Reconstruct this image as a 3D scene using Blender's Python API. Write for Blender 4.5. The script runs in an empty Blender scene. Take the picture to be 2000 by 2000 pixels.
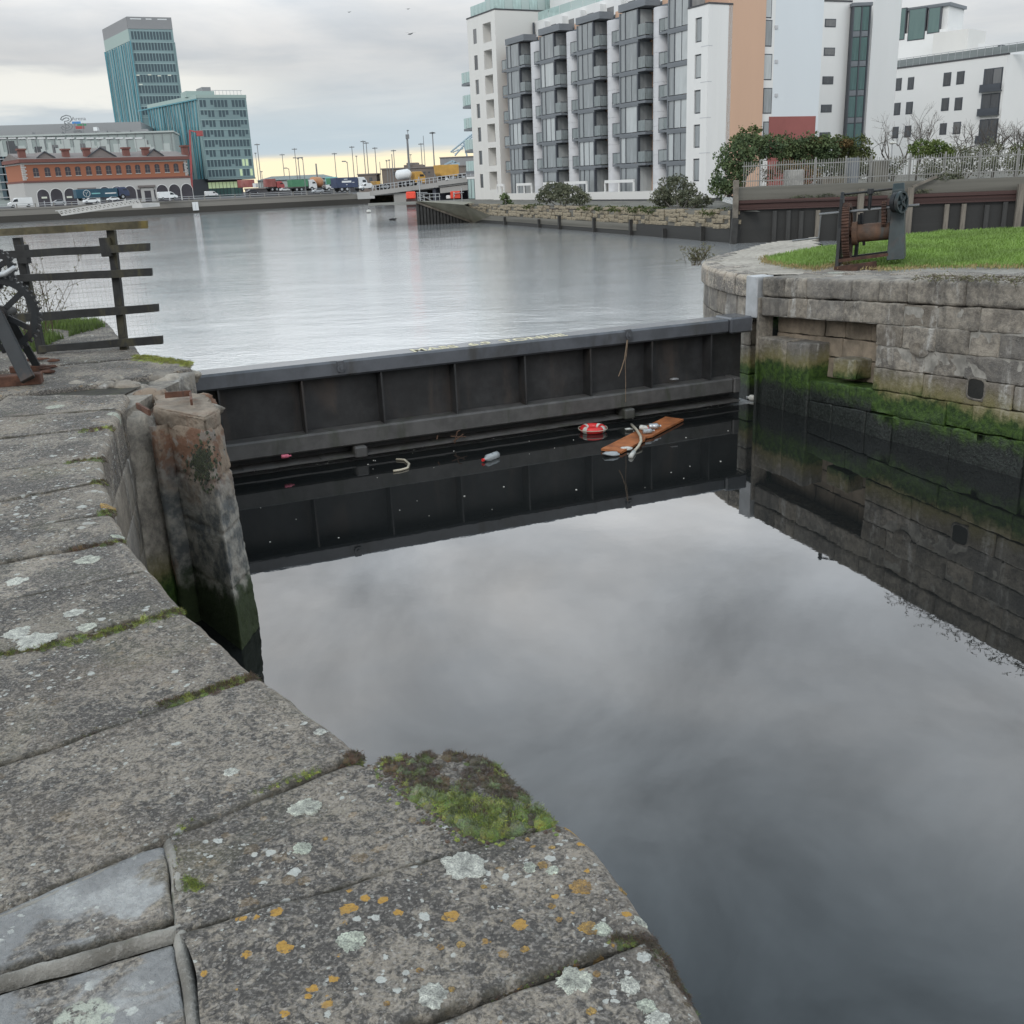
import bpy, bmesh, math, random
from mathutils import Vector, Matrix, noise
from mathutils.bvhtree import BVHTree
random.seed(7)
SC = bpy.context.scene
COL = SC.collection
R = math.radians

# ------------------------------------------------------------------ camera, sky, sun, exposure
EYE = Vector((0, 0, 1.65)); FOC = 1950.0
_th, _ro = R(18.4), R(2.4)
_F = Vector((0, math.cos(_th), -math.sin(_th)))
_D = Vector((0, -math.sin(_th), -math.cos(_th)))
_I = math.cos(_ro)*Vector((1, 0, 0)) + math.sin(_ro)*_D
_J = -math.sin(_ro)*Vector((1, 0, 0)) + math.cos(_ro)*_D
cam_data = bpy.data.cameras.new('camera'); cam = bpy.data.objects.new('camera', cam_data)
COL.objects.link(cam); SC.camera = cam
cam_data.sensor_width = 36; cam_data.lens = FOC/2000*36
cam_data.clip_start = 0.05; cam_data.clip_end = 6000
cam.matrix_world = Matrix((( _I.x, -_J.x, -_F.x, EYE.x), (_I.y, -_J.y, -_F.y, EYE.y), (_I.z, -_J.z, -_F.z, EYE.z), (0, 0, 0, 1)))
SC.view_settings.view_transform = 'Standard'; SC.view_settings.look = 'None'
SC.view_settings.exposure = 0.26; SC.view_settings.gamma = 1.0; SC.view_settings.use_curve_mapping = False
SC.render.engine = 'CYCLES'
SC.cycles.max_bounces = 6; SC.cycles.diffuse_bounces = 3; SC.cycles.glossy_bounces = 4
SC.cycles.transparent_max_bounces = 12; SC.cycles.caustics_reflective = False; SC.cycles.caustics_refractive = False
SC.cycles.use_denoising = True

SUN_EL, SUN_AZ = R(38), R(205)        # azimuth clockwise from +Y: behind and a little to the left
def make_world():
    w = bpy.data.worlds.new('World'); SC.world = w; w.use_nodes = True
    nt = w.node_tree; n = nt.nodes; L = nt.links; n.clear()
    def nd(t, **k):
        x = n.new(t)
        for a, b in k.items(): setattr(x, a, b)
        return x
    def m(op, a, b=None, c=None, clamp=False):
        x = nd('ShaderNodeMath', operation=op, use_clamp=clamp)
        for i, v in enumerate((a, b, c)):
            if v is None: continue
            if isinstance(v, (int, float)): x.inputs[i].default_value = v
            else: L.new(v, x.inputs[i])
        return x.outputs[0]
    def mapr(v, a, b, c, d, smooth=True):
        x = nd('ShaderNodeMapRange', interpolation_type='SMOOTHSTEP' if smooth else 'LINEAR')
        L.new(v, x.inputs[0])
        for i, q in enumerate((a, b, c, d)): x.inputs[i+1].default_value = q
        return x.outputs[0]
    def mixc(f, a, b):
        x = nd('ShaderNodeMix', data_type='RGBA')
        for i, v in ((0, f), (6, a), (7, b)):
            if isinstance(v, (int, float)): x.inputs[i].default_value = v
            elif isinstance(v, tuple): x.inputs[i].default_value = (*v, 1)
            else: L.new(v, x.inputs[i])
        return x.outputs[2]
    tc = nd('ShaderNodeTexCoord'); sp = nd('ShaderNodeSeparateXYZ'); L.new(tc.outputs['Generated'], sp.inputs[0])
    X, Y, Z = sp.outputs
    zc = m('MAXIMUM', Z, 0.0)
    den = m('ADD', zc, 0.10)
    cb = nd('ShaderNodeCombineXYZ')
    L.new(m('DIVIDE', X, den), cb.inputs[0]); L.new(m('DIVIDE', Y, den), cb.inputs[1]); cb.inputs[2].default_value = 3.7
    def noi(vec, s, det, rough=.55, dist=0.):
        x = nd('ShaderNodeTexNoise'); L.new(vec, x.inputs['Vector']); x.inputs['Scale'].default_value = s
        x.inputs['Detail'].default_value = det; x.inputs['Roughness'].default_value = rough; x.inputs['Distortion'].default_value = dist
        return x.outputs['Fac']
    n1 = noi(cb.outputs[0], .62, 8, .5, .5); n2 = noi(cb.outputs[0], 1.9, 8, .55, .4)
    c = m('ADD', m('MULTIPLY', n1, .65), m('MULTIPLY', n2, .35))
    c = mapr(c, .34, .64, 0, 1)
    cloud = mixc(c, (.475, .505, .535), (.66, .655, .645))
    # overcast brightening towards the zenith
    lowp = mapr(zc, .09, .34, .94, 2.85)
    br = m('MULTIPLY', lowp, mapr(zc, .48, .72, 1.0, .45))
    mp3 = nd('ShaderNodeMapping'); mp3.inputs['Scale'].default_value = (1, 1, 1.7); mp3.inputs['Location'].default_value = (.8, 1.7, 1.2); L.new(tc.outputs['Generated'], mp3.inputs[0])
    n3 = noi(mp3.outputs[0], 3.6, 9, .60, .5)
    br = m('MULTIPLY', br, m('ADD', 1.0, m('MULTIPLY', m('MULTIPLY', m('SUBTRACT', n3, .5), 1.7), mapr(zc, .14, .36, .25, 1))))
    cloud = mixc(mapr(zc, .42, .75, 0, 1), cloud, (.47, .575, .66))
    vs = nd('ShaderNodeVectorMath', operation='SCALE'); L.new(cloud, vs.inputs[0]); L.new(br, vs.inputs['Scale'])
    col = vs.outputs[0]
    # low light band under the cloud base, and paler streaks above it
    mp = nd('ShaderNodeMapping'); mp.inputs['Scale'].default_value = (2.2, 2.2, 26)
    L.new(tc.outputs['Generated'], mp.inputs[0])
    ns = noi(mp.outputs[0], 2.6, 6, .6)
    zz = m('ADD', Z, m('MULTIPLY', m('SUBTRACT', ns, .5), .02))
    fwd = mapr(Y, .55, .95, 0, 1)
    band = m('MULTIPLY', mapr(zz, .024, .036, 1, 0), fwd)
    col = mixc(band, col, (.98, .86, .60))
    st = m('MULTIPLY', mapr(ns, .60, .74, 0, .8), mapr(Z, .02, .12, 1, 0))
    col = mixc(st, col, (.80, .78, .71))
    bl = m('MULTIPLY', mapr(zz, .028, .12, .85, 0), m('SUBTRACT', 1.0, band))
    col = mixc(bl, col, (.475, .57, .635))
    left = m('MULTIPLY', mapr(X, -.14, -.30, 0, 1), fwd)
    gap = m('MULTIPLY', mapr(m('ABSOLUTE', m('SUBTRACT', m('ADD', zz, m('MULTIPLY', m('SUBTRACT', n2, .5), .03)), .088)), .006, .024, 1, 0), left)
    col = mixc(m('MULTIPLY', gap, .75), col, (.88, .86, .79))
    sky = nd('ShaderNodeTexSky', sky_type='NISHITA'); sky.sun_disc = False
    sky.sun_elevation = SUN_EL; sky.sun_rotation = SUN_AZ
    bg1 = nd('ShaderNodeBackground'); L.new(sky.outputs[0], bg1.inputs[0]); bg1.inputs[1].default_value = .06
    bg2 = nd('ShaderNodeBackground'); L.new(col, bg2.inputs[0]); bg2.inputs[1].default_value = 1.0
    mx = nd('ShaderNodeMixShader'); mx.inputs[0].default_value = .93
    L.new(bg1.outputs[0], mx.inputs[1]); L.new(bg2.outputs[0], mx.inputs[2])
    out = nd('ShaderNodeOutputWorld'); L.new(mx.outputs[0], out.inputs[0])
make_world()
_sl = bpy.data.lights.new('sun', 'SUN'); _sl.energy = .7; _sl.angle = R(20); _sl.color = (1, .96, .9)
sun = bpy.data.objects.new('sun', _sl); COL.objects.link(sun)
_sd = Vector((math.sin(SUN_AZ)*math.cos(SUN_EL), math.cos(SUN_AZ)*math.cos(SUN_EL), math.sin(SUN_EL)))
sun.rotation_euler = _sd.to_track_quat('Z', 'Y').to_euler()

# ------------------------------------------------------------------ surveying: photo bearing -> point in the place
def ray(px, py): return (px-1000)/FOC*_I + (py-1000)/FOC*_J + _F
def atz(px, py, z=0.0):
    d = ray(px, py); return EYE + d*((z-EYE.z)/d.z)
def atY(px, py, Y):
    d = ray(px, py); return EYE + d*(Y/d.y)
def atpl(px, py, P, N):
    d = ray(px, py); P = Vector(P); N = Vector(N); return EYE + d*((P-EYE).dot(N)/d.dot(N))
def V(*a): return Vector(a)

# ------------------------------------------------------------------ materials
class NB:
    def __init__(s, name, rough=.7, metal=0., spec=None):
        s.m = bpy.data.materials.new(name); s.m.use_nodes = True
        s.nt = s.m.node_tree; s.n = s.nt.nodes; s.L = s.nt.links
        s.b = s.n['Principled BSDF']; s.b.inputs['Roughness'].default_value = rough; s.b.inputs['Metallic'].default_value = metal
        if spec is not None: s.b.inputs['Specular IOR Level'].default_value = spec
        s.tc = s.n.new('ShaderNodeTexCoord'); s.co = s.tc.outputs['Object']
    def _set(s, sock, v):
        if v is None: return
        if isinstance(v, (int, float)): sock.default_value = v
        elif isinstance(v, (tuple, list)): sock.default_value = (*v, 1) if len(v) == 3 and sock.type == 'RGBA' else v
        else: s.L.new(v, sock)
    def map(s, scale=(1, 1, 1), loc=(0, 0, 0), rot=(0, 0, 0), co=None):
        x = s.n.new('ShaderNodeMapping'); s._set(x.inputs[0], co or s.co)
        x.inputs['Scale'].default_value = scale; x.inputs['Location'].default_value = loc; x.inputs['Rotation'].default_value = rot
        return x.outputs[0]
    def noise(s, scale, det=4, rough=.55, dist=0., co=None, out='Fac'):
        x = s.n.new('ShaderNodeTexNoise'); s._set(x.inputs['Vector'], co or s.co)
        x.inputs['Scale'].default_value = scale; x.inputs['Detail'].default_value = det
        x.inputs['Roughness'].default_value = rough; x.inputs['Distortion'].default_value = dist
        return x.outputs[out]
    def vor(s, scale, co=None, rnd=1.):
        x = s.n.new('ShaderNodeTexVoronoi'); s._set(x.inputs['Vector'], co or s.co); x.inputs['Scale'].default_value = scale
        x.inputs['Randomness'].default_value = rnd
        sp = s.n.new('ShaderNodeSeparateColor'); s.L.new(x.outputs['Color'], sp.inputs[0])
        return x.outputs['Distance'], sp.outputs[0], sp.outputs[1]
    def math(s, op, a, b=None, c=None, clamp=False):
        x = s.n.new('ShaderNodeMath'); x.operation = op; x.use_clamp = clamp
        for i, v in enumerate((a, b, c)): s._set(x.inputs[i], v)
        return x.outputs[0]
    def rng(s, v, a, b, c=0., d=1., smooth=True):
        x = s.n.new('ShaderNodeMapRange'); x.interpolation_type = 'SMOOTHSTEP' if smooth else 'LINEAR'
        for i, q in enumerate((v, a, b, c, d)): s._set(x.inputs[i], q)
        return x.outputs[0]
    def mix(s, f, a, b):
        x = s.n.new('ShaderNodeMix'); x.data_type = 'RGBA'
        s._set(x.inputs[0], f); s._set(x.inputs[6], a); s._set(x.inputs[7], b); return x.outputs[2]
    def sep(s, co=None):
        x = s.n.new('ShaderNodeSeparateXYZ'); s._set(x.inputs[0], co or s.co); return x.outputs
    def comb(s, x, y, z):
        q = s.n.new('ShaderNodeCombineXYZ')
        for i, v in enumerate((x, y, z)): s._set(q.inputs[i], v)
        return q.outputs[0]
    def attr(s, name, kind='GEOMETRY', out='Fac'):
        x = s.n.new('ShaderNodeAttribute'); x.attribute_type = kind; x.attribute_name = name; return x.outputs[out]
    def rand(s):
        return s.n.new('ShaderNodeObjectInfo').outputs['Random']
    def hue(s, col, val):
        x = s.n.new('ShaderNodeHueSaturation'); s._set(x.inputs['Color'], col); s._set(x.inputs['Value'], val); return x.outputs[0]
    def spots(s, scale, thr, rmax, soft=.05, co=None):
        d, r1, r2 = s.vor(scale, co)
        rad = s.math('MULTIPLY', s.rng(r1, thr, 1, 0, 1, False), s.math('MULTIPLY', s.math('ADD', r2, .4), rmax))
        return s.rng(s.math('SUBTRACT', rad, d), 0, soft, 0, 1)
    def col(s, v): s._set(s.b.inputs['Base Color'], v); return s
    def rough(s, v): s._set(s.b.inputs['Roughness'], v); return s
    def bump(s, h, strength=.3, dist=.02, prev=None):
        x = s.n.new('ShaderNodeBump'); s._set(x.inputs['Height'], h); x.inputs['Strength'].default_value = strength
        x.inputs['Distance'].default_value = dist
        if prev is not None: s.L.new(prev, x.inputs['Normal'])
        s.L.new(x.outputs[0], s.b.inputs['Normal']); return x.outputs[0]

M = {}
def plain(name, col, rough=.7, metal=0., var=.25, scale=3., bump=.1, dist=.01, dirt=None, spec=None):
    """one base colour with fine grain and wear"""
    b = NB(name, rough, metal, spec)
    f = b.noise(scale, 6, .6)
    c2 = tuple(max(0, x*(1-var)) for x in col); c3 = tuple(min(1, x*(1+var*.6)) for x in col)
    c = b.mix(b.rng(f, .3, .7), c2, c3)
    if dirt:
        g = b.noise(scale*.6, 5, .65, .6, co=b.map((1, 1, .25)))
        c = b.mix(b.rng(g, .5, .72, 0, .8), c, dirt)
    b.col(c)
    if bump: b.bump(b.noise(scale*6, 4), bump, dist)
    M[name] = b.m; return b

# ------------------------------------------------------------------ mesh helpers
class MB:
    def __init__(s): s.v = []; s.f = []; s.c = None
    def add(s, vs, fs):
        o = len(s.v); s.v += [tuple(x) for x in vs]; s.f += [tuple(i+o for i in f) for f in fs]; return s
    def hexa(s, p):   # 8 corners: bottom ring 0-3, top ring 4-7
        return s.add(p, [(3, 2, 1, 0), (4, 5, 6, 7), (0, 1, 5, 4), (1, 2, 6, 5), (2, 3, 7, 6), (3, 0, 4, 7)])
    def box(s, x0, x1, y0, y1, z0, z1, mat=None):
        p = [V(x0, y0, z0), V(x1, y0, z0), V(x1, y1, z0), V(x0, y1, z0), V(x0, y0, z1), V(x1, y0, z1), V(x1, y1, z1), V(x0, y1, z1)]
        if mat is not None: p = [mat @ q for q in p]
        return s.hexa(p)
    def bar(s, a, b, w, h, up=V(0, 0, 1)):
        a, b = Vector(a), Vector(b); d = (b-a).normalized(); r = d.cross(up)
        if r.length < 1e-4: r = d.cross(V(1, 0, 0))
        r.normalize(); u = r.cross(d).normalized()
        p = []
        for q in (a, b): p += [q - r*w/2 - u*h/2, q + r*w/2 - u*h/2, q + r*w/2 + u*h/2, q - r*w/2 + u*h/2]
        return s.add(p, [(3, 2, 1, 0), (4, 5, 6, 7), (0, 1, 5, 4), (1, 2, 6, 5), (2, 3, 7, 6), (3, 0, 4, 7)])
    def tube(s, pts, rad, n=8, cap=True):
        pts = [Vector(p) for p in pts]; N = len(pts)
        rads = rad if isinstance(rad, (list, tuple)) else [rad]*N
        o = len(s.v); ref = None
        for i, p in enumerate(pts):
            d = (pts[min(i+1, N-1)]-pts[max(i-1, 0)]).normalized()
            if ref is None: ref = d.orthogonal().normalized()
            ref = (ref - d*ref.dot(d))
            if ref.length < 1e-5: ref = d.orthogonal()
            ref.normalize(); bi = d.cross(ref)
            for k in range(n):
                a = 2*math.pi*k/n
                s.v.append(tuple(p + (ref*math.cos(a)+bi*math.sin(a))*rads[i]))
        for i in range(N-1):
            for k in range(n):
                s.f.append((o+i*n+k, o+i*n+(k+1) % n, o+(i+1)*n+(k+1) % n, o+(i+1)*n+k))
        if cap:
            s.f.append(tuple(o+k for k in reversed(range(n)))); s.f.append(tuple(o+(N-1)*n+k for k in range(n)))
        return s
    def prism(s, poly, off):
        """closed polygon (3D points) swept by vector off"""
        n = len(poly); off = Vector(off); a = [Vector(p) for p in poly]
        return s.add(a+[p+off for p in a], [tuple(reversed(range(n))), tuple(range(n, 2*n))] + [(i, (i+1) % n, n+(i+1) % n, n+i) for i in range(n)])
    def quad(s, a, b, c, d): return s.add([a, b, c, d], [(0, 1, 2, 3)])
    def build(s, name, mat, parent=None, smooth=False, bevel=0., **props):
        me = bpy.data.meshes.new(name); me.from_pydata(s.v, [], s.f); me.update()
        bm = bmesh.new(); bm.from_mesh(me)
        bmesh.ops.recalc_face_normals(bm, faces=bm.faces)
        if bevel: bmesh.ops.bevel(bm, geom=list(bm.edges), offset=bevel, segments=1, affect='EDGES', profile=.5)
        bm.to_mesh(me); bm.free()
        if s.c is not None:
            ca = me.color_attributes.new('tint', 'FLOAT_COLOR', 'POINT')
            for i, c in enumerate(s.c): ca.data[i].color = (*c, 1)
        if smooth: me.shade_smooth()
        return link(name, me, mat, parent, **props)
def link(name, me, mat, parent=None, **props):
    o = bpy.data.objects.new(name, me); COL.objects.link(o)
    if mat is not None:
        m = M[mat] if isinstance(mat, str) else mat
        if not me.materials: me.materials.append(m)
        elif me.materials[0] != m:
            o.material_slots[0].link = 'OBJECT'; o.material_slots[0].material = m
    if parent is not None: adopt(o, parent)
    for k, v in props.items(): o[k] = v
    return o
def adopt(o, parent):
    """the child keeps its place in the world"""
    o.parent = parent; o.matrix_parent_inverse = _wm(parent).inverted()
def _wm(o):
    m = o.matrix_basis.copy()
    if o.parent: m = _wm(o.parent) @ o.matrix_parent_inverse @ m
    return m
def thing(name, label, cat, loc=(0, 0, 0), group=None, kind=None):
    o = bpy.data.objects.new(name, None); COL.objects.link(o); o.location = loc; o.empty_display_size = .1
    o['label'] = label; o['category'] = cat
    if group: o['group'] = group
    if kind: o['kind'] = kind
    return o
def tag(o, label, cat, group=None, kind=None):
    o['label'] = label; o['category'] = cat
    if group: o['group'] = group
    if kind: o['kind'] = kind
    return o
_unit = {}
def piece(name, mat, parent, mtx, **props):
    """one box-shaped piece sharing the unit box of its material; mtx maps [-.5,.5]^3 into the place"""
    if mat not in _unit:
        me = bpy.data.meshes.new('block_'+mat)
        b = bmesh.new(); bmesh.ops.create_cube(b, size=1); b.to_mesh(me); b.free(); me.materials.append(M[mat]); _unit[mat] = me
    o = bpy.data.objects.new(name, _unit[mat]); COL.objects.link(o)
    o.matrix_basis = mtx; adopt(o, parent)
    for k, v in props.items(): o[k] = v
    return o
class Frame:
    """a wall's own axes: u along it, p outwards, z up"""
    def __init__(s, O, u, n=None):
        s.O = Vector((O[0], O[1], O[2] if len(O) > 2 else 0)); s.u = Vector((u[0], u[1], 0)).normalized()
        s.n = Vector((n[0], n[1], 0)).normalized() if n else Vector((s.u.y, -s.u.x, 0))
    def P(s, u, p, z): return s.O + s.u*u + s.n*p + V(0, 0, z)
    def mtx(s, u0, u1, p0, p1, z0, z1):
        c = s.P((u0+u1)/2, (p0+p1)/2, (z0+z1)/2); a, b, d = s.u*(u1-u0), s.n*(p1-p0), V(0, 0, z1-z0)
        return Matrix(((a.x, b.x, d.x, c.x), (a.y, b.y, d.y, c.y), (a.z, b.z, d.z, c.z), (0, 0, 0, 1)))
    def piece(s, name, mat, parent, *r, **k): return piece(name, mat, parent, s.mtx(*r), **k)
    def box(s, mb, u0, u1, p0, p1, z0, z1):
        return mb.hexa([s.P(u0, p0, z0), s.P(u1, p0, z0), s.P(u1, p1, z0), s.P(u0, p1, z0), s.P(u0, p0, z1), s.P(u1, p0, z1), s.P(u1, p1, z1), s.P(u0, p1, z1)])
def copy_tree(o, parent=None):
    c = o.copy(); COL.objects.link(c)
    if parent: c.parent = parent
    for ch in list(o.children): copy_tree(ch, c)
    return c
def text_mesh(txt, size, mtx, name, mat, parent, extrude=.004, offset=0., **props):
    cu = bpy.data.curves.new('lettering', 'FONT'); cu.body = txt; cu.size = size; cu.extrude = extrude; cu.resolution_u = 3; cu.offset = offset
    t = bpy.data.objects.new('lettering', cu); COL.objects.link(t)
    dg = bpy.context.evaluated_depsgraph_get(); me = bpy.data.meshes.new_from_object(t.evaluated_get(dg))
    bpy.data.objects.remove(t); bpy.data.curves.remove(cu)
    me.transform(mtx); me.materials.clear()
    return link(name, me, mat, parent, **props)
def fb(p, s, o=4): return noise.fractal(Vector(p)*s, 1.0, 2.0, o)
# ------------------------------------------------------------------ materials of the lock
def mk_granite():
    b = NB('granite', .86)
    orange = b.attr('orange', 'OBJECT'); white = b.attr('white', 'OBJECT'); tone = b.attr('tone', 'OBJECT'); smooth = b.attr('smoothness', 'OBJECT')
    lo = b.noise(2.3, 5, .6, .3); mid = b.noise(17, 6, .7); fine = b.noise(95, 3, .65); med = b.noise(46, 4, .7, .6)
    g = b.math('ADD', b.math('MULTIPLY', lo, .44), b.math('ADD', b.math('MULTIPLY', mid, .36), b.math('MULTIPLY', med, .30)))
    c = b.mix(b.rng(g, .40, .61), (.050, .047, .045), (.25, .228, .20))
    fl = b.math('ADD', b.noise(27, 6, .68, 1.1), b.math('MULTIPLY', b.math('SUBTRACT', lo, .5), .75))
    c = b.mix(b.rng(fl, .44, .60), b.mix(mid, (.050, .046, .042), (.115, .104, .092)), b.mix(b.noise(6, 4), (.25, .215, .175), (.41, .36, .29)))
    c = b.mix(b.rng(b.noise(120, 3, .7), .35, .65, .0, .35), c, (.075, .07, .066))
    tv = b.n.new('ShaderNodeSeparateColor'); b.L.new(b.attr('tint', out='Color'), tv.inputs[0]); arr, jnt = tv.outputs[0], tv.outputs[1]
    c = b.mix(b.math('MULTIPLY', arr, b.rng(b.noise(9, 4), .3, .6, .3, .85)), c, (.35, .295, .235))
    warm = b.rng(b.noise(1.1, 4, .6), .52, .7, 0, .35)
    c = b.mix(warm, c, (.285, .225, .165))
    grn = b.rng(b.noise(1.7, 4, .6, .4, b.map(loc=(7, 3, 1))), .55, .7, 0, .25)
    c = b.mix(grn, c, (.17, .165, .085))
    c = b.mix(b.math('MULTIPLY', b.rng(fine, .52, .66), .5), c, (.34, .31, .28))
    c = b.mix(b.math('MULTIPLY', b.rng(fine, .46, .34), .6), c, (.028, .026, .026))
    c = b.hue(c, tone)
    cd, cr, cg = b.vor(165); cd2, cr2, cg2 = b.vor(70, b.map(loc=(3, 3, 3)))
    c = b.mix(b.math('MULTIPLY', b.rng(cr, .74, .97), .38), c, (.40, .37, .335))
    c = b.mix(b.math('MULTIPLY', b.rng(cg, .28, .05), .42), c, (.022, .020, .020))
    c = b.mix(b.math('MULTIPLY', b.rng(cr2, .84, .98), .2), c, (.36, .33, .29))
    c = b.mix(b.math('MULTIPLY', b.rng(cg2, .2, .02), .25), c, (.03, .028, .027))
    # smooth grey limestone pavers
    sm = b.mix(b.rng(b.noise(3.0, 4, .5, .6), .45, .6), (.23, .23, .228), (.38, .38, .372))
    sm = b.mix(b.rng(b.noise(60, 2), .4, .6, 0, .25), sm, (.13, .13, .13))
    patch = b.rng(b.noise(2.6, 5, .65, .8, b.map(loc=(3, 8, 0))), .43, .50)
    c = b.mix(b.math('MULTIPLY', smooth, patch), c, sm)
    wob = b.n.new('ShaderNodeVectorMath'); wob.operation = 'MULTIPLY_ADD'
    nz = b.noise(40, 4, .7, out='Color'); b.L.new(nz, wob.inputs[0]); wob.inputs[1].default_value = (.03, .03, .03); b.L.new(b.co, wob.inputs[2])
    co = wob.outputs[0]
    dens = b.rng(b.noise(3.1, 4, .65), .38, .62)
    dw = b.math('MULTIPLY', dens, white)
    s1 = b.math('MULTIPLY', b.spots(58, .36, .40, .07, co), b.math('MULTIPLY', dw, 2.2, clamp=True), clamp=True)
    s2 = b.math('MULTIPLY', b.spots(26, .66, .38, .05, co), b.rng(dw, .12, .3))
    s3 = b.spots(3.2, .90, .40, .04, co)
    wl = b.mix(b.noise(120, 3), (.36, .365, .34), (.60, .61, .57))
    c = b.mix(b.math('MULTIPLY', s1, .85), c, wl); c = b.mix(b.math('MULTIPLY', s2, .9), c, wl)
    s4 = b.math('MULTIPLY', b.math('MULTIPLY', b.spots(13, .40, .42, .05, co), b.rng(white, .72, 1.15)), b.rng(b.noise(34, 4, .7), .36, .5)); c = b.mix(b.math('MULTIPLY', b.math('MULTIPLY', s4, .9), b.rng(b.noise(2.0, 4, .6, 0, b.map(loc=(1, 6, 4))), .40, .52)), c, wl)
    s3m = b.math('MULTIPLY', s3, b.rng(b.noise(55, 3, .7), .36, .52))
    c = b.mix(b.math('MULTIPLY', s3m, .9), c, b.mix(b.noise(90, 3), (.34, .36, .30), (.54, .565, .47)))
    so = b.math('MULTIPLY', b.math('MAXIMUM', b.spots(24, .62, .5, .05, b.map(loc=(2, 5, 3), co=co)), b.spots(14, .86, .36, .04, b.map(loc=(5, 1, 2), co=co))), b.math('MULTIPLY', orange, b.rng(b.noise(2.2, 3, .6, 0, b.map(loc=(8, 2, 2))), .42, .56)))
    so = b.math('MULTIPLY', so, b.rng(b.noise(80, 3, .7), .3, .45))
    c = b.mix(so, c, b.mix(b.noise(110, 2), (.30, .15, .025), (.55, .34, .08)))
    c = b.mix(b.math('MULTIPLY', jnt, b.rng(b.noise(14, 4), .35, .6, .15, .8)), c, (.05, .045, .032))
    b.col(c); b.rough(b.rng(smooth, 0, 1, .9, .62))
    h = b.math('ADD', b.math('MULTIPLY', fine, .35), b.math('ADD', mid, b.math('MULTIPLY', med, .9)))
    h = b.math('ADD', h, b.math('MULTIPLY', b.math('MAXIMUM', s1, s3m), .12)); h = b.math('ADD', h, b.math('MULTIPLY', cr, .12))
    b.bump(h, .95, .016)
    M['granite'] = b.m
mk_granite()

def mk_wallstone():
    """lock wall blocks: grey granite, lime runs, green weed where the tide stands, black slime below"""
    b = NB('wall_stone', .8)
    x, y, z = b.sep(); r = b.rand(); tide = b.attr('tide', 'OBJECT')
    n1 = b.noise(2.2, 6, .62, .3); n2 = b.noise(14, 6, .65); n3 = b.noise(70, 3)
    c = b.mix(b.rng(b.math('ADD', b.math('MULTIPLY', n1, .55), b.math('MULTIPLY', n2, .45)), .36, .63), (.108, .098, .086), (.315, .282, .235))
    c = b.mix(b.rng(r, .45, 1, 0, .5), c, (.15, .145, .14)); c = b.mix(b.rng(r, .2, .0, 0, .25), c, (.27, .22, .165))
    c = b.hue(c, b.rng(b.math('FRACT', b.math('MULTIPLY', r, 7.3)), 0, 1, .75, 1.2, False))
    run = b.noise(3.4, 5, .6, .2, b.map((1, 1, .16)))
    c = b.mix(b.math('MULTIPLY', b.rng(run, .56, .70), b.rng(n2, .3, .6)), c, (.45, .44, .415))
    c = b.mix(b.rng(b.noise(2.7, 4, .6, .2, b.map((1, 1, .12), (9, 4, 0))), .56, .68, 0, .5), c, (.055, .05, .046))
    c = b.mix(b.rng(n3, .58, .72, 0, .4), c, (.4, .38, .35))
    zn = b.math('ADD', z, b.math('ADD', b.math('MULTIPLY', b.math('SUBTRACT', b.noise(1.6, 5, .6, co=b.map((1, 1, .5))), .5), .55), b.math('MULTIPLY', b.math('SUBTRACT', n2, .5), .22)))
    zn = b.math('SUBTRACT', zn, tide)
    c = b.mix(b.rng(zn, .38, .05, 0, .75), c, b.mix(n2, (.14, .125, .035), (.22, .19, .06)))
    gr = b.mix(b.rng(n2, .35, .65), (.014, .036, .005), (.05, .098, .013))
    c = b.mix(b.rng(zn, .13, -.03), c, gr)
    bk = b.mix(b.rng(b.noise(30, 4), .4, .6), (.007, .009, .008), (.022, .028, .024))
    c = b.mix(b.rng(zn, -.20, -.42), c, bk)
    b.col(c); b.rough(b.rng(zn, .1, -.3, .86, .5))
    b.bump(b.math('ADD', n2, b.math('ADD', b.math('MULTIPLY', n3, .4), b.math('MULTIPLY', b.noise(38, 4), .7))), .8, .02)
    M['wall_stone'] = b.m
mk_wallstone()

def mk_buttress():
    b = NB('sandstone', .85)
    x, y, z = b.sep()
    n1 = b.noise(3.2, 6, .6, .4); n2 = b.noise(24, 5, .65); n3 = b.noise(7, 5, .6)
    top = b.mix(b.rng(n1, .44, .54), (.15, .08, .05), (.23, .18, .135))
    top = b.mix(b.rng(n3, .52, .60, 0, .8), top, (.20, .185, .165)); top = b.mix(b.rng(n2, .55, .66, 0, .7), top, (.12, .085, .065))
    low = b.mix(b.rng(n3, .36, .62), (.085, .09, .09), (.26, .245, .215))
    low = b.mix(b.rng(b.noise(2.6, 5, .6, .5, b.map((1, 1, .2))), .56, .66, 0, .9), low, (.13, .065, .035))
    zz = b.math('ADD', z, b.math('MULTIPLY', b.math('SUBTRACT', n1, .5), .9))
    c = b.mix(b.rng(zz, -.85, -.5), low, top)
    c = b.mix(b.rng(n2, .6, .75, 0, .5), c, (.06, .055, .05))
    gz = b.math('ADD', z, b.math('MULTIPLY', b.math('SUBTRACT', n3, .5), .5))
    c = b.mix(b.rng(gz, -1.4, -1.65), c, b.mix(n2, (.012, .02, .006), (.03, .045, .01)))
    b.col(c); b.bump(b.math('ADD', n2, n3), .7, .02); M['sandstone'] = b.m
mk_buttress()

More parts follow.
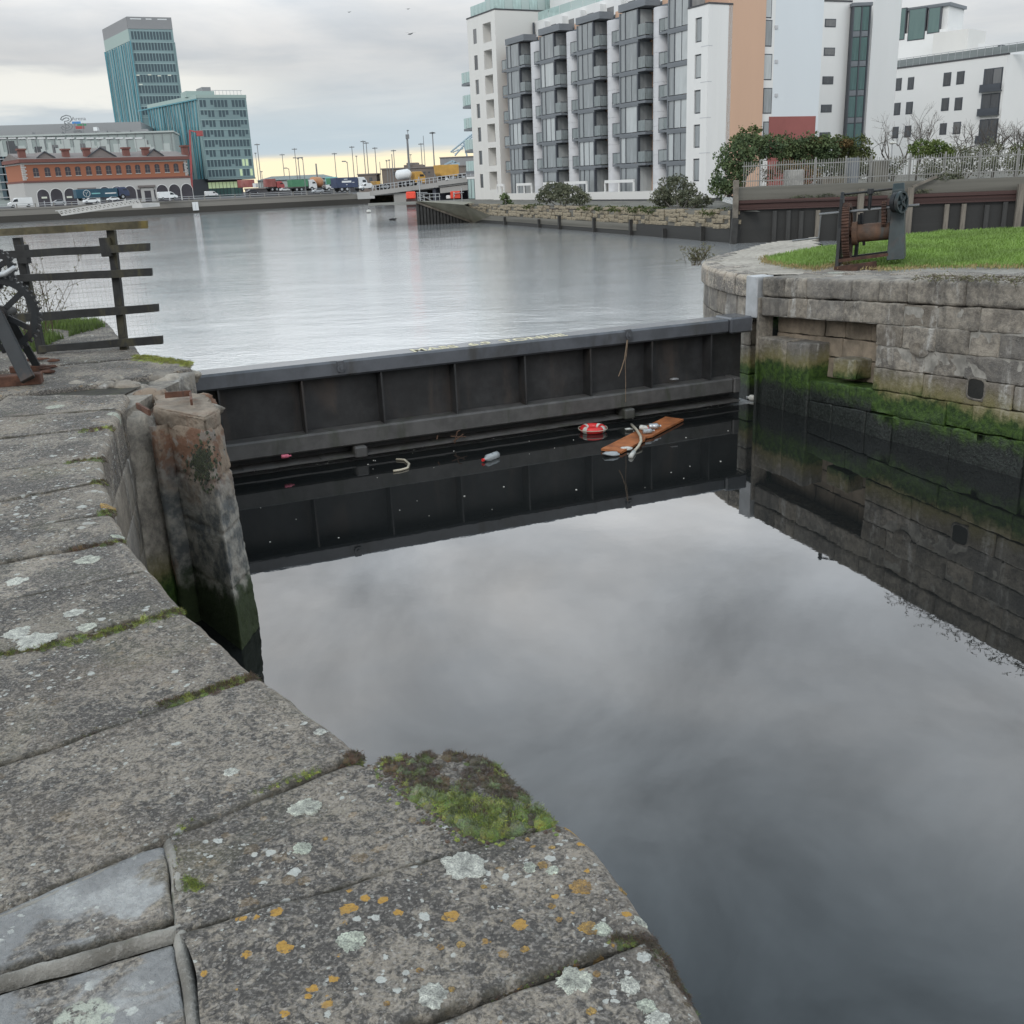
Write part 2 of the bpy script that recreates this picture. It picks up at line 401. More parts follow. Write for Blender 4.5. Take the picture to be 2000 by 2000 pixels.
def mk_mortar():
    b = NB('mortar', .95)
    n = b.noise(3, 6, .6); f = b.noise(60, 4, .7)
    c = b.mix(b.rng(n, .4, .62), (.15, .14, .122), (.31, .295, .265)); c = b.mix(b.rng(f, .5, .65, 0, .6), c, (.30, .285, .26))
    c = b.mix(b.rng(b.noise(5, 4, .6, co=b.map(loc=(4, 4, 4))), .55, .66, 0, .7), c, (.06, .07, .02))
    b.col(c); b.bump(f, .8, .012); M['mortar'] = b.m
mk_mortar()
def mk_moss():
    b = NB('moss', .95)
    t = b.attr('tint', out='Color'); f = b.noise(260, 2, .7)
    b.col(b.hue(t, b.rng(f, .3, .7, .55, 1.5))); b.bump(b.math('ADD', f, b.noise(900, 2)), .9, .006)
    b.b.inputs['Sheen Weight'].default_value = .25; M['moss'] = b.m
mk_moss()
def mk_water(name, body, bumps, ior=1.42, rough=.03):
    b = NB(name, rough); b.b.inputs['IOR'].default_value = ior; b.col(body)
    prev = None
    for sc, st, di, mp, mask in bumps:
        co = b.map(mp)
        h = b.noise(sc, 5, .6, .4, co)
        if mask: h = b.math('MULTIPLY', h, b.rng(b.noise(mask, 3, .5, co=b.map((1, 1.6, 1))), .38, .62, .15, 1))
        prev = b.bump(h, st, di, prev)
    M[name] = b.m
mk_water('river_water', (.62, .635, .64), [(.35, .2, .2, (1, 1.5, 1), .04), (2.2, .32, .045, (.9, 1.5, 1), .07), (4.5, .42, .022, (1, 1.5, 1), .1), (14, .5, .010, (1, 1.3, 1), None)], 1.8, .04)
M['river_water'].node_tree.nodes['Principled BSDF'].inputs['Metallic'].default_value = .50
mk_water('still_water', (.012, .013, .013), [(.6, .055, .02, (1, 1, 1), None), (5, .05, .004, (1, 1, 1), .5)], 1.8, .012)
plain('cap_sandstone', (.22, .18, .14), .9, 0, .35, 6, .6, .02, (.17, .10, .065))
plain('joint_dirt', (.035, .032, .024), .95, 0, .5, 12, .5, .01, (.05, .055, .02))
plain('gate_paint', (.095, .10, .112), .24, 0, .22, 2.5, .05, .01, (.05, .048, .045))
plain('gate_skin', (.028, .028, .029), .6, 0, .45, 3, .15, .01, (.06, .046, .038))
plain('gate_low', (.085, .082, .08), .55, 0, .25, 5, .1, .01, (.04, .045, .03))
plain('letter_paint', (.60, .55, .38), .7, 0, .35, 14, 0)
plain('galvanised', (.42, .43, .44), .5, .3, .15, 5, .05)
plain('concrete', (.33, .32, .30), .88, 0, .25, 3, .25, .01, (.2, .19, .17))
plain('dark_rust', (.075, .038, .026), .9, 0, .45, 9, .5, .01, (.03, .022, .02))
plain('rust', (.105, .048, .03), .9, 0, .5, 9, .5, .01, (.05, .03, .025))
plain('winch_black', (.011, .013, .015), .55, .2, .3, 6, .3, .006, (.05, .03, .02))
plain('winch_green', (.022, .035, .038), .5, .2, .3, 5, .2, .006, (.06, .035, .025))
plain('rust_drum', (.105, .058, .036), .8, 0, .4, 5, .3, .006, (.05, .06, .06))
plain('tar_timber', (.019, .019, .019), .75, 0, .4, 6, .4, .01, (.075, .065, .03))
plain('mossy_timber', (.10, .085, .05), .85, 0, .5, 5, .5, .01, (.16, .12, .03))
plain('wire', (.05, .05, .05), .6, .4, 0, 5, 0)
plain('niche_stone', (.25, .205, .155), .9, 0, .35, 4, .5, .02, (.10, .085, .065))
plain('old_steel', (.16, .165, .17), .5, .4, .25, 6, .2)
plain('rope', (.22, .16, .11), .9, 0, .2, 20, .2)
plain('red_plastic', (.62, .03, .03), .4, 0, .15, 6, 0)
plain('white_plastic', (.55, .54, .50), .5, 0, .3, 8, 0)
plain('plank_wood', (.37, .125, .042), .65, 0, .35, 5, .2, .01, (.2, .07, .03))
plain('cream_hose', (.47, .42, .33), .6, 0, .2, 8, .1)
plain('silver', (.5, .5, .51), .3, .6, .1, 8, .1)
plain('pink_plastic', (.55, .13, .19), .5, 0, .15, 8, 0)
plain('clear_plastic', (.33, .35, .36), .15, 0, .2, 9, .1)
plain('twig', (.10, .055, .035), .9, 0, .3, 20, .1)
plain('dry_stalk', (.10, .075, .05), .9, 0, .3, 20, .1)

# ------------------------------------------------------------------ water, bed
ZW = -2.0
GL = V(-3.63, 12.94, 0); GU = V(.923, .384, 0).normalized(); GN = V(GU.y, -GU.x, 0)   # the gate's line and its lock side
def sheet(name, pts, z, mat, kind='structure'):
    mb = MB(); mb.add([(p[0], p[1], z) for p in pts], [tuple(range(len(pts)))])
    o = mb.build(name, mat); o['kind'] = kind; return o
ga, gb = GL - GU*4, GL + GU*40
sheet('lock_water', [(-9, -12), (30, -12), tuple(gb.xy), tuple(ga.xy), (-9, 10)], ZW, 'still_water')
sheet('water', [tuple(ga.xy), tuple(gb.xy), (60, 45), (300, 300), (300, 1200), (-1200, 1200), (-1200, 200), (-30, 11)], ZW-.03, 'river_water')

# ------------------------------------------------------------------ stone makers
def smoothstep(a, b, x):
    t = min(1, max(0, (x-a)/(b-a))); return t*t*(3-2*t)
def arc_profile(ztop, zbot, depth, R_, nd, r2=.02, back=.12, ndown=5):
    """(outward offset, z, normal o, normal z): top from the back, round arris, face, lower edge"""
    pr = []
    for i in range(nd): pr.append((-depth + (depth-R_)*i/nd, ztop, 0, 1))
    for i in range(6):
        a = math.pi/2*(1-i/5); pr.append((-R_+R_*math.cos(a), ztop-R_+R_*math.sin(a), math.cos(a), math.sin(a)))
    z0, z1 = ztop-R_, zbot+r2
    for i in range(1, ndown+1): pr.append((0, z0+(z1-z0)*i/ndown, 1, 0))
    for i in range(1, 4):
        a = -math.pi/2*i/3; pr.append((-r2+r2*math.cos(a), zbot+r2+r2*math.sin(a), math.cos(a), math.sin(a)))
    pr.append((-back, zbot, 0, -1)); return pr
def stone(name, parent, E, I, prof, nt, zoff=lambda t: 0., amp=.006, gap=.012, er=.02, seed=0, mat='granite', fs=6., jag=.006, length=None, **props):
    """E(t), I(t): face line and inner line; prof: arc_profile; the ends are rounded by er and pulled in by gap"""
    L = length or (E(1)-E(0)).length
    ts = [0, er*.12/L, er*.45/L, er/L]; n = max(2, nt)
    ts += [er/L + (1-2*er/L)*i/n for i in range(1, n)]; ts += [1-er/L, 1-er*.45/L, 1-er*.12/L, 1]
    sink = lambda d: er*(1-math.sqrt(max(0, 1-(1-min(d/er, 1))**2)))*1.15
    vs = []; fs_ = []; wc = []; K = len(prof); zmx = max(q_[1] for q_ in prof); so = Vector((seed*3.1, seed*1.7, seed*.9))
    for t in ts:
        d = min(t, 1-t)*L; s = sink(d) if d < er else 0
        for (o, z, no, nz) in prof:
            tt = gap/L + t*(1-2*gap/L)
            e, ii = E(tt), I(tt); dirn = (ii-e); dl = dirn.length; dirn /= dl
            p = e - dirn*o if o > -dl else ii
            p = Vector((p.x, p.y, z + zoff(tt)))
            w = noise.noise(p*7+so)*jag
            if d < er*.6: p += (E(min(1, tt+.01))-E(max(0, tt-.01))).normalized()*w
            dn = noise.fractal(p*fs+so, .9, 2.1, 5)*amp + noise.noise(p*1.3+so)*amp*.9
            q = -s + dn
            p = p - dirn*(no*q) + Vector((0, 0, nz*q)); vs.append(p)
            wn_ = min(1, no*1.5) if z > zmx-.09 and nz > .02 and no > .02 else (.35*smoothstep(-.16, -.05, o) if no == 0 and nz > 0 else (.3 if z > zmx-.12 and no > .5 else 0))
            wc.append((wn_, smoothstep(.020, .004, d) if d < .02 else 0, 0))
    N = len(ts)
    for i in range(N-1):
        for k in range(K-1):
            a = i*K+k; fs_.append((a, a+1, a+K+1, a+K))
    fs_.append(tuple(range(K))); fs_.append(tuple((N-1)*K+k for k in reversed(range(K))))
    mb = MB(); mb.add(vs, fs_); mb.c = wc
    o = mb.build(name, mat, parent, smooth=True, **props); return o
def poly(pts):
    """arc-length parameterised polyline, t in metres"""
    pts = [Vector(p) for p in pts]; acc = [0]
    for a, b in zip(pts, pts[1:]): acc.append(acc[-1]+(b-a).length)
    def at(s):
        s = max(0, min(acc[-1], s))
        for i in range(len(pts)-1):
            if s <= acc[i+1] or i == len(pts)-2:
                k = (s-acc[i])/max(1e-9, acc[i+1]-acc[i]); return pts[i].lerp(pts[i+1], k)
    return at, acc[-1], acc
def smooth_poly(pts, it=2):
    pts = [Vector(p) for p in pts]
    for _ in range(it):
        q = [pts[0]]
        for a, b in zip(pts, pts[1:]): q += [a.lerp(b, .25), a.lerp(b, .75)]
        pts = q+[pts[-1]]
    return pts

# ------------------------------------------------------------------ left quay
quay = thing('quay_wall', 'lichen spotted granite quay wall curving along the near left side of the lock', 'wall', (-1.5, 3.5, 0))
# joints: (edge point, inner point), nearest first
def w(px, py): return atz(px, py, 0)
JT = []
eA, iA = w(1290, 1822), w(850, 1990); dA = (iA-eA).normalized()
JT.append((V(.47, .95, 0), V(-.42, .62, 0)))
JT.append((V(.405, 1.42, 0), V(-.52, 1.10, 0)))
JT.append((eA, eA+dA*.98))
JT.append((w(1107, 1603), w(370, 1815)))
JT.append((w(709, 1474), w(333, 1626)))
for k in range(4): e, i = JT[k]; JT[k] = (e, i+(i-e).normalized()*.03)
for e, i in (((513, 1320), (0, 1494)), ((363, 1187), (0, 1277)), ((299, 1110), (0, 1174)), ((250, 1052), (0, 1097)), ((222, 1000), (0, 1040)),
             ((205, 940), (0, 980)), ((200, 895), (0, 918)), ((221, 834), (0, 855)), ((237, 799), (0, 815)), ((252, 770), (20, 772))):
    e, i = w(*e), w(*i); JT.append((e, e+(i-e).normalized()*1.15))
EDGE = {3: [(1093, 1596), (1039, 1545), (1010, 1510), (973, 1479), (935, 1464), (890, 1458), (820, 1463), (760, 1476), (728, 1487)],
        2: [(1283, 1818), (1246, 1760), (1200, 1698), (1175, 1660), (1151, 1636), (1122, 1612)],
        4: [(704, 1461), (640, 1410), (570, 1360)], 5: [(481, 1290), (420, 1235)],
        9: [(216, 968)]}
tone = [.95, 1.0, .95, .92, .95, .92, .85, 1.15, .95, .85, .95, .95, 1.0, 1.0]
whit = [.5, .6, .75, .45, .35, .55, .8, .7, 1.0, 1.1, 1.2, 1.2, .9, .5]
oran = [.8, .9, 1., .15, .10, .10, .05, .05, .08, .12, .12, .12, .2, .25]
for k in range(len(JT)-1):
    (e0, i0), (e1, i1) = JT[k], JT[k+1]
    if k == 4: i0 = w(-150, 1850); i1 = e1+(i1-e1).normalized()*1.75
    mid = [w(*p) for p in EDGE.get(k, [])]
    pts = [e0]+mid+[e1]
    if len(pts) > 2: pts = smooth_poly(pts, 1)
    f, Ln, _ = poly(pts); dist = (e0+e1).length/2
    cell = .011 if k < 5 else (.016 if k < 8 else .03)
    Rr = .06 if k > 2 else .05
    lz = [.004, -.002, .006, -.004, .004, 0, .003, -.004, .002, 0, .004, -.003, .002, 0][k]
    prof = arc_profile(lz, -.40, (i0-e0).length, Rr, int(1.0/cell), .025)
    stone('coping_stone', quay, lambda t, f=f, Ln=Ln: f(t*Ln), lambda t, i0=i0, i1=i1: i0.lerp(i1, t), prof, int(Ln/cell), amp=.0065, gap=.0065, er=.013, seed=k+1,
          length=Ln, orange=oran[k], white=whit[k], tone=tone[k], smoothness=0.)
# inner pavers beside the near coping stones
def paver(poly_px, seed, sm, tone_=1., white=.3, z=-.012, cell=.014, pts=None):
    P = pts or [w(*p) for p in poly_px]          # four corners
    a, b_, c, d = P
    prof = arc_profile(z, z-.12, (d-a).length, .012, int((d-a).length/cell), .01, back=.3, ndown=1)
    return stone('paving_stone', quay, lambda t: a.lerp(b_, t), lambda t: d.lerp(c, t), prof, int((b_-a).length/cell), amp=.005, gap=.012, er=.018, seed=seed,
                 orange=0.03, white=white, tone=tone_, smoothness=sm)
Vt, Vm, Vb = w(322, 1630), w(345, 1800), w(385, 2000)
dj = (w(0, 1904)-w(323, 1813)).normalized()
c1 = w(318, 1640); c2 = w(338, 1800); c3 = w(338, 1825); c4 = w(368, 2010)
paver(None, 31, 1., 1., .5, -.008, pts=[c2, c1, c1+dj*1.0, c2+dj*1.0])
paver(None, 32, 1., .95, .45, -.010, pts=[c4, c3, c3+dj*1.0, c4+dj*1.0])
paver(None, 33, .6, 1., .3, -.008, pts=[c4+V(.1, -.5, 0), c4+V(.015, -.03, 0), c4+dj*1.0+V(.015, -.03, 0), c4+dj*1.0+V(.1, -.5, 0)])
for k in range(5, 13):     # the row inside the long coping stones, mostly beyond the picture's left side
    (e0, i0), (e1, i1) = JT[k], JT[k+1]; d0 = (i0-e0).normalized(); d1 = (i1-e1).normalized()
    if k == 5: i0 = e0+d0*1.75
    paver(None, 40+k, 0., 1., .8, -.01, .05, pts=[i0+d0*.03, i1+d1*.03, i1+d1*.9, i0+d0*.9])
# bed under the stones, with the raised pointing beside the pavers
mb = MB()
bed = [e+(i-e).normalized()*.08 for e, i in JT]+[V(-3.45, 8.8, 0), V(-3.4, 9.5, 0), V(-9, 10.2, 0), V(-9, -2, 0), V(.4, -2, 0)]
for i in range(len(bed)): bed[i] = (bed[i].x, bed[i].y, -.045)
mb.add(bed, [tuple(range(len(bed)))])
mb.build('mortar_bed', 'joint_dirt', quay)
def pointing(pts, wd, hgt, seed):
    mb = MB(); f, Ln, _ = poly(pts); n = int(Ln/.012); K = 9; vs = []; fs = []
    for i in range(n+1):
        p = f(Ln*i/n); d = (f(min(Ln, Ln*i/n+.02))-f(max(0, Ln*i/n-.02))).normalized(); q = V(-d.y, d.x, 0)
        ww = wd*(1+.35*noise.noise(p*6+V(seed, 0, 0)))
        for k in range(K):
            a = (k/(K-1)-.5)*2; pp = p+q*a*ww/2
            vs.append((pp.x, pp.y, -.034+(hgt+.034)*(1-a*a)**.6+noise.fractal(pp*22, 1, 2, 3)*.005))
    for i in range(n):
        for k in range(K-1): fs.append((i*K+k, i*K+k+1, (i+1)*K+k+1, (i+1)*K+k))
    mb.add(vs, fs); return mb.build('mortar_joint', 'mortar', quay, smooth=True)
pointing([w(326, 1622), w(346, 1705), w(354, 1790), w(352, 1830), w(366, 1905), w(385, 2030)], .045, -.001, 1)
pointing([w(352, 1805), w(323, 1816), w(137, 1869), w(0, 1906), w(-90, 1940)], .034, .002, 2)
pointing([w(326, 1632), w(248, 1674), w(178, 1707), w(0, 1786), w(-60, 1812)], .028, -.004, 3)
# wall face below the coping: courses of blocks following the same curve
face = [JT[i][0] for i in range(len(JT))]
facef, faceL, _ = poly([V(-.3, -1.5, 0)]+face[0:1]+face[1:])
def inward(f, s, L_, d=.35):
    t = (f(min(L_, s+.02))-f(max(0, s-.02))).normalized(); return f(s)+V(-t.y, t.x, 0)*d
for ci, (zt, zb) in enumerate(((-.40, -.80), (-.80, -1.2), (-1.2, -1.65), (-1.65, -2.4))):
    s = .3*ci
    while s < faceL-.2:
        e = min(faceL, s+random.uniform(.62, .95)); e = faceL if faceL-e < .3 else e
        pr = arc_profile(zt-.006, zb+.006, .35, .02, 3, .02, ndown=3)
        stone('wall_block', quay, lambda t, s=s, e=e: facef(s+(e-s)*t)+V(0, 0, 0), lambda t, s=s, e=e: inward(facef, s+(e-s)*t, faceL), pr, 5, amp=.008, gap=.004, er=.02,
              seed=60+ci*20+s, mat='wall_stone', length=e-s, tide=-1.75)
        s = e

# ------------------------------------------------------------------ broken masonry buttress below the coping end
def loft(name, mat, parent, bot, top, zb, zt, n=26, amp=.03, sub=10, topamp=.08, **props):
    ringN = len(bot)*sub; vs = []; fs = []
    def rp(poly_, k):
        i, f = divmod(k, sub); a, b_ = Vector(poly_[i]), Vector(poly_[(i+1) % len(poly_)])
        t = f/sub; return a.lerp(b_, t)
    cx = sum((Vector(p) for p in top), Vector((0, 0)))/len(top)
    for j in range(n+1):
        u = j/n; z = zb+(zt-zb)*u
        for k in range(ringN):
            p = rp(bot, k).lerp(rp(top, k), u); q = V(p.x, p.y, z)
            d = (p-cx); d.normalize(); am = amp*(.5*fb(q, 2.2)+.55*fb(q, 8)+.4*abs(fb(q, 17)))-sum(.035*math.exp(-((z-z_+.03*fb(q, 1.5))/.014)**2) for z_ in (-.62, -1.05, -1.5))
            q += V(d.x, d.y, 0)*am
            if u > .9: q += V(-d.x, -d.y, 0)*(.035*((u-.9)/.1)**3)
            vs.append(q)
    for j in range(n):
        for k in range(ringN):
            a, b_ = j*ringN+k, j*ringN+(k+1) % ringN; fs.append((a, b_, b_+ringN, a+ringN))
    base = n*ringN
    prev = [base+k for k in range(ringN)]
    for s in (.72, .45, .2):
        cur = []
        for k in range(ringN):
            p = V(*vs[base+k]); q = V(cx.x, cx.y, zt)+(p-V(cx.x, cx.y, zt))*s
            q.z = zt+.05*(1-s)+fb(q, 6)*topamp; cur.append(len(vs)); vs.append(q)
        for k in range(ringN): fs.append((prev[k], prev[(k+1) % ringN], cur[(k+1) % ringN], cur[k]))
        prev = cur
    fs.append(tuple(prev))
    mb = MB(); mb.add(vs, fs); return mb.build(name, mat, parent, smooth=True, **props)
but = thing('stone_buttress', 'broken orange and brown masonry buttress standing against the end of the near quay', 'buttress', (-2.8, 8.5, -2))
loft('shaft', 'sandstone', but, [(-2.91, 8.39), (-2.25, 7.46), (-2.22, 8.0), (-2.7, 9.5), (-3.6, 9.5), (-3.5, 8.7)],
     [(-3.02, 8.42), (-2.46, 7.98), (-2.42, 8.3), (-2.72, 8.98), (-3.3, 9.3), (-3.35, 8.75)], -2.6, -.20, 120, .032, 22, .05)
slab_ = None
mb = MB(); P_ = [(-3.02, 8.43), (-2.475, 8.005), (-2.43, 8.31), (-2.72, 8.96), (-3.28, 9.2)]; bmz = bmesh.new(); fz_ = bmz.faces.new([bmz.verts.new((x, y, -.085)) for x, y in P_])
r_ = bmesh.ops.extrude_face_region(bmz, geom=[fz_]); [setattr(v.co, 'z', -.24) for v in r_['geom'] if isinstance(v, bmesh.types.BMVert)]
bmesh.ops.recalc_face_normals(bmz, faces=bmz.faces); bmesh.ops.bevel(bmz, geom=list(bmz.edges), offset=.014, segments=2, affect='EDGES'); bmesh.ops.triangulate(bmz, faces=bmz.faces)
for _ in range(5):
    le = [e for e in bmz.edges if e.calc_length() > .06]
    if le: bmesh.ops.subdivide_edges(bmz, edges=le, cuts=1); bmesh.ops.triangulate(bmz, faces=bmz.faces)
bmz.normal_update()
for v in bmz.verts: v.co += v.normal*(.016*fb(v.co, 5)+.008*fb(v.co, 18)); v.co.z += .05*((v.co.x+2.75)*-.5) if v.co.z > -.16 else 0
me_ = bpy.data.meshes.new('cap_stone'); bmz.to_mesh(me_); bmz.free(); me_.shade_smooth(); link('cap_stone', me_, 'cap_sandstone', but)
loft('corner_fill', 'wall_stone', but, [(-3.5, 8.0), (-3.08, 7.86), (-2.9, 8.40), (-3.3, 8.9)], [(-3.5, 8.1), (-3.2, 8.18), (-3.03, 8.46), (-3.3, 8.9)], -2.6, -.14, 40, .012, 8, .02, tide=-1.6)
mb = MB()      # the eroded pilaster strip down its left face
vs = []; fs = []
for j in range(40):
    z = -2.5+2.3*j/39
    for k in range(8):
        a = math.pi*k/7; c = V(-2.96, 8.30, 0).lerp(V(-3.03, 8.40, 0), j/39)+V(.06, -.09, 0)
        sq = lambda v_: math.copysign(abs(v_)**.45, v_)
        p = c+V(.72, -.7, 0)*.055*sq(math.sin(a))+V(.66, .6, 0)*.09*sq(math.cos(a))*-1; p.z = z
        p += V(.7, -.7, 0)*.03*fb(p, 4); vs.append(p)
for j in range(39):
    for k in range(7): a = j*8+k; fs.append((a, a+1, a+9, a+8))
mb.add(vs, fs); mb.build('pilaster', 'sandstone', but, smooth=True)
def rock(name, mat, parent, c, r, seed, sq=(1, 1, .7), **props):
    bm = bmesh.new(); bmesh.ops.create_icosphere(bm, subdivisions=3, radius=1)
    for v in bm.verts:
        d = v.co.copy(); k = 1+.35*noise.noise(d*1.3+V(seed, 0, 0))+.15*noise.noise(d*3.5+V(0, seed, 0))
        v.co = Vector(c)+Vector((d.x*sq[0], d.y*sq[1], d.z*sq[2]))*r*k
    me = bpy.data.meshes.new(name); bm.to_mesh(me); bm.free(); me.shade_smooth(); return link(name, me, mat, parent, **props)
for i, (px, py, z, r) in enumerate(((300, 775, -.1, .14), (335, 752, -.12, .17), (390, 785, -.18, .13), (408, 800, -.2, .10), (355, 790, -.14, .10), (250, 757, -.06, .12),
                                    (205, 757, -.05, .10), (150, 756, -.04, .09), (275, 765, -.1, .1), (365, 735, -.1, .13), (225, 748, -.04, .1), (310, 738, -.05, .12))):
    rock('rubble', 'sandstone' if i in (0, 2, 4) else 'wall_stone', but, atz(px, py, z), r, i*3.3, (1.2, .9, .6), tide=-3.)
for (p0, p1, z) in (((322, 772), (372, 768), -.02), ((372, 768), (374, 786), -.03), ((268, 792), (292, 806), -.03)):
    a, b_ = atz(*p0, z), atz(*p1, z); MB().bar(a, b_, .02, .05).build('iron_strap', 'rust', but)

# ------------------------------------------------------------------ far slabs of the left quay, beyond the buttress
pier = thing('quay_pier', 'grey stone quay head beyond the buttress carrying the timber fence', 'pier', (-5, 11, 0))
def slab(name, px, z, th, seed, mat='granite', parent=pier, bev=.03, cell=.09, wpts=None, **props):
    P = wpts or [atz(*p, z) for p in px]
    bm = bmesh.new(); f = bm.faces.new([bm.verts.new((p.x, p.y, z)) for p in P]); f.normal_update()
    if f.normal.z < 0: f.normal_flip()
    r = bmesh.ops.extrude_face_region(bm, geom=[f]); nv = [g for g in r['geom'] if isinstance(g, bmesh.types.BMVert)]
    for v in nv: v.co.z -= th
    bmesh.ops.recalc_face_normals(bm, faces=bm.faces)
    bmesh.ops.bevel(bm, geom=[e for e in bm.edges], offset=bev, segments=2, affect='EDGES', profile=.6)
    bmesh.ops.triangulate(bm, faces=bm.faces)
    for _ in range(6):
        le = [e for e in bm.edges if e.calc_length() > cell*2.2]
        if not le: break
        bmesh.ops.subdivide_edges(bm, edges=le, cuts=1); bmesh.ops.triangulate(bm, faces=bm.faces)
    bm.normal_update()
    for v in bm.verts: v.co += v.normal*(.012*fb(v.co+V(seed, 0, 0), 4))
    me = bpy.data.meshes.new(name); bm.to_mesh(me); bm.free(); me.shade_smooth()
    pr = dict(orange=.1, white=.5, tone=1.0, smoothness=0.); pr.update(props); return link(name, me, mat, parent, **pr)
slab('coping_stone', [(376, 719), (330, 702), (279, 699), (40, 722), (-60, 745), (-40, 776), (60, 764), (190, 750), (230, 742)], 0, .34, 1, white=.3, orange=.25)
slab('coping_stone', [(279, 697), (262, 672), (240, 664), (60, 676), (-140, 696), (-100, 736), (40, 719)], -.005, .34, 2, tone=1.05)
slab('coping_stone', [(240, 662), (226, 650), (214, 634), (120, 640), (-40, 650), (-160, 672), (-140, 692), (60, 673)], -.01, .34, 3, tone=1.1)
slab('coping_stone', [(213, 632), (196, 622), (150, 624), (20, 634), (-90, 644), (-60, 652), (120, 637)], -.015, .34, 4, tone=1.2)
slab('corner_stone', [(379, 724), (350, 712), (330, 722), (352, 738)], -.03, .36, 6, 'wall_stone', tide=-3.)
# core and river face of the quay head
core = [w(372, 722), w(277, 703), w(238, 668), w(211, 637), w(192, 627), V(-7.2, 14.2, 0), V(-30, 20, 0), V(-30, 9.6, 0), w(0, 790), w(240, 790), V(-3.2, 9.0, 0)]
mb = MB(); mb.prism([(p.x, p.y, -.06) for p in core], (0, 0, -2.6)); mb.build('core', 'wall_stone', pier, tide=-1.1)
gb_ = [w(-300, 775), w(-40, 756), w(-150, 700), w(-170, 660), w(-60, 640), w(20, 630), w(100, 640), w(60, 655), V(-30, 17, 0), V(-30, 9.8, 0)]
sheet('ground', [(p.x, p.y) for p in (V(-30, 9.9, 0), w(-60, 750), w(-150, 700), w(-170, 668), w(-90, 646), w(15, 637), V(-30, 19.5, 0))], -.04, 'mortar')
# ------------------------------------------------------------------ moss on the near coping
bpy.context.view_layer.update()
_bv = []
for o in COL.objects:
    if o.type == 'MESH' and o.name.split('.')[0] in ('coping_stone', 'paving_stone', 'mortar_bed') and o.parent == quay:
        _bv.append(BVHTree.FromPolygons([v.co for v in o.data.vertices], [p.vertices for p in o.data.polygons]))
def onstone(px, py):
    d = ray(px, py).normalized(); best = None
    for b in _bv:
        h = b.ray_cast(EYE, d)
        if h[0] is not None and (best is None or h[3] < best[1]): best = (h[0], h[3], h[1])
    return best
GREEN = [(.13, .19, .012), (.21, .25, .018), (.085, .12, .012), (.24, .27, .04)]
BROWN = [(.055, .028, .010), (.085, .038, .012), (.06, .045, .012), (.10, .06, .016)]
PALE = [(.17, .21, .09), (.21, .25, .12), (.13, .18, .06)]
class Moss:
    def __init__(s): s.mb = MB(); s.mb.c = []
    def clump(s, c, nrm, r, col, h=.7):
        n, mseg = 10, 5; o = Vector(c); nz = Vector(nrm).normalized(); x = nz.orthogonal().normalized(); y = nz.cross(x); sd = random.random()*50
        vs = []
        for j in range(mseg):
            ph = math.pi/2*j/(mseg-1)*1.0
            for k in range(n):
                a = 2*math.pi*k/n; rr = r*math.cos(ph)*(1+.45*noise.noise(V(math.cos(a)*1.5, math.sin(a)*1.5, sd)))
                p = o+x*math.cos(a)*rr+y*math.sin(a)*rr+nz*(r*h*math.sin(ph)-.15*r)
                p += nz*(.10*r*noise.noise(p*60)); vs.append(p)
        fs = []
        for j in range(mseg-1):
            for k in range(n): fs.append((j*n+k, j*n+(k+1) % n, (j+1)*n+(k+1) % n, (j+1)*n+k))
        q = random.uniform(.7, 1.25); cc = tuple(v*q for v in col)
        s.mb.add(vs, fs); s.mb.c += [tuple(v*random.uniform(.75, 1.15) for v in cc) for i in range(len(vs))]
        if r < .006: return
        for _ in range(28 if r < .012 else 60):      # the fine shoots that make the cushion fuzzy
            v = Vector(random.choice(vs)); d = (v-o+nz*r*.4).normalized(); d = (d+Vector([random.gauss(0, .35) for _k in range(3)])).normalized()
            e = d.orthogonal().normalized()*r*.05; L = random.uniform(.15, .5)*min(r, .018)*1.6; v = v+Vector([random.gauss(0, r*.12) for _k in range(3)])
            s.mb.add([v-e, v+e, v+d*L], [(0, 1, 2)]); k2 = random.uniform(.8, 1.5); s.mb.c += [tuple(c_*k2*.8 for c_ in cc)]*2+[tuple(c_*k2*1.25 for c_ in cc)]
    def build(s, label, **k):
        o = s.mb.build('moss', 'moss', smooth=True); return tag(o, label, 'moss', kind='stuff')
def inpoly(x, y, P):
    r = False; j = len(P)-1
    for i in range(len(P)):
        if (P[i][1] > y) != (P[j][1] > y) and x < (P[j][0]-P[i][0])*(y-P[i][1])/(P[j][1]-P[i][1])+P[i][0]: r = not r
        j = i
    return r
ms = Moss()
MP = [(728, 1488), (770, 1475), (830, 1462), (890, 1458), (935, 1464), (973, 1480), (1008, 1510), (1039, 1545), (1075, 1575), (1107, 1604), (1035, 1612), (960, 1632), (905, 1620), (870, 1588), (820, 1560), (780, 1525)]
cnt = 0
while cnt < 620:
    x, y = random.uniform(720, 1112), random.uniform(1455, 1640)
    if not inpoly(x, y, MP): continue
    h = onstone(x, y)
    if not h: continue
    # bare stone shows in the middle left; cushions crowd the water edge and the front
    ed = noise.noise(V(x*.012, y*.016, 2))
    lower = smoothstep(1530, 1590, y-(x-900)*.12); out = smoothstep(60, 10, 1107-x) if False else 0
    edge = min(math.hypot(x-q[0], y-q[1]) for q in MP[1:10]) < 26
    if not edge and ed < .02 and lower < .6: 
        if random.random() < .93: continue
    if edge: col = random.choice(BROWN*2+GREEN[:3]); r = random.uniform(.010, .024)
    elif lower > .5: col = random.choice(GREEN*4+PALE+BROWN[2:]); r = random.uniform(.010, .034)
    else: col = random.choice(BROWN*3+GREEN[2:]+PALE); r = random.uniform(.007, .019)
    ms.clump(h[0], (h[2]+V(0, 0, .6)), r, col, random.uniform(.28, .5) if r < .014 else random.uniform(.5, .85)); cnt += 1
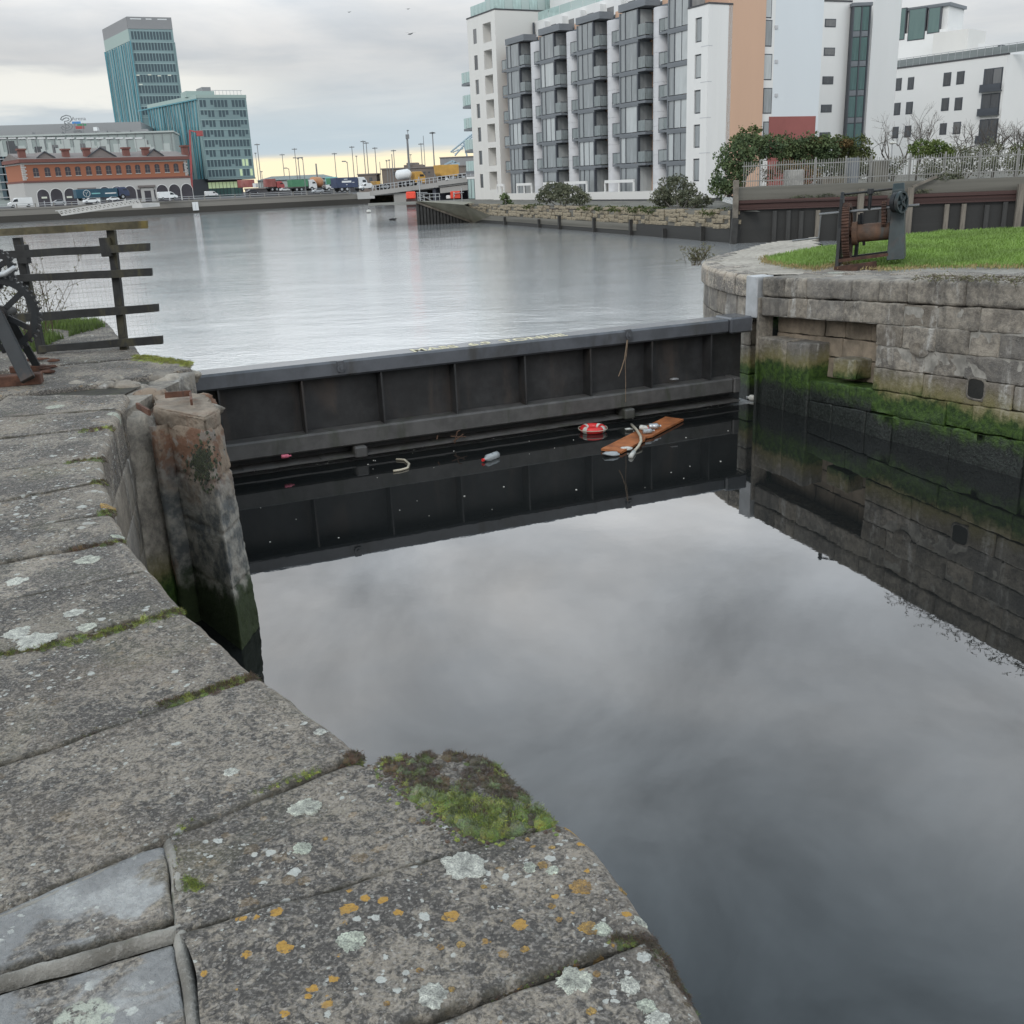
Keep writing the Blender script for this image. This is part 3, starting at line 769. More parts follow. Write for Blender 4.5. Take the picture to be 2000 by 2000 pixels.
for _ in range(420):      # thin outliers where the cushion gives out on the bare stone
    a, b_ = random.choice([(MP[i], MP[(i+1) % len(MP)]) for i in (9, 10, 11, 12, 13, 14, 15)]); t = random.random()
    x, y = a[0]+(b_[0]-a[0])*t+random.gauss(-6, 16), a[1]+(b_[1]-a[1])*t+random.gauss(3, 12); h = onstone(x, y)
    if h: ms.clump(h[0], h[2], random.uniform(.003, .0085), random.choice(GREEN[2:3]+BROWN+GREEN[:2]), .6)
ms.build('thick green and rust brown moss cushions covering the bulging corner of a coping stone')
ms = Moss()
def strip(pts, wd, n, cols, rr=(.008, .018), dens=lambda t: 1.):
    f, Ln, _ = poly([V(p[0], p[1], 0) for p in pts])
    for _ in range(n):
        t = random.random()
        if random.random() > dens(t): continue
        p = f(t*Ln); x, y = p.x+random.gauss(0, wd), p.y+random.gauss(0, wd*.45)
        h = onstone(x, y)
        if h: ms.clump(h[0]-V(0, 0, .004), h[2]+V(0, 0, 1), random.uniform(*rr)*h[1]/2.8*.9, random.choice(cols), random.uniform(.3, .6))
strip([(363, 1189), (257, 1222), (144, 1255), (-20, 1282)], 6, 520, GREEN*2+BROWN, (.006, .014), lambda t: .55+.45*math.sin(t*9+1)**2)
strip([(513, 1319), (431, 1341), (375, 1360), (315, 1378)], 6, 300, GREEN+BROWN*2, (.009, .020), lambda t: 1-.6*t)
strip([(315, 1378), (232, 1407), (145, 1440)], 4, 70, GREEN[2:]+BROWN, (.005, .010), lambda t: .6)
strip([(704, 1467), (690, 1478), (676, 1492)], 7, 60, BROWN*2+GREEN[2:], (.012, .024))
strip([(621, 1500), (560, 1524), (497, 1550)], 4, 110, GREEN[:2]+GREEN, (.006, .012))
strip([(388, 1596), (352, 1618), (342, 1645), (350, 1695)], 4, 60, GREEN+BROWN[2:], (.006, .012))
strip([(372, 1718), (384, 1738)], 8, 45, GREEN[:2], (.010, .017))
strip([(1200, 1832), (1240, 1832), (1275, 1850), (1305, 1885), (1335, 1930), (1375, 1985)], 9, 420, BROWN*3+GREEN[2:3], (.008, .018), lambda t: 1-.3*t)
strip([(1200, 1834), (1225, 1836)], 7, 50, GREEN, (.008, .014))
strip([(1150, 1862), (1010, 1930), (960, 1950)], 4, 80, GREEN[2:3]+BROWN, (.004, .009), lambda t: .7)
strip([(945, 1638), (880, 1650), (838, 1660)], 4, 60, GREEN[2:3]+BROWN[2:], (.004, .010))
strip([(252, 1052), (225, 1060), (138, 1073)], 3, 90, GREEN[1:3]+BROWN, (.006, .012), lambda t: 1-.6*t)
strip([(222, 1000), (200, 1003)], 4, 30, GREEN+BROWN, (.008, .016))
for a, b_ in (((205, 940), (180, 944)), ((200, 895), (130, 903)), ((221, 835), (160, 842))): strip([a, b_], 3, 26, GREEN[2:]+BROWN, (.008, .014))
ms.build('lines of green and brown moss growing in the joints of the near coping')
ms = Moss()
for _ in range(260):   # on the quay head by the gate
    x, y = random.uniform(262, 370), 0; t = (x-262)/108; y = 697+t*14+random.gauss(0, 3.0)
    p = atz(x, y, .0)
    ms.clump(p, (0, 0, 1), random.uniform(.02, .05), random.choice([(.20, .23, .02), (.24, .26, .03), (.12, .11, .02)]), .25)
_bb = [BVHTree.FromPolygons([v.co for v in o.data.vertices], [p.vertices for p in o.data.polygons]) for o in but.children if o.name.startswith('shaft')][0]
for _ in range(420):
    x, y = 394+random.gauss(0, 13), 905+random.gauss(0, 20)
    h = _bb.ray_cast(EYE, ray(x+abs(y-905)*.2, y).normalized())
    if h[0] is not None: ms.clump(h[0], h[1]+V(0, 0, .3), random.uniform(.006, .017), random.choice([(.015, .024, .008), (.03, .042, .012), (.045, .06, .018)]), .7)
ms.build('yellow green moss along the edge of the quay head beside the gate')

def lichens(spots_, label, cols):
    mb = MB(); mb.c = []
    for (x, y, r) in spots_:
        h = onstone(x, y)
        if not h: continue
        c, nz = h[0], h[2]; rr = r*h[1]/FOC; sd = random.random()*40; X = nz.orthogonal().normalized(); Y = nz.cross(X); n = 46; base = random.choice(cols)
        rings = []
        for j, (q, z) in enumerate(((0, .0022), (.35, .002), (.62, .0022), (.85, .002), (1, .0008), (1.03, -.004))):
            row = []
            for k in range(n):
                a = 2*math.pi*k/n; ed = 1+.32*noise.noise(V(math.cos(a)*1.5, math.sin(a)*1.5, sd))+.26*noise.noise(V(math.cos(a)*5, math.sin(a)*5, sd))+.14*noise.noise(V(math.cos(a)*14, math.sin(a)*14, sd))
                p = c+(X*math.cos(a)+Y*math.sin(a))*rr*q*(ed if q > .5 else 1); row.append(p+nz*(z+.0022*noise.noise(p*160)*(q < 1)))
                v = .74+.55*noise.noise(p*130)+.5*noise.noise(p*45)+.1*(q > .7); mb.c.append(tuple(max(.02, b_*v) for b_ in base))
            rings.append(row)
        vs = [p for row in rings for p in row]; fs = [(j*n+k, j*n+(k+1) % n, (j+1)*n+(k+1) % n, (j+1)*n+k) for j in range(len(rings)-1) for k in range(n)]
        mb.add(vs, fs)
    o = mb.build('lichen', 'moss', smooth=True); tag(o, label, 'lichen', kind='stuff')
PALEL = [(.55, .56, .47), (.60, .60, .53), (.50, .53, .43)]; OCH = [(.40, .23, .03), (.46, .28, .05), (.34, .19, .03)]
lichens([(905, 1690, 38), (690, 1842, 28), (848, 1945, 26), (1122, 1915, 32), (595, 1576, 30), (592, 1657, 17), (625, 1430, 11), (452, 1508, 13), (37, 1236, 26), (70, 1250, 30), (168, 1225, 16), (140, 1198, 20), (1035, 1695, 13), (1080, 1700, 12), (1180, 1660, 15), (1175, 1815, 17), (1250, 1800, 13), (1285, 1990, 22), (1262, 1965, 17), (1232, 1925, 18), (170, 1095, 22), (32, 1135, 18), (230, 1048, 12)],
        'round pale green and white crusts of lichen on the near coping stones', PALEL)
lichens([(1136, 1732, 21), (1148, 1812, 17), (1060, 1690, 9), (1166, 1655, 12), (945, 1732, 6), (1077, 1770, 7), (1092, 1796, 6), (900, 1845, 8), (860, 1850, 7), (868, 1793, 6), (820, 1895, 7), (755, 1960, 6), (1025, 1854, 8), (882, 1932, 6), (1215, 1740, 10), (1030, 1640, 5), (1078, 1655, 6), (635, 1638, 5), (210, 990, 13), (250, 1062, 9), (1165, 1902, 7), (1155, 1975, 9)],
        'ochre yellow rosettes of lichen on the coping stones nearest the water', OCH)
# ------------------------------------------------------------------ timber fence on the quay head
fen = thing('timber_fence', 'weathered dark timber fence of five rails with wire mesh on the quay head', 'fence', tuple(atz(243, 683, 0)))
FP0, FP1 = atz(243, 683, 0), atz(83, 690, 0); FU = (FP1-FP0).normalized(); FN = V(FU.y, -FU.x, 0)
if FN.y > 0: FN = -FN
def fpt(px, py, off=0.): return atpl(px, py, FP0+FN*off, FN)
for (a, b_, c, d) in (((0, 461), (287, 446), (0, 448), (286, 431)), ((0, 506), (291, 490), (0, 491), (291, 475)), ((0, 553), (296, 539), (0, 540), (295, 524)),
                      ((0, 633), (309, 609), (0, 615), (308, 594)), ((75, 689), (317, 672), (75, 676), (316, 656))):
    lo0, lo1, hi0, hi1 = fpt(*a, .05), fpt(*b_, .05), fpt(*c, .05), fpt(*d, .05)
    ext = (lo0-lo1).normalized()*1.2
    if a[0] == 0: lo0 += ext; hi0 += ext
    mb = MB(); n = 24
    off = -FN*.05
    vs = []
    for i in range(n+1):
        t = i/n; j = .006*noise.noise(V(t*9, a[1]*.1, 0))
        l, h = lo0.lerp(lo1, t)+V(0, 0, j), hi0.lerp(hi1, t)+V(0, 0, j*.6)
        vs += [l, h, h+off, l+off]
    fs = [(0, 1, 2, 3), (4*n+3, 4*n+2, 4*n+1, 4*n)]
    for i in range(n):
        for k in range(4): fs.append((i*4+k, i*4+(k+1) % 4, i*4+4+(k+1) % 4, i*4+4+k))
    mb.add(vs, fs); mb.build('rail', 'mossy_timber' if a[1] == 461 else 'tar_timber', fen)
for (top, bot, wpx) in (((217, 449), (243, 684), 13), ((34, 464), (83, 692), 14)):
    t, b_ = fpt(*top, -.06), fpt(*bot, -.06)
    MB().bar(b_-V(0, 0, .05), t, .085, .085, FN).build('post', 'tar_timber', fen, bevel=.006)
    t2 = fpt(top[0]-12, top[1]+16, -.0); t3 = fpt(top[0]+3, top[1]+50, -.0)
for (a, b_) in (((206, 464), (218, 474)), ((43, 478), (48, 489))):
    p = fpt(*a, -.0); MB().box(p.x-.06, p.x+.05, p.y-.05, p.y+.05, p.z-.2, p.z).build('cleat', 'tar_timber', fen, bevel=.005)
mb = MB()      # square wire mesh behind the rails
m0, m1 = fpt(60, 690, -.02), fpt(305, 672, -.02); Lm = (m1-m0).length; um = (m1-m0).normalized()
for i in range(int(Lm/.05)+1):
    p = m0+um*(.05*i); q = p+V(0, 0, 1.30); mb.bar(p, q, .001, .001)
for j in range(26):
    p = m0+V(0, 0, .02+.05*j); mb.bar(p, p+um*Lm, .001, .001)
mb.build('wire_mesh', 'wire', fen, kind='stuff')

# ------------------------------------------------------------------ cast iron winch at the left edge
def gear(mb, c, ax, r, wd, teeth, th, rim=.05, spokes=5, hub=.06):
    ax = Vector(ax).normalized(); x = ax.orthogonal().normalized(); x = (V(0, 0, 1)-ax*ax.z).normalized(); y = ax.cross(x); c = Vector(c)
    def ring(r0, r1, w, n=48):
        vs = []; fs = []
        for i in range(n):
            a = 2*math.pi*i/n; d = x*math.cos(a)+y*math.sin(a)
            vs += [c+d*r0-ax*w/2, c+d*r1-ax*w/2, c+d*r1+ax*w/2, c+d*r0+ax*w/2]
        for i in range(n):
            j = (i+1) % n
            for k in range(4): fs.append((i*4+k, i*4+(k+1) % 4, j*4+(k+1) % 4, j*4+k))
        mb.add(vs, fs)
    ring(r-rim, r, wd); ring(.02, hub, wd*1.3, 20)
    for i in range(teeth):
        a = 2*math.pi*(i+.5)/teeth; d = x*math.cos(a)+y*math.sin(a); e = -x*math.sin(a)+y*math.cos(a); hw = math.pi*r/teeth*.55
        p = [c+d*(r-.004)+e*s*hw+ax*t*wd/2 for s, t in ((-1, -1), (1, -1), (1, 1), (-1, 1))]+[c+d*(r+th)+e*s*hw*.6+ax*t*wd/2 for s, t in ((-1, -1), (1, -1), (1, 1), (-1, 1))]
        mb.hexa(p)
    for i in range(spokes):
        a = 2*math.pi*(i+.3)/spokes; d = x*math.cos(a)+y*math.sin(a); mb.bar(c+d*hub*.8, c+d*(r-rim*.7), .05, wd*.6, ax)
LW = atz(40, 740, 0)
lwn = thing('lock_winch', 'black cast iron winch with toothed gear wheel at the left edge before the fence', 'winch', tuple(LW))
gc = atY(0, 613, 9.75); gax = V(.22, -.97, .05)
mb = MB(); gear(mb, gc, gax, .345, .07, 40, .028, .06, 5, .08); mb.build('gear_wheel', 'winch_black', lwn)
mb = MB(); gear(mb, gc-gax*.22+V(-.02, 0, .42), gax, .17, .07, 20, .025, .05, 4, .05); mb.build('pinion', 'winch_black', lwn)
mb = MB(); mb.tube([gc-gax*.5, gc+gax*.22], .045, 12); mb.build('axle', 'winch_black', lwn, smooth=True)
f0 = gc+gax*.16
for s, ft in ((1, (55, 742)), (-1, (-75, 752))):
    b_ = atz(*ft, .07); MB().bar(b_, f0+V(.0, 0, .02), .13, .05, gax).build('frame_leg', 'winch_black', lwn, bevel=.006)
b_ = atz(72, 715, .05); MB().bar(b_, gc-gax*.25, .07, .04, gax).build('brace', 'winch_black', lwn)
mb = MB(); mb.tube([atY(-40, 545, 9.75), atY(10, 535, 9.72), atY(28, 522, 9.7)], [.03, .026, .02], 8); mb.build('lever', 'galvanised', lwn, smooth=True)
p0 = atz(-60, 760, .0); p1 = atz(84, 748, .0)
MB().bar(p0+V(0, 0, .05), p1+V(0, 0, .05), .16, .10).build('base_beam', 'rust', lwn, bevel=.008)
p0 = atz(20, 730, .0); p1 = atz(92, 722, .0); MB().bar(p0+V(0, 0, .04), p1+V(0, 0, .02), .1, .06).build('base_beam', 'rust', lwn, bevel=.006)
for i in range(9):
    p = atz(random.uniform(60, 105), random.uniform(700, 726), .02); rock('rust_flake', 'rust', lwn, p, random.uniform(.02, .05), i*2.2, (1.5, .7, .4))

# dry plants by the fence
class Stalks:
    def __init__(s): s.mb = MB(); s.lf = MB()
    def stalk(s, base, h, lean, twigs=5, leaf=.03, nl=5):
        p = Vector(base); d = V(lean[0], lean[1], 1).normalized(); pts = [p]
        for i in range(6):
            d = (d+V(random.gauss(0, .12), random.gauss(0, .12), 0)).normalized(); p = p+d*h/6; pts.append(p)
        s.mb.tube(pts, [.006-.0008*i for i in range(7)], 4)
        for k in range(twigs):
            i = random.randint(2, 6); q = pts[i]; e = (d+V(random.gauss(0, .9), random.gauss(0, .9), random.gauss(.1, .4))).normalized(); L = h*random.uniform(.15, .4)
            s.mb.tube([q, q+e*L*.5+V(0, 0, .01), q+e*L], [.003, .0025, .0015], 4)
            for j in range(nl):
                r = q+e*L*random.uniform(.3, 1); s.leafq(r, leaf)
    def leafq(s, r, L):
        a = Vector([random.gauss(0, 1) for _ in range(3)]).normalized(); b_ = a.orthogonal().normalized()
        s.lf.quad(r, r+a*L*.5+b_*L*.25, r+a*L, r+a*L*.5-b_*L*.25)
plain('weed_leaf', (.12, .115, .06), .8, 0, .4, 30, 0); plain('grass_blade', (.10, .155, .03), .7, 0, .4, 1.5, 0); plain('dry_grass', (.30, .24, .11), .8, 0, .3, 4, 0)
pl = thing('dead_weed', 'tall brown weed with a few curled leaves behind the timber fence', 'plant', tuple(atz(75, 655, 0)))
st = Stalks()
for i in range(22): st.stalk(atz(random.uniform(20, 110), random.uniform(645, 675), -.03), random.uniform(.5, 1.1), (random.uniform(-.1, .6), 0), 6, .035, 4)
st.mb.build('stem', 'dry_stalk', pl, kind='stuff'); st.lf.build('leaf', 'weed_leaf', pl, kind='stuff')
def blades(n, ptf, h, wd, name, mat, label, parent=None, lean=.4, cat='grass'):
    mb = MB(); vs = []; fs = []
    for _ in range(n):
        p = ptf()
        if p is None: continue
        a = random.random()*6.283; H = h*random.uniform(.45, 1.2); d = V(math.cos(a), math.sin(a), 0); e = V(-d.y, d.x, 0)*wd*random.uniform(.7, 1.3)
        o = len(vs); l = lean*random.random(); vs += [p-e, p+e, p+d*H*l*.4+V(0, 0, H*.6)+e*.6, p+d*H*l+V(0, 0, H)]; fs += [(o, o+1, o+2), (o, o+2, o+3)]
    mb.add(vs, fs); o = mb.build(name, mat, parent)
    if parent is None: tag(o, label, cat, kind='stuff')
    return o
GP = [(-10, 690), (40, 648), (110, 628), (190, 632), (208, 640), (150, 655), (100, 672), (70, 690)]
def gp():
    for _ in range(9):
        x, y = random.uniform(-10, 208), random.uniform(628, 690)
        if inpoly(x, y, GP) and noise.noise(V(x*.02, y*.05, 0)) > -.25: return atz(x, y, -.02)
blades(5000, gp, .11, .006, 'grass', 'grass_blade', 'rough green grass on the quay head behind the timber fence')

# ------------------------------------------------------------------ the lock gate
G = Frame(GL, GU, GN)
def gu(px, py, p=0.):
    q = atpl(px, py, GL+GN*p, GN)-GL; return q.dot(GU), q.z
gate = thing('lock_gate', 'dark grey steel lock gate closing the basin between the two quays', 'lock gate', tuple(GL+GU*3.7+V(0, 0, -2.4)))
U0, U1 = -1.0, 8.22
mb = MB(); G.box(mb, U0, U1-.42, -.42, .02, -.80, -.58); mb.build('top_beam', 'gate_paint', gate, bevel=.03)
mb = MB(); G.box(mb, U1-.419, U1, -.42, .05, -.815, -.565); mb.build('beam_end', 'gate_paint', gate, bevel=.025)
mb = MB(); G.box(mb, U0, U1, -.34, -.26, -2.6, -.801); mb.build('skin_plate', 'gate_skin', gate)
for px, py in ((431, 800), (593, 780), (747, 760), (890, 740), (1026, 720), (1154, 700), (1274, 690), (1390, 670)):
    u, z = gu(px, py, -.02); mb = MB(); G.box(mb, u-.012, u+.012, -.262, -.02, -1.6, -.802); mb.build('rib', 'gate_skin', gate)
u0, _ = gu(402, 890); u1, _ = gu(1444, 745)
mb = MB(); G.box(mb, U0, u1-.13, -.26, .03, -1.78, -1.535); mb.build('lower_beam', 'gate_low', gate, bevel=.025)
mb = MB(); G.box(mb, u1-.125, u1, -.26, .045, -1.785, -1.53); mb.build('beam_end', 'gate_low', gate, bevel=.02)
mb = MB(); n = 60
for i in range(n):   # wet flange just above the water with a ragged line of weed and dirt
    ua, ub = U0+(u1-U0)*i/n, U0+(u1-U0)*(i+1)/n
    w_ = .05+.03*noise.noise(V(i*.4, 0, 0)); G.box(mb, ua, ub, -.26, w_, -1.93, -1.905+.01*noise.noise(V(i*.9, 3, 0)))
mb.build('flange', 'gate_low', gate)
for px, py in ((666, 719), (1228, 656)):
    u, z = gu(px, py, .03); c = G.P(u, .035, z)
    mb = MB(); mb.tube([c-GN*.02, c+GN*.02], .055, 20); mb.tube([c+GN*.02, c+GN*.045], .022, 10); mb.build('lifting_lug', 'gate_paint', gate, smooth=False)
    mb = MB(); mb.hexa([G.P(u-.05, -.01, z-.06), G.P(u+.05, -.01, z-.06), G.P(u+.05, .032, z-.06), G.P(u-.05, .032, z-.06), G.P(u-.05, -.01, z+.1), G.P(u+.05, -.01, z+.1), G.P(u+.05, .032, z+.1), G.P(u-.05, .032, z+.1)]); mb.build('lug_plate', 'gate_paint', gate, bevel=.008)
for px in (700, 1225):
    u, z = gu(px, 850 if px == 700 else 800, .0); mb = MB(); G.box(mb, u-.09, u+.09, -.2, .10, -1.95, -1.79); mb.build('lower_bracket', 'gate_low', gate, bevel=.02)
# lettering painted on the top of the beam
ua, _ = gu(800, 683, -.2); ub, _ = gu(1098, 655, -.2)
txt = 'MASS  6.9  TONNE'; sz = .36
mt = Matrix(((GU.x, -GN.x, 0, 0), (GU.y, -GN.y, 0, 0), (0, 0, 1, 0), (0, 0, 0, 1)))
o = text_mesh(txt, sz, Matrix.Identity(4), 'lettering', 'letter_paint', None, .0015, .006)
xs = [v.co.x for v in o.data.vertices]; k = (ub-ua)/(max(xs)-min(xs))
o.data.transform(Matrix.Translation(G.P(ua, -.04, -.5775)) @ mt @ Matrix.Diagonal((k, .92, 1, 1)))
bm = bmesh.new(); bm.from_mesh(o.data); seen = set(); isl = []
for v0 in bm.verts:
    if v0 in seen: continue
    stk_, grp = [v0], []; seen.add(v0)
    while stk_:
        v = stk_.pop(); grp.append(v)
        for e_ in v.link_edges:
            u_ = e_.other_vert(v)
            if u_ not in seen: seen.add(u_); stk_.append(u_)
    isl.append(grp)
for grp in isl:
    ix = {v: i for i, v in enumerate(grp)}; fc = {f for v in grp for f in v.link_faces}
    mb = MB(); mb.add([v.co.copy() for v in grp], [tuple(ix[v] for v in f.verts) for f in fc]); mb.build('letter', 'letter_paint', gate)
bm.free(); bpy.data.objects.remove(o)
rp = thing('rope', 'frayed brown rope hanging from the right lug down the gate to the water', 'rope', tuple(atpl(1228, 665, GL+GN*.08, GN)))
q = lambda x, y, p=.08: atpl(x, y, GL+GN*p, GN)
MB().tube([q(1226, 664), q(1224, 690), q(1221, 706), q(1222, 740), q(1222, 785)], .0045, 6).build('strand', 'rope', rp)
MB().tube([q(1225, 664), q(1220, 700), q(1214, 720), q(1208, 735)], .008, 6).build('strand', 'rope', rp)
# ------------------------------------------------------------------ things afloat
def torus_pts(c, r, n=40): return [c+V(math.cos(2*math.pi*i/n)*r, math.sin(2*math.pi*i/n)*r, 0) for i in range(n+1)]
lb = thing('lifebuoy', 'red lifebuoy with white bands floating in front of the gate', 'lifebuoy', tuple(atz(1158, 845, ZW)))
c = atz(1158, 843, ZW)+V(0, 0, .045); bR, br = .148, .052
MB().tube(torus_pts(c, bR), br, 14, False).build('ring', 'red_plastic', lb, smooth=True)
for a0 in (.55, 2.2, 3.75, 5.5):
    pts = [c+V(math.cos(a0+i*.05)*bR, math.sin(a0+i*.05)*bR, 0) for i in range(9)]
    MB().tube(pts, br+.002, 14, False).build('white_band', 'white_plastic', lb, smooth=True)
mb = MB(); rr = bR+br+.012
pts = [c+V(math.cos(a)*(rr+.015*abs(math.sin(2*a))), math.sin(a)*(rr+.015*abs(math.sin(2*a))), .01) for a in [2*math.pi*i/48 for i in range(49)]]
mb.tube(pts, .006, 5, False); mb.build('grab_line', 'cream_hose', lb)
P4 = [atz(x, y, ZW+.012) for x, y in ((1174, 880), (1214, 886), (1335, 822), (1300, 817))]
mb = MB(); P6 = [P4[0], P4[1], P4[1].lerp(P4[2], .35), P4[1].lerp(P4[2], .42)+V(-.05, .03, 0), P4[1].lerp(P4[2], .47), P4[2], P4[3]]
mb.prism(P6, (0, 0, .03)); tag(mb.build('plank', 'plank_wood'), 'long orange brown board floating beside the lifebuoy', 'plank')
ho = [(1233, 829, .05), (1243, 839, .06), (1251, 852, .06), (1252, 862, .05), (1247, 872, .02), (1240, 880, 0), (1234, 889, 0)]
hz = thing('hose', 'bent cream hose lying over the floating board', 'hose', tuple(atz(1240, 880, ZW)))
MB().tube([atz(x, y, ZW+.02+h) for x, y, h in ho], .020, 8).build('tube', 'cream_hose', hz, smooth=True)
a, b_ = atz(1238, 883, ZW+.02), atz(1232, 892, ZW+.02); MB().tube([a, b_], .033, 10).build('end_cap', 'white_plastic', hz, smooth=True)
MB().tube([atz(x, y, ZW+.015) for x, y in ((774, 897), (790, 898), (799, 906), (796, 914), (782, 918), (768, 920))], .016, 8).build('hose', 'cream_hose', smooth=True)
tag(bpy.data.objects['hose.001'], 'short curved cream hose floating alone left of the plastic bottle', 'hose')
def bottle(p0, p1, r, mat, label, cap='red_plastic', cat='bottle'):
    a, b_ = Vector(p0), Vector(p1); t = thing('bottle', label, cat, tuple(a.lerp(b_, .5)))
    MB().tube([a, a.lerp(b_, .05), a.lerp(b_, .35), a.lerp(b_, .38), a.lerp(b_, .42), a.lerp(b_, .75), a.lerp(b_, .9), b_], [r*.7, r, r, r*.9, r, r, r*.4, r*.35], 12).build('body', mat, t, smooth=True)
    MB().tube([b_, b_+(b_-a)*.09], r*.42, 8).build('cap', cap, t)
W2 = ZW+.03
bottle(atz(972, 888, W2), atz(945, 898, W2), .055, 'clear_plastic', 'clear plastic bottle floating mid way along the gate')
bottle(atz(1482, 778, W2), atz(1460, 776, W2), .05, 'white_plastic', 'white plastic bottle floating at the right end of the gate', 'silver')
bottle(atz(1267, 833, W2+.06), atz(1289, 832, W2+.06), .045, 'silver', 'silver bottle lying on the upper half of the board', 'silver')
bottle(atz(1250, 835, W2+.05), atz(1266, 837, W2+.05), .04, 'white_plastic', 'crumpled white bottle lying beside the silver one on the board', 'pink_plastic')
bottle(atz(1256, 843, W2+.05), atz(1276, 841, W2+.05), .035, 'clear_plastic', 'small clear bottle lying lowest on the middle of the board', 'silver')
bottle(atpl(549, 892, GL+GN*.02, GN), atpl(567, 890, GL+GN*.02, GN), .028, 'pink_plastic', 'pink plastic bottle caught on the gate flange near its left end', 'pink_plastic')
for i, (x, y, r, lab, m_) in enumerate(((1195, 886, .09, 'torn grey plastic bag at the near end of the board', 'clear_plastic'), (1222, 876, .07, 'lump of pale foam resting on the near half of the board', 'white_plastic'),
        (442, 948, .05, 'scrap of white litter floating beside the broken buttress', 'white_plastic'), (1317, 740, .05, 'grey crushed can on the lower beam near its right end', 'silver'), (1228, 838, .045, 'small white lid floating behind the board', 'white_plastic'))):
    p = atz(x, y, ZW+.03) if i != 3 else atpl(x, y, GL+GN*-.1, GN)
    tag(rock('litter', m_, None, p, r, i*5.1, (1.3, .8, .35)), lab, 'litter')
tw = thing('branch', 'small red brown twig standing on the gate flange left of the lifebuoy', 'branch', tuple(atz(888, 860, ZW)))
st2 = MB()
for a, b_ in (((885, 862), (905, 848)), ((880, 852), (910, 853)), ((888, 866), (893, 843)), ((893, 843), (899, 840)), ((853, 858), (855, 850))): MB().tube([atpl(*a, GL+GN*.1, GN), atpl(*b_, GL+GN*.1, GN)], .008, 5).build('twig', 'twig', tw)
def fleck_pt():
    x = random.uniform(440, 1440); t = (x-440)/1000; y = 925-150*t+random.choice((random.gauss(8, 8), random.uniform(0, 160)))
    return atz(x, y, ZW+.004)
mb = MB()
for _ in range(60):
    p = fleck_pt(); s = random.uniform(.003, .010); mb.box(p.x-s, p.x+s, p.y-s*.7, p.y+s*.7, p.z-.004, p.z+s*.4)
tag(mb.build('debris', 'white_plastic'), 'scattered white flecks of scum floating along the gate', 'debris', kind='stuff')

# ------------------------------------------------------------------ right lock wall
RA, RB = V(4.12, 16.2, 0), V(6.14, 11.38, 0); RU = (RB-RA).normalized(); RN = V(-RU.y, RU.x, 0)
if RN.x > 0: RN = -RN
RT0, RSL = .02, .055
W = Frame(RA, RU, RN)                  # u towards the camera, p into the lock
def rz(s): return RT0+RSL*s
rw = thing('lock_wall', 'grey block lock wall on the right with green weed at the water line', 'wall', tuple(RA+V(0, 0, -2.5)))
SMAX = 12.0
courses = [0, -.31, -.60, -.90, -1.20, -1.51, -1.84, -2.5]
rnd = random.Random(4)
def wblock(s0, s1, z0, z1, p=0., name='wall_block', tide=-1.38, zt=None, amp=.016, er=.02, d=.45, R_=.018, cell=.04, gap=.003, mat='wall_stone'):
    zo = lambda t: RSL*(s0+(s1-s0)*t) if z0 > -2.2 else RSL*(s0+(s1-s0)*t)
    pr = arc_profile(z1-.004, z0+.004, d, R_, 4, R_*.9, back=d, ndown=5)
    return stone(name, rw, lambda t: W.P(s0+(s1-s0)*t, p, 0), lambda t: W.P(s0+(s1-s0)*t, p-d, 0), pr, max(4, int((s1-s0)/cell)), zoff=zo, amp=amp, gap=gap, er=er,
                 seed=s0*3+z0*7, mat=mat, length=s1-s0, tide=tide+(.13 if s0 < 2.5 else 0)+rnd.gauss(0, .02), fs=4.)
for ci in range(7):
    zt, zb = RT0+courses[ci], RT0+courses[ci+1]; s = 0.03; first = True
    while s < SMAX:
        L_ = rnd.uniform(.42, 1.15) if ci else rnd.uniform(.42, 1.0)
        e = s+L_
        inn = ci in (2, 3, 4) and s < 2.6
        if inn and e > 2.6-.25: e = 2.6
        if SMAX-e < .4: e = SMAX
        p = (-.34 if inn else rnd.gauss(0, .008))
        if ci == 0: wblock(s, e, zb, zt, p, 'coping_stone', d=.75, R_=.05, er=.03, cell=.035)
        elif ci in (5, 6) and s < 2.6: wblock(s, min(e, 2.6), zb, zt, -.02); e = min(e, 2.6)
        else: wblock(s, e, zb, zt, p, **(dict(mat='niche_stone') if inn else dict(gap=.001, er=.012, amp=.02) if ci >= 5 else {}))
        s = e
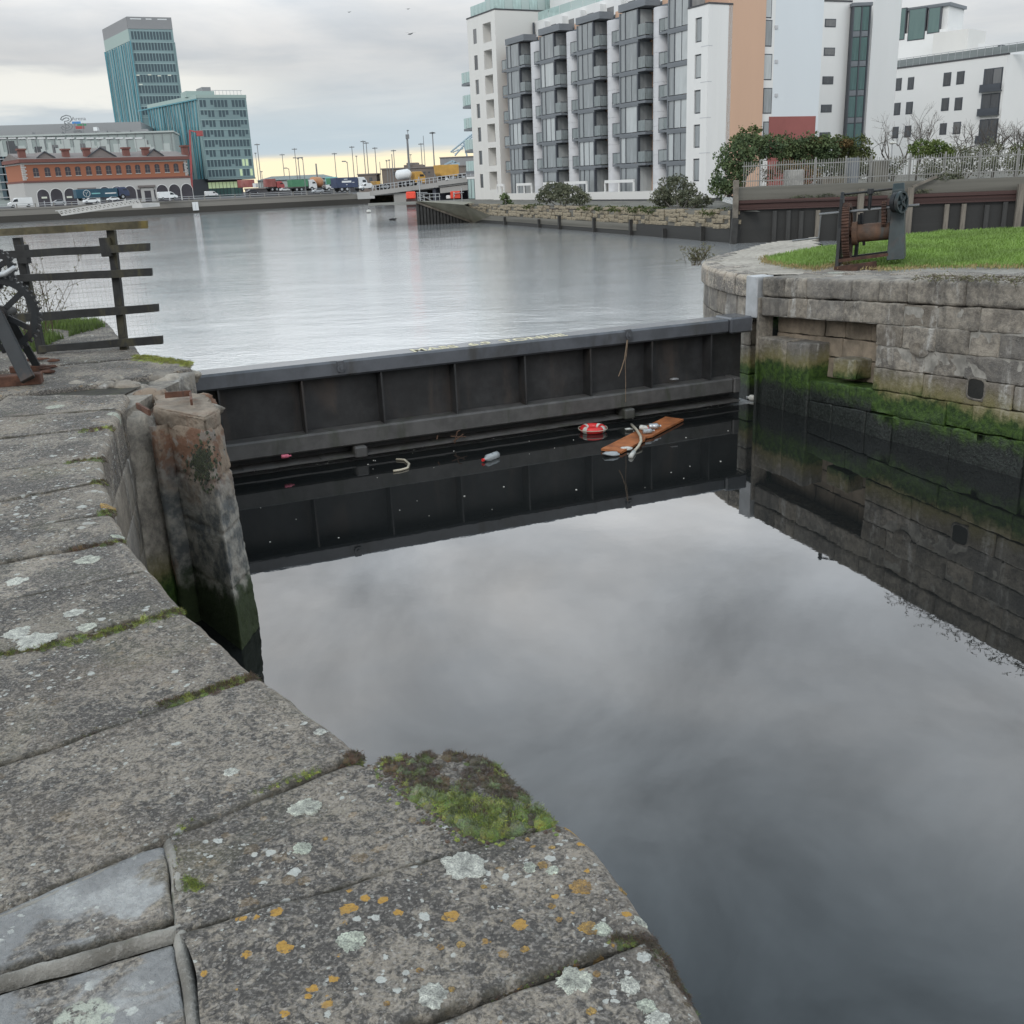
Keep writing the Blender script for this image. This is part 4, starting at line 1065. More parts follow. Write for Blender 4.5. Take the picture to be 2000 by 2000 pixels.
# buttress, ledge and stump in the niche, pockets in the face
wblock(.02, .72, -2.6, -.93, .02, 'buttress_block', d=.4, tide=-1.42); wblock(.72, 1.28, -2.6, -.95, .03, 'buttress_block', d=.42, tide=-1.42, R_=.03)
wblock(1.72, 2.2, -1.42, -1.12, -.05, 'ledge_block', d=.32, tide=-1.42)
wblock(1.3, 2.6, -1.75, -1.50, -.02, 'ledge_block', d=.4, tide=-1.38)
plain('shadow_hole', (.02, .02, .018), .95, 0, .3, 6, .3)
rh = gu  # (kept for readability of the survey below)
def wp(px, py, p=.0): q_ = atpl(px, py, RA+RN*p, RN)-RA; return q_.dot(RU), q_.z
for (x0, y0, x1, y1) in ((1893, 738, 1921, 782), ):
    s0, z1 = wp(x0, y0); s1, z0 = wp(x1, y1)
    # a pocket: stone lips round a flush black box, painted for the recess shade
    mb = MB(); c = [(s0, z0), (s1, z0), (s1, z1), (s0, z1)]
    ring = []
    for p_, k in ((-.006, 1.25), (.006, 1.1), (.004, 1.0), (-.05, .92)):
        cs, cz = (s0+s1)/2, (z0+z1)/2
        for i in range(16):
            a = 2*math.pi*i/16; ex = abs(math.cos(a))**.5*math.copysign(1, math.cos(a)); ez = abs(math.sin(a))**.5*math.copysign(1, math.sin(a))
            ring.append(W.P(cs+(s1-s0)/2*k*ex, p_+.01, cz+(z1-z0)/2*k*ez))
    fs = [(j*16+i, j*16+(i+1) % 16, (j+1)*16+(i+1) % 16, (j+1)*16+i) for j in range(3) for i in range(16)]
    mb.add(ring, fs); mb.build('pocket_rim', 'wall_stone', rw, smooth=True, tide=-3.)
    mb = MB(); W.box(mb, s0, s1, -.2, .008, z0, z1); mb.build('pocket_shade', 'shadow_hole', rw)
s0, z0 = wp(1795, 680)
mb = MB(); vs = []
for p_, k in ((.0, 1.3), (.018, 1.0), (.026, .7), (.012, .4), (.004, .12)):
    for i in range(20):
        a = 2*math.pi*i/20; kk = k*(1+.12*noise.noise(V(math.cos(a)*2, math.sin(a)*2, k))); vs.append(W.P(s0+.14*kk*math.cos(a), p_*.8, z0+.095*kk*math.sin(a)))
fs = [(j*20+i, j*20+(i+1) % 20, (j+1)*20+(i+1) % 20, (j+1)*20+i) for j in range(4) for i in range(20)]+[tuple(80+i for i in range(20))]
mb.add(vs, fs); mb.build('mooring_boss', 'wall_stone', rw, smooth=True, tide=-3.)
# concrete guide for the gate
mb = MB(); W.box(mb, -.30, .0, -.25, .07, -.62, .03); mb.build('guide_plate', 'galvanised', rw, bevel=.01)
mb = MB(); W.box(mb, -.03, .03, -.25, .045, -2.4, -.30); mb.build('guide_strip', 'wall_stone', rw, bevel=.012, tide=-1.3)
# solid behind the face
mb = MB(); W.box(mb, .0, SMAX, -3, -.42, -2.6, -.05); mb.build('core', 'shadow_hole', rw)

plain('lime_pointing', (.30, .285, .255), .95, 0, .4, 6, .4, .01, (.09, .08, .07))
mb = MB(); mb.hexa([W.P(2.64, -.1, -1.15+RSL*2.64), W.P(SMAX, -.1, -1.15+RSL*SMAX), W.P(SMAX, -.013, -1.15+RSL*SMAX), W.P(2.64, -.013, -1.15+RSL*2.64), W.P(2.64, -.1, -.32+RSL*2.64), W.P(SMAX, -.1, -.32+RSL*SMAX), W.P(SMAX, -.013, -.32+RSL*SMAX), W.P(2.64, -.013, -.32+RSL*2.64)]); mb.build('pointing', 'lime_pointing', rw)
mb = MB(); mb.hexa([W.P(.06, -.1, -.58), W.P(2.63, -.1, -.58+RSL*2.63), W.P(2.63, -.016, -.58+RSL*2.63), W.P(.06, -.016, -.58), W.P(.06, -.1, -.30), W.P(2.63, -.1, -.30+RSL*2.63), W.P(2.63, -.016, -.30+RSL*2.63), W.P(.06, -.016, -.30)]); mb.build('pointing', 'lime_pointing', rw)
# round nosed corner on the river side
NP = [(1440, 535), (1415, 530), (1391, 524), (1374, 517), (1369, 511), (1378, 505), (1398, 498), (1424, 492), (1455, 485), (1490, 480), (1572, 474)]
npts = smooth_poly([atz(x, y, .03) for x, y in NP], 2)
for q_ in npts: q_.z = 0
npts = [W.P(-.28, .0, 0)]+npts
nf, nL, _ = poly(npts)
nose = thing('quay_nose', 'rounded pale granite corner of the right quay jutting into the river', 'quay', tuple(npts[8]+V(0, 0, -2)))
def nin(s, d): 
    t = (nf(min(nL, s+.1))-nf(max(0, s-.1))).normalized(); n_ = V(t.y, -t.x, 0)
    if n_.dot(V(.8, -.1, 0)) < 0 and s < 2.5: n_ = -n_
    return nf(s)+n_*d
_sg = 1 if (nin(1.2, .5)-nf(1.2)).dot(V(1, 0, 0)) > 0 else -1
def nin(s, d):
    t = (nf(min(nL, s+.1))-nf(max(0, s-.1))).normalized(); return nf(s)+V(t.y, -t.x, 0)*d*_sg
for ci, (zt, zb, dp) in enumerate(((.03, -.32, .85), (-.32, -.72, .3), (-.72, -1.12, .3), (-1.12, -1.6, .3), (-1.6, -2.6, .3))):
    s = .02
    while s < nL-.1:
        e = min(nL, s+rnd.uniform(.42, .62)); e = nL if nL-e < .3 else e
        ins = 0 if ci == 0 else .05
        pr = arc_profile(zt-.004, zb+.004, dp, .07 if ci == 0 else .02, 8 if ci == 0 else 3, .02, back=min(.3, dp), ndown=4)
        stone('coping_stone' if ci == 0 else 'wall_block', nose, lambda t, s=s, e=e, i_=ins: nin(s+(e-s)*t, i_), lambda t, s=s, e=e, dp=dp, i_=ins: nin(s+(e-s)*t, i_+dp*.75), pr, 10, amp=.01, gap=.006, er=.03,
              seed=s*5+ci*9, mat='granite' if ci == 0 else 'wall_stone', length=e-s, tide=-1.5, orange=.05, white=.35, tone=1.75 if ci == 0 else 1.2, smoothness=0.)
        s = e

# ------------------------------------------------------------------ right bank: paving, lawn
def bz(x, y):
    q_ = V(x, y, 0)-RA; s, t = q_.dot(RU), -q_.dot(RN)
    base = rz(max(0, s))+.04*smoothstep(.2, -.4, s)
    return base+.035*max(0, t-1.6)*smoothstep(1.6, 3.5, t)
def atbank(px, py, dz=0.):
    z = .15
    for _ in range(12):
        p = atz(px, py, z+dz); z = bz(p.x, p.y)
    return V(p.x, p.y, z+dz)
def mk_bank():
    b = NB('lawn_soil', .95); g = b.attr('tint', out='Color'); n = b.noise(9, 5, .65); f = b.noise(60, 3)
    b.col(b.hue(g, b.rng(b.math('ADD', b.math('MULTIPLY', n, .6), b.math('MULTIPLY', f, .4)), .3, .7, .6, 1.35))); b.bump(f, .6, .02); M['lawn_soil'] = b.m
mk_bank()
LAWN = [(1492, 503), (1520, 497), (1560, 490), (1600, 485), (1640, 478), (1700, 466), (1780, 458), (1870, 451), (2010, 446), (2090, 446), (2090, 525), (2000, 520), (1900, 520), (1800, 521), (1740, 524), (1690, 522), (1655, 512), (1630, 516), (1590, 524), (1545, 518), (1500, 512)]
core = [nin(nL*k/30, .3) for k in range(31)]
far = [atbank(*q_) for q_ in ((1600, 481), (1640, 474.5), (1700, 463), (1780, 455), (1870, 448), (2010, 443), (2150, 440), (2400, 436))]+[V(24, 4, 0)]
bank = [W.P(.0, -.7, 0)]+core+far+[W.P(SMAX+2, -.7, 0)]
mb = MB(); xs = [p.x for p in bank]; ys = [p.y for p in bank]; st_ = .16
bp = [(p.x, p.y) for p in bank]; idx = {}; vs = []; fs = []; cs = []
nx, ny = int((max(xs)-min(xs))/st_)+1, int((max(ys)-min(ys))/st_)+1
from math import floor
def camproj(p):
    v = p-EYE; wv = v.dot(_F); return 1000+FOC*v.dot(_I)/wv, 1000+FOC*v.dot(_J)/wv
def lawn_at(p):
    x, y = camproj(V(p.x, p.y, bz(p.x, p.y))); x += 6*noise.noise(V(p.x*2, p.y*2, 0)); y += 3*noise.noise(V(p.x*2.3, p.y*2.3, 5))
    return inpoly(x, y, LAWN)
def vid(i, j):
    if (i, j) not in idx:
        x, y = min(xs)+i*st_, min(ys)+j*st_; p = V(x, y, 0); z = bz(x, y)-.03
        lw = lawn_at(p) if p.y > 8 else False
        nz_ = noise.noise(V(x*1.3, y*1.3, 0)); dry = noise.noise(V(x*1.1, y*2.1, 9))
        q_ = V(x, y, 0)-RA; t_ = -q_.dot(RN)
        col = (.09, .14, .03) if lw else ((.34, .31, .265) if q_.dot(RU) < .6 else (.24, .225, .20))
        idx[(i, j)] = len(vs); vs.append((x, y, z+.012*nz_+(.02 if lw else 0))); cs.append(tuple(c_*(1+.25*nz_) for c_ in col))
    return idx[(i, j)]
for i in range(nx):
    for j in range(ny):
        x, y = min(xs)+(i+.5)*st_, min(ys)+(j+.5)*st_
        if inpoly(x, y, bp): fs.append((vid(i, j), vid(i+1, j), vid(i+1, j+1), vid(i, j+1)))
mb.add(vs, fs); mb.c = cs
o = mb.build('quay_ground', 'lawn_soil', smooth=True); o['kind'] = 'structure'
plain('lawn_blade', (.17, .275, .055), .6, 0, .3, .7, 0)
def lp():
    for _ in range(20):
        x, y = random.uniform(4.6, 14.5), random.uniform(12.5, 27.5)
        p = V(x, y, 0)
        if lawn_at(p): return V(x, y, bz(x, y)-.02)
blades(60000, lp, .075, .009, 'lawn_grass', 'lawn_blade', 'mown bright green lawn on the top of the right quay', lean=.5)
def dp_():
    for _ in range(20):
        k = random.randint(10, 20); a, b_ = LAWN[k], LAWN[(k+1) % len(LAWN)]; t = random.random()
        return atbank(a[0]+(b_[0]-a[0])*t+random.gauss(0, 6), a[1]+(b_[1]-a[1])*t+random.gauss(1.5, 2.5))
blades(2600, dp_, .05, .006, 'dry_grass', 'dry_grass', 'straw coloured dry grass along the front edge of the lawn', lean=.9)
# paving slabs behind the coping, pale and uneven
for (s0, s1, t0, t1) in ((.0, .9, .8, 1.35), (.9, 1.9, .8, 1.3), (1.9, 2.7, .8, 1.35), (2.7, 3.8, .8, 1.3), (3.8, 4.7, .8, 1.4), (4.7, 5.8, .8, 1.35), (5.8, 7, .8, 1.35)):
    zz = rz((s0+s1)/2)-.0; P = [W.P(s0+.02, -t0, 0), W.P(s1-.02, -t0, 0), W.P(s1-.02, -t1, 0), W.P(s0+.02, -t1, 0)]
    slab('paving_slab', None, zz, .10, s0*7, 'granite', rw, .02, .12, P, white=.5, tone=1.25, orange=.03)
# scrubby plants
def tuft(label, px, py, n, h, mats=('dry_stalk', 'weed_leaf'), sp=.2, leaf=.03, base=None, name='weed'):
    p0 = base or atbank(px, py); t = thing(name, label, 'plant', tuple(p0)); s = Stalks()
    for _ in range(n): s.stalk(p0+V(random.gauss(0, sp), random.gauss(0, sp*.7), -.02), h*random.uniform(.5, 1.2), (random.gauss(0, .5), random.gauss(0, .5)), 4, leaf, 5)
    s.mb.build('stem', mats[0], t, kind='stuff'); s.lf.build('leaf', mats[1], t, kind='stuff')
tuft('brown and green weed clinging to the rounded corner of the right quay', 1355, 535, 26, .38, sp=.09, leaf=.05, base=V(3.92, 20.6, -.12))
mb = MB(); lv = MB()
iv = thing('trailing_weed', 'grey brown creeping weed spilling over the right coping at the picture edge', 'plant', tuple(W.P(4.4, -.1, .2)))
for _ in range(260):
    s = random.uniform(3.3, 6.5); t = random.gauss(-.03, .12); p = W.P(s, t, rz(s)+.015+random.uniform(0, .04)); d = V(random.gauss(0, 1), random.gauss(0, 1), random.gauss(0, .25)).normalized()
    mb.tube([p, p+d*.06, p+d*.13+V(0, 0, -.015)], [.004, .003, .002], 4)
    for _k in range(4):
        r = p+d*random.uniform(0, .13); a = Vector([random.gauss(0, 1) for _i in range(3)]).normalized(); b_ = a.orthogonal().normalized(); lv.quad(r, r+a*.016+b_*.01, r+a*.032, r+a*.016-b_*.01)
mb.build('stem', 'dry_stalk', iv, kind='stuff'); lv.build('leaf', 'weed_leaf', iv, kind='stuff')

# ------------------------------------------------------------------ winch on the right bank
w0 = atbank(1634, 519); wax = V(.915, -.40, .07).normalized(); wfw = V(-wax.y, wax.x, 0).normalized()*-1
WY = w0.y
wn = thing('lock_winch', 'dark iron winch with rusty drum and tall toothed wheel on the lawn', 'winch', tuple(w0))
def wq(a, f, z): return w0+wax*a+wfw*f+V(0, 0, z)
for a, mat_ in ((.0, 'winch_black'), (.80, 'winch_green')):     # A shaped side frames
    pr = [(-.30, 0), (.30, 0), (.17, .62), (.13, 1.08), (.05, 1.18), (-.05, 1.18), (-.13, 1.08), (-.17, .62)]
    zb = .0 if a == 0 else .05
    tb, tt = (.06, .05) if a == 0 else (.27, .17); n_ = len(pr); mb = MB(); mb.add([wq(a, f, z+zb) for f, z in pr]+[wq(a+tb+(tt-tb)*z/1.18, f, z+zb) for f, z in pr], [tuple(reversed(range(n_))), tuple(range(n_, 2*n_))]+[(i, (i+1) % n_, n_+(i+1) % n_, n_+i) for i in range(n_)]); mb.build('side_frame', mat_, wn, bevel=.006)
c = wq(.14, .0, .54); mb = MB(); gear(mb, c, wax, .44, .11, 54, .022, .05, 6, .08); mb.build('gear_wheel', 'dark_rust', wn)
c2 = wq(.70, .02, .76); mb = MB(); gear(mb, c2, wax, .20, .07, 26, .018, .04, 5, .05); mb.build('pinion', 'dark_rust', wn)
mb = MB(); mb.tube([wq(.22, 0, .50), wq(.30, 0, .50), wq(.31, 0, .5), wq(.80, 0, .5)], [.19, .19, .145, .145], 28); mb.build('drum', 'rust_drum', wn, smooth=False)
mb = MB(); mb.tube([wq(-.33, 0, .86), wq(1.22, 0, .86)], .022, 10); mb.build('crank_shaft', 'old_steel', wn)
mb = MB(); pts = [wq(-.30, 0, .86), wq(-.32, .0, .48), wq(-.75, .0, .47)]; mb.bar(pts[0], pts[1], .03, .02); mb.tube([pts[1]+wax*.01, pts[2]], .014, 8); mb.build('crank_handle', 'old_steel', wn)
mb = MB(); mb.tube([wq(.0, 0, 1.14), wq(.85, 0, 1.15)], .018, 8); mb.build('tie_bar', 'winch_black', wn)
mb = MB(); mb.tube([wq(.46, 0, .86), wq(.46, 0, 1.12)], .03, 8); mb.tube([wq(.46, 0, 1.11), wq(.46, 0, 1.19)], [.06, .05], 10); mb.build('pawl_post', 'winch_black', wn)
mb = MB(); gear(mb, wq(.96, .34, .94), V(.62, -.78, .05), .17, .05, 0, 0, .028, 5, .045); mb.build('hand_wheel', 'winch_green', wn)
mb = MB(); hx = V(.62, -.78, .05).normalized(); mb.tube([wq(.96, .34, .94)-hx*.12, wq(.96, .34, .94)-hx*.05], .155, 24); mb.build('brake_drum', 'winch_black', wn); mb = MB(); mb.tube([wq(.93, .0, .94), wq(.96, .34, .94)], .04, 8); mb.build('wheel_shaft', 'winch_black', wn)
mb = MB(); mb.tube(torus_pts(V(0, 0, 0), .1)[:1]+[V(0, 0, .001)], .001, 3) if False else mb.bar(wq(.05, .26, .10), wq(.82, .26, .14), .05, .05); mb.build('front_stay', 'dark_rust', wn)
mb = MB(); mb.bar(wq(.05, -.2, .1), wq(.82, -.2, .14), .05, .05); mb.build('rear_stay', 'winch_black', wn)
mb = MB(); mb.bar(wq(.3, .05, .1), wq(.32, .0, .8), .05, .04); mb.bar(wq(.42, .05, .3), wq(.34, 0, .82), .04, .03); mb.build('pawl_arm', 'winch_black', wn)
mb = MB(); mb.bar(wq(.0, .28, -.1), wq(.66, .28, -.06), .06, .22); mb.build('foot_plate', 'dark_rust', wn)
tag(rock('stone', 'concrete', None, atbank(1625, 512), .05, 4, (1.2, .8, .6)), 'small pale stone at the foot of the lawn winch', 'stone')
# ------------------------------------------------------------------ far right quay: timber piled wall, fence, hedge
ZR = ZW-.03
plain('white_render', (.72, .715, .70), .85, 0, .06, .5, .05, .01, (.62, .61, .58))
plain('warm_white', (.66, .645, .615), .85, 0, .07, .5, .05, .01, (.57, .555, .53))
plain('blue_white', (.655, .69, .715), .85, 0, .05, .4, 0)
plain('column_white', (.56, .56, .575), .8, 0, .08, .8, .05)
plain('panel_grey', (.50, .505, .52), .8, 0, .10, .8, .05)
plain('orange_render', (.58, .38, .27), .85, 0, .06, .5, 0)
plain('dark_frame', (.055, .062, .074), .5, 0, .12, 2, 0)
plain('slate_cladding', (.15, .163, .178), .55, 0, .12, 1, 0)
plain('red_panel', (.30, .10, .09), .8, 0, .25, .6, 0, .01, (.42, .24, .22))
plain('plinth_dark', (.07, .07, .075), .8, 0, .2, 1, 0)
plain('rubble_stone', (.285, .24, .17), .9, 0, .45, 2.5, .3, .02, (.11, .10, .075))
plain('wet_wall', (.024, .0235, .022), .75, 0, .4, 1.2, .3, .03, (.09, .085, .07))
plain('old_concrete', (.145, .137, .117), .9, 0, .45, 1.1, .2, .02, (.13, .125, .09))
plain('beam_red', (.058, .028, .024), .8, 0, .5, 1.5, .2)
plain('pale_timber', (.16, .14, .115), .85, 0, .4, 2, .3, .02, (.10, .09, .06))
plain('black_timber', (.035, .034, .032), .8, 0, .4, 2, .3)
plain('palisade', (.25, .245, .23), .5, .2, .15, 2, 0)
plain('ramp_concrete', (.27, .255, .20), .85, 0, .3, .5, .2, .02, (.16, .165, .11))
plain('grey_rail', (.40, .41, .42), .5, .3, .1, 3, 0)
plain('signal_orange', (.75, .07, .035), .5, 0, .1, 3, 0)
def glassmat(name, dark, lite, rough=.06, share=.35, spec=.5):
    b = NB(name, rough); r = b.rand(); n = b.noise(.9, 4, .6); n2 = b.noise(3.5, 4, .6, co=b.map((1, 1, .3)))
    c = b.mix(b.rng(n2, .3, .75), dark, tuple(x*1.35+.01 for x in dark))
    c = b.mix(b.math('MULTIPLY', b.rng(r, 1-share, 1-share+.05), b.rng(n2, .3, .6, .7, 1)), c, lite)
    b.col(c); b.b.inputs['IOR'].default_value = 1.6; M[name] = b.m
glassmat('pane', (.235, .248, .252), (.48, .50, .50), .05, .32)
glassmat('dark_pane', (.06, .062, .066), (.17, .17, .17), .1, .3)
glassmat('rail_glass', (.17, .19, .19), (.27, .29, .29), .12, .4)
glassmat('green_glass', (.33, .43, .41), (.40, .48, .46), .08, .4)

QA, QB = atz(1432, 475, ZR), atpl(2000, 372, atz(1432, 475, ZR), (.23, 1, 0)); QU = V(QB.x-QA.x, QB.y-QA.y, 0).normalized()
Q = Frame((QA.x, QA.y, 0), QU, (QU.y, -QU.x))
def qu(px, py, p=0.):
    q_ = atpl(px, py, Q.O+Q.n*p, Q.n)-Q.O; return q_.dot(Q.u), q_.z
qw = thing('quay_wall', 'black piled quay wall with red steel beam and concrete top across the river', 'wall', (QA.x+8, QA.y-2, ZR))
Q.piece('face', 'wet_wall', qw, -.2, 40, -1.2, 0, -3, -.30)
Q.piece('steel_beam', 'beam_red', qw, .15, 7.6, -.3, .22, -.02, .14); Q.piece('steel_beam', 'beam_red', qw, 8.1, 40, -.3, .20, -.01, .16); Q.piece('steel_beam', 'beam_red', qw, .15, 40, -.3, .10, -.28, -.024)
Q.piece('steel_beam', 'beam_red', qw, .15, 40, -.3, .20, -.35, -.283)
Q.piece('concrete_top', 'old_concrete', qw, .1, 40, -1.4, -.04, -.298, .78)
for px, pale in ((1513, 0), (1540, 0), (1565, 0), (1597, 1), (1640, 0), (1720, 0), (1760, 0), (1847, 1), (1880, 1), (1925, 0), (1960, 0)):
    u, _ = qu(px, 420); Q.piece('pile', 'pale_timber' if pale else 'black_timber', qw, u-.11, u+.11, .01, .2, -2.8, -.36-.25*random.random())
for px, zt in ((1682, .5), (1778, .48), (1993, .45)):
    u, _ = qu(px, 380, .3); Q.piece('fender_pile', 'pale_timber', qw, u-.16, u+.14, .23, .5, -2.8, zt)
mb = MB(); a, b_ = Q.P(qu(1780, 370)[0], .3, .5), Q.P(qu(1828, 355)[0], .1, .95); mb.bar(a, b_, .12, .12); mb.build('loose_beam', 'pale_timber', qw)
mp = thing('mooring_pile', 'tall grey timber mooring pile standing in the river at the corner of the piled wall', 'mooring pile', tuple(QA))
t_, b_ = atpl(1438, 352, QA-Q.n*-.5, Q.n), atpl(1430, 490, QA-Q.n*-.5, Q.n)
mb = MB(); bs = V(t_.x-.12, t_.y, -3); mb.bar(bs, t_-V(0, 0, 1.9), .34, .3, V(0, 1, 0)); mb.build('lower_post', 'black_timber', mp, bevel=.03)
mb = MB(); mb.bar(t_-V(0, 0, 1.9), t_, .27, .25, V(0, 1, 0)); mb.build('upper_post', 'pale_timber', mp, bevel=.03)
# palisade fence
pf = thing('palisade_fence', 'long pale grey steel palisade fence above the piled quay wall', 'fence', tuple(Q.P(10, -.5, .78)))
uF0, uF1 = qu(1452, 366, -.5)[0], 26.0; n = 0; u = uF0; zb, zt = .80, 2.02
while u < uF1 and n < 255:
    lean = random.gauss(0, .008); h = zt+random.gauss(0, .025)
    Q.piece('pale', 'palisade', pf, u-.015, u+.015, -.52, -.50, zb, h); u += .118; n += 1
for zr in (1.05, 1.80): Q.piece('rail', 'palisade', pf, uF0-.1, uF1, -.56, -.523, zr, zr+.05)
for px in (1484, 1592, 1651, 1700, 1776, 1844, 1912, 1985):
    u, _ = qu(px, 340, -.58); Q.piece('post', 'palisade', pf, u-.04, u+.04, -.64, -.563, .79, 2.12)
# ground beyond
sheet('ground_beyond', [tuple(Q.P(.2, -1.2, 0).xy), tuple(Q.P(45, -1.2, 0).xy), (90, 130), (40, 130), (16.5, 76)], .32, 'old_concrete')
# foliage
def leafmat(name, a, b_):
    m_ = NB(name, .75); r = m_.noise(1.3, 3); t = m_.noise(9, 2)
    m_.col(m_.mix(m_.rng(m_.math('ADD', m_.math('MULTIPLY', r, .6), m_.math('MULTIPLY', t, .4)), .4, .6), a, b_)); m_.b.inputs['Specular IOR Level'].default_value = .25
    M[name] = m_.m
leafmat('leaf_dark', (.048, .075, .036), (.115, .15, .065)); leafmat('leaf_olive', (.055, .075, .025), (.12, .13, .05)); leafmat('leaf_brown', (.10, .075, .03), (.19, .12, .05))
leafmat('leaf_grey', (.075, .085, .055), (.15, .155, .10))
leafmat('leaf_light', (.07, .11, .03), (.15, .19, .06))
plain('bark', (.085, .072, .06), .9, 0, .3, 6, .2)
def crown(blobs, n, size, seed, name='crown', mat='leaf_dark', parent=None, shell=.55):
    rd = random.Random(seed); mb = MB(); tot = sum(b_[3]*b_[4]*b_[5] for b_ in blobs)**1.0
    wts = [(b_[3]*b_[4]*b_[5])**.67 for b_ in blobs]; sw = sum(wts); vs = []; fs = []
    for b_, wt in zip(blobs, wts):
        for _ in range(int(n*wt/sw)):
            d = Vector([rd.gauss(0, 1) for _k in range(3)]).normalized(); r = (shell+(1-shell)*rd.random())
            r *= 1+.28*noise.noise(d*2.3+V(seed, b_[0], 0))
            p = V(b_[0]+d.x*b_[3]*r, b_[1]+d.y*b_[4]*r, b_[2]+d.z*b_[5]*r)
            if noise.noise(p*1.4/max(.3, size*4)+V(seed, 0, 0)) < -.28: continue
            a = (d*.5+Vector([rd.gauss(0, .7) for _k in range(3)])).normalized(); e = a.orthogonal().normalized()
            e = (e*math.cos(rd.random()*6)+a.cross(e)*math.sin(rd.random()*6)); L = size*rd.uniform(.5, 1.3)
            o = len(vs); vs += [p-a*L*.5, p+e*L*.32, p+a*L*.5, p-e*L*.32]; fs.append((o, o+1, o+2, o+3))
    mb.add(vs, fs); return mb.build(name, mat, parent, kind='stuff')
def limbs(mb, p, d, L, r, dep, rd, spread=.55, up=.15):
    pts = [p]; 
    for i in range(3):
        d = (d+Vector([rd.gauss(0, .13) for _ in range(3)])+V(0, 0, up*.3)).normalized(); p = p+d*L/3; pts.append(p)
    mb.tube(pts, [r, r*.9, r*.8, r*.65], 5 if dep > 1 else 3, False)
    if dep > 0:
        for _ in range(rd.choice((2, 3, 3))):
            e = (d+Vector([rd.gauss(0, spread) for _ in range(3)])+V(0, 0, up)).normalized()
            limbs(mb, pts[rd.choice((2, 3, 3))], e, L*rd.uniform(.6, .85), r*.6, dep-1, rd, spread, up)
def bush(name, label, cat, base, blobs, n, size, mat, seed, group=None):
    t = thing(name, label, cat, tuple(base), group); mb = MB(); rd = random.Random(seed)
    for b_ in blobs:
        c_ = V(b_[0], b_[1], b_[2]); mb.tube([Vector(base)+V(rd.gauss(0, .1), rd.gauss(0, .1), -.1), (Vector(base)+c_)/2+V(0, 0, -.1), c_], [.05, .04, .02], 5)
    mb.build('stem', 'bark', t, kind='stuff'); crown(blobs, n, size, seed, 'crown', mat, t); return t
def bl(px, py, Y, rx, rz_, ry=None):
    p = atY(px, py, Y); k = Y/FOC; return (p.x, p.y, p.z, rx*k, ry or rx*k*.8, rz_*k)
base = atY(1425, 370, 60)
bush('evergreen_bush', 'tall dark evergreen bush at the left end of the palisade fence', 'bush', (base.x, base.y, .3), [bl(1425, 345, 60, 34, 32), bl(1440, 310, 60, 42, 34), bl(1470, 290, 61, 45, 30), bl(1405, 365, 59, 22, 22), bl(1505, 285, 61, 30, 22)], 9000, .17, 'leaf_dark', 3)
base = atY(1450, 300, 62)
bush('bush', 'bronze leaved shrub rising above the tall dark evergreen bush', 'bush', (base.x, base.y, .4), [bl(1462, 262, 62, 20, 20), bl(1440, 275, 62, 18, 12), bl(1478, 268, 62, 12, 22)], 1100, .19, 'leaf_olive', 4)
base = atY(1560, 320, 64)
bush('hedge', 'dark green hedge behind the left half of the palisade fence', 'hedge', (base.x, base.y, .4), [bl(1530+i*22, 288+2*math.sin(i*2), 64, 26, 25) for i in range(5)]+[bl(1540+i*30, 312, 64, 26, 26) for i in range(3)], 9500, .16, 'leaf_dark', 5)
base = atY(1640, 310, 65)
bush('hedge', 'olive and russet shrubs continuing the dark hedge towards the glass stair tower', 'hedge', (base.x, base.y, .4), [bl(1600+i*20, 290+3*math.sin(i*2.5), 65, 22, 24) for i in range(5)]+[bl(1625+i*30, 312, 65, 24, 24) for i in range(3)], 7500, .16, 'leaf_olive', 6)
base = atY(1610, 310, 64.5)
bush('bush', 'russet brown shrub in the middle of the hedge row', 'bush', (base.x, base.y, .4), [bl(1592, 278, 64.3, 26, 9), bl(1650, 280, 64.2, 18, 8)], 1300, .15, 'leaf_brown', 7)
base = atY(1820, 310, 66)
bush('bush', 'light green shrub below the bare trees behind the fence', 'bush', (base.x, base.y, .4), [bl(1800, 292, 66, 24, 17), bl(1830, 290, 66, 22, 16), bl(1850, 300, 66, 16, 12)], 3800, .15, 'leaf_light', 8)
base = atY(1880, 310, 66)
bush('bush', 'dusty brown shrub behind the right part of the fence', 'bush', (base.x, base.y, .4), [bl(1870, 300, 66, 22, 18), bl(1900, 310, 66, 25, 25), bl(1935, 300, 66, 25, 28)], 2200, .13, 'leaf_grey', 9)
base = atY(1985, 320, 66)
bush('bush', 'yellowish shrub behind the fence at the right edge of the picture', 'bush', (base.x, base.y, .4), [bl(1985, 310, 66, 22, 28), bl(2010, 305, 66, 24, 30)], 2500, .14, 'leaf_olive', 10)
base = Q.P(qu(1850, 345)[0], -.3, .8)
bush('bush', 'green and tan weeds growing through the fence onto the concrete wall', 'bush', tuple(base), [bl(1845, 350, 53, 24, 13), bl(1820, 338, 53.5, 18, 10), bl(1870, 345, 53, 14, 12)], 2600, .10, 'leaf_grey', 11)
base = Q.P(4, -.1, .1)
for i, (x0, x1, m_, lab) in enumerate(((1500, 1620, 'leaf_brown', 'low brown undergrowth behind the left part of the fence'), (1625, 1800, 'leaf_grey', 'low grey undergrowth behind the middle of the fence'), (1800, 2040, 'leaf_grey', 'dense grey brown undergrowth behind the right part of the fence'))):
    n_ = (x1-x0)//22; base = atY((x0+x1)/2, 345, 63)
    tag(crown([bl(x0+22*k_+random.uniform(-6, 6), 338-(x0+22*k_-1500)*.03+random.uniform(-8, 8), 62.5, 20, 20) for k_ in range(n_)], 420*n_, .13, 40+i, 'undergrowth', m_, None, .3), lab, 'undergrowth', kind='stuff')
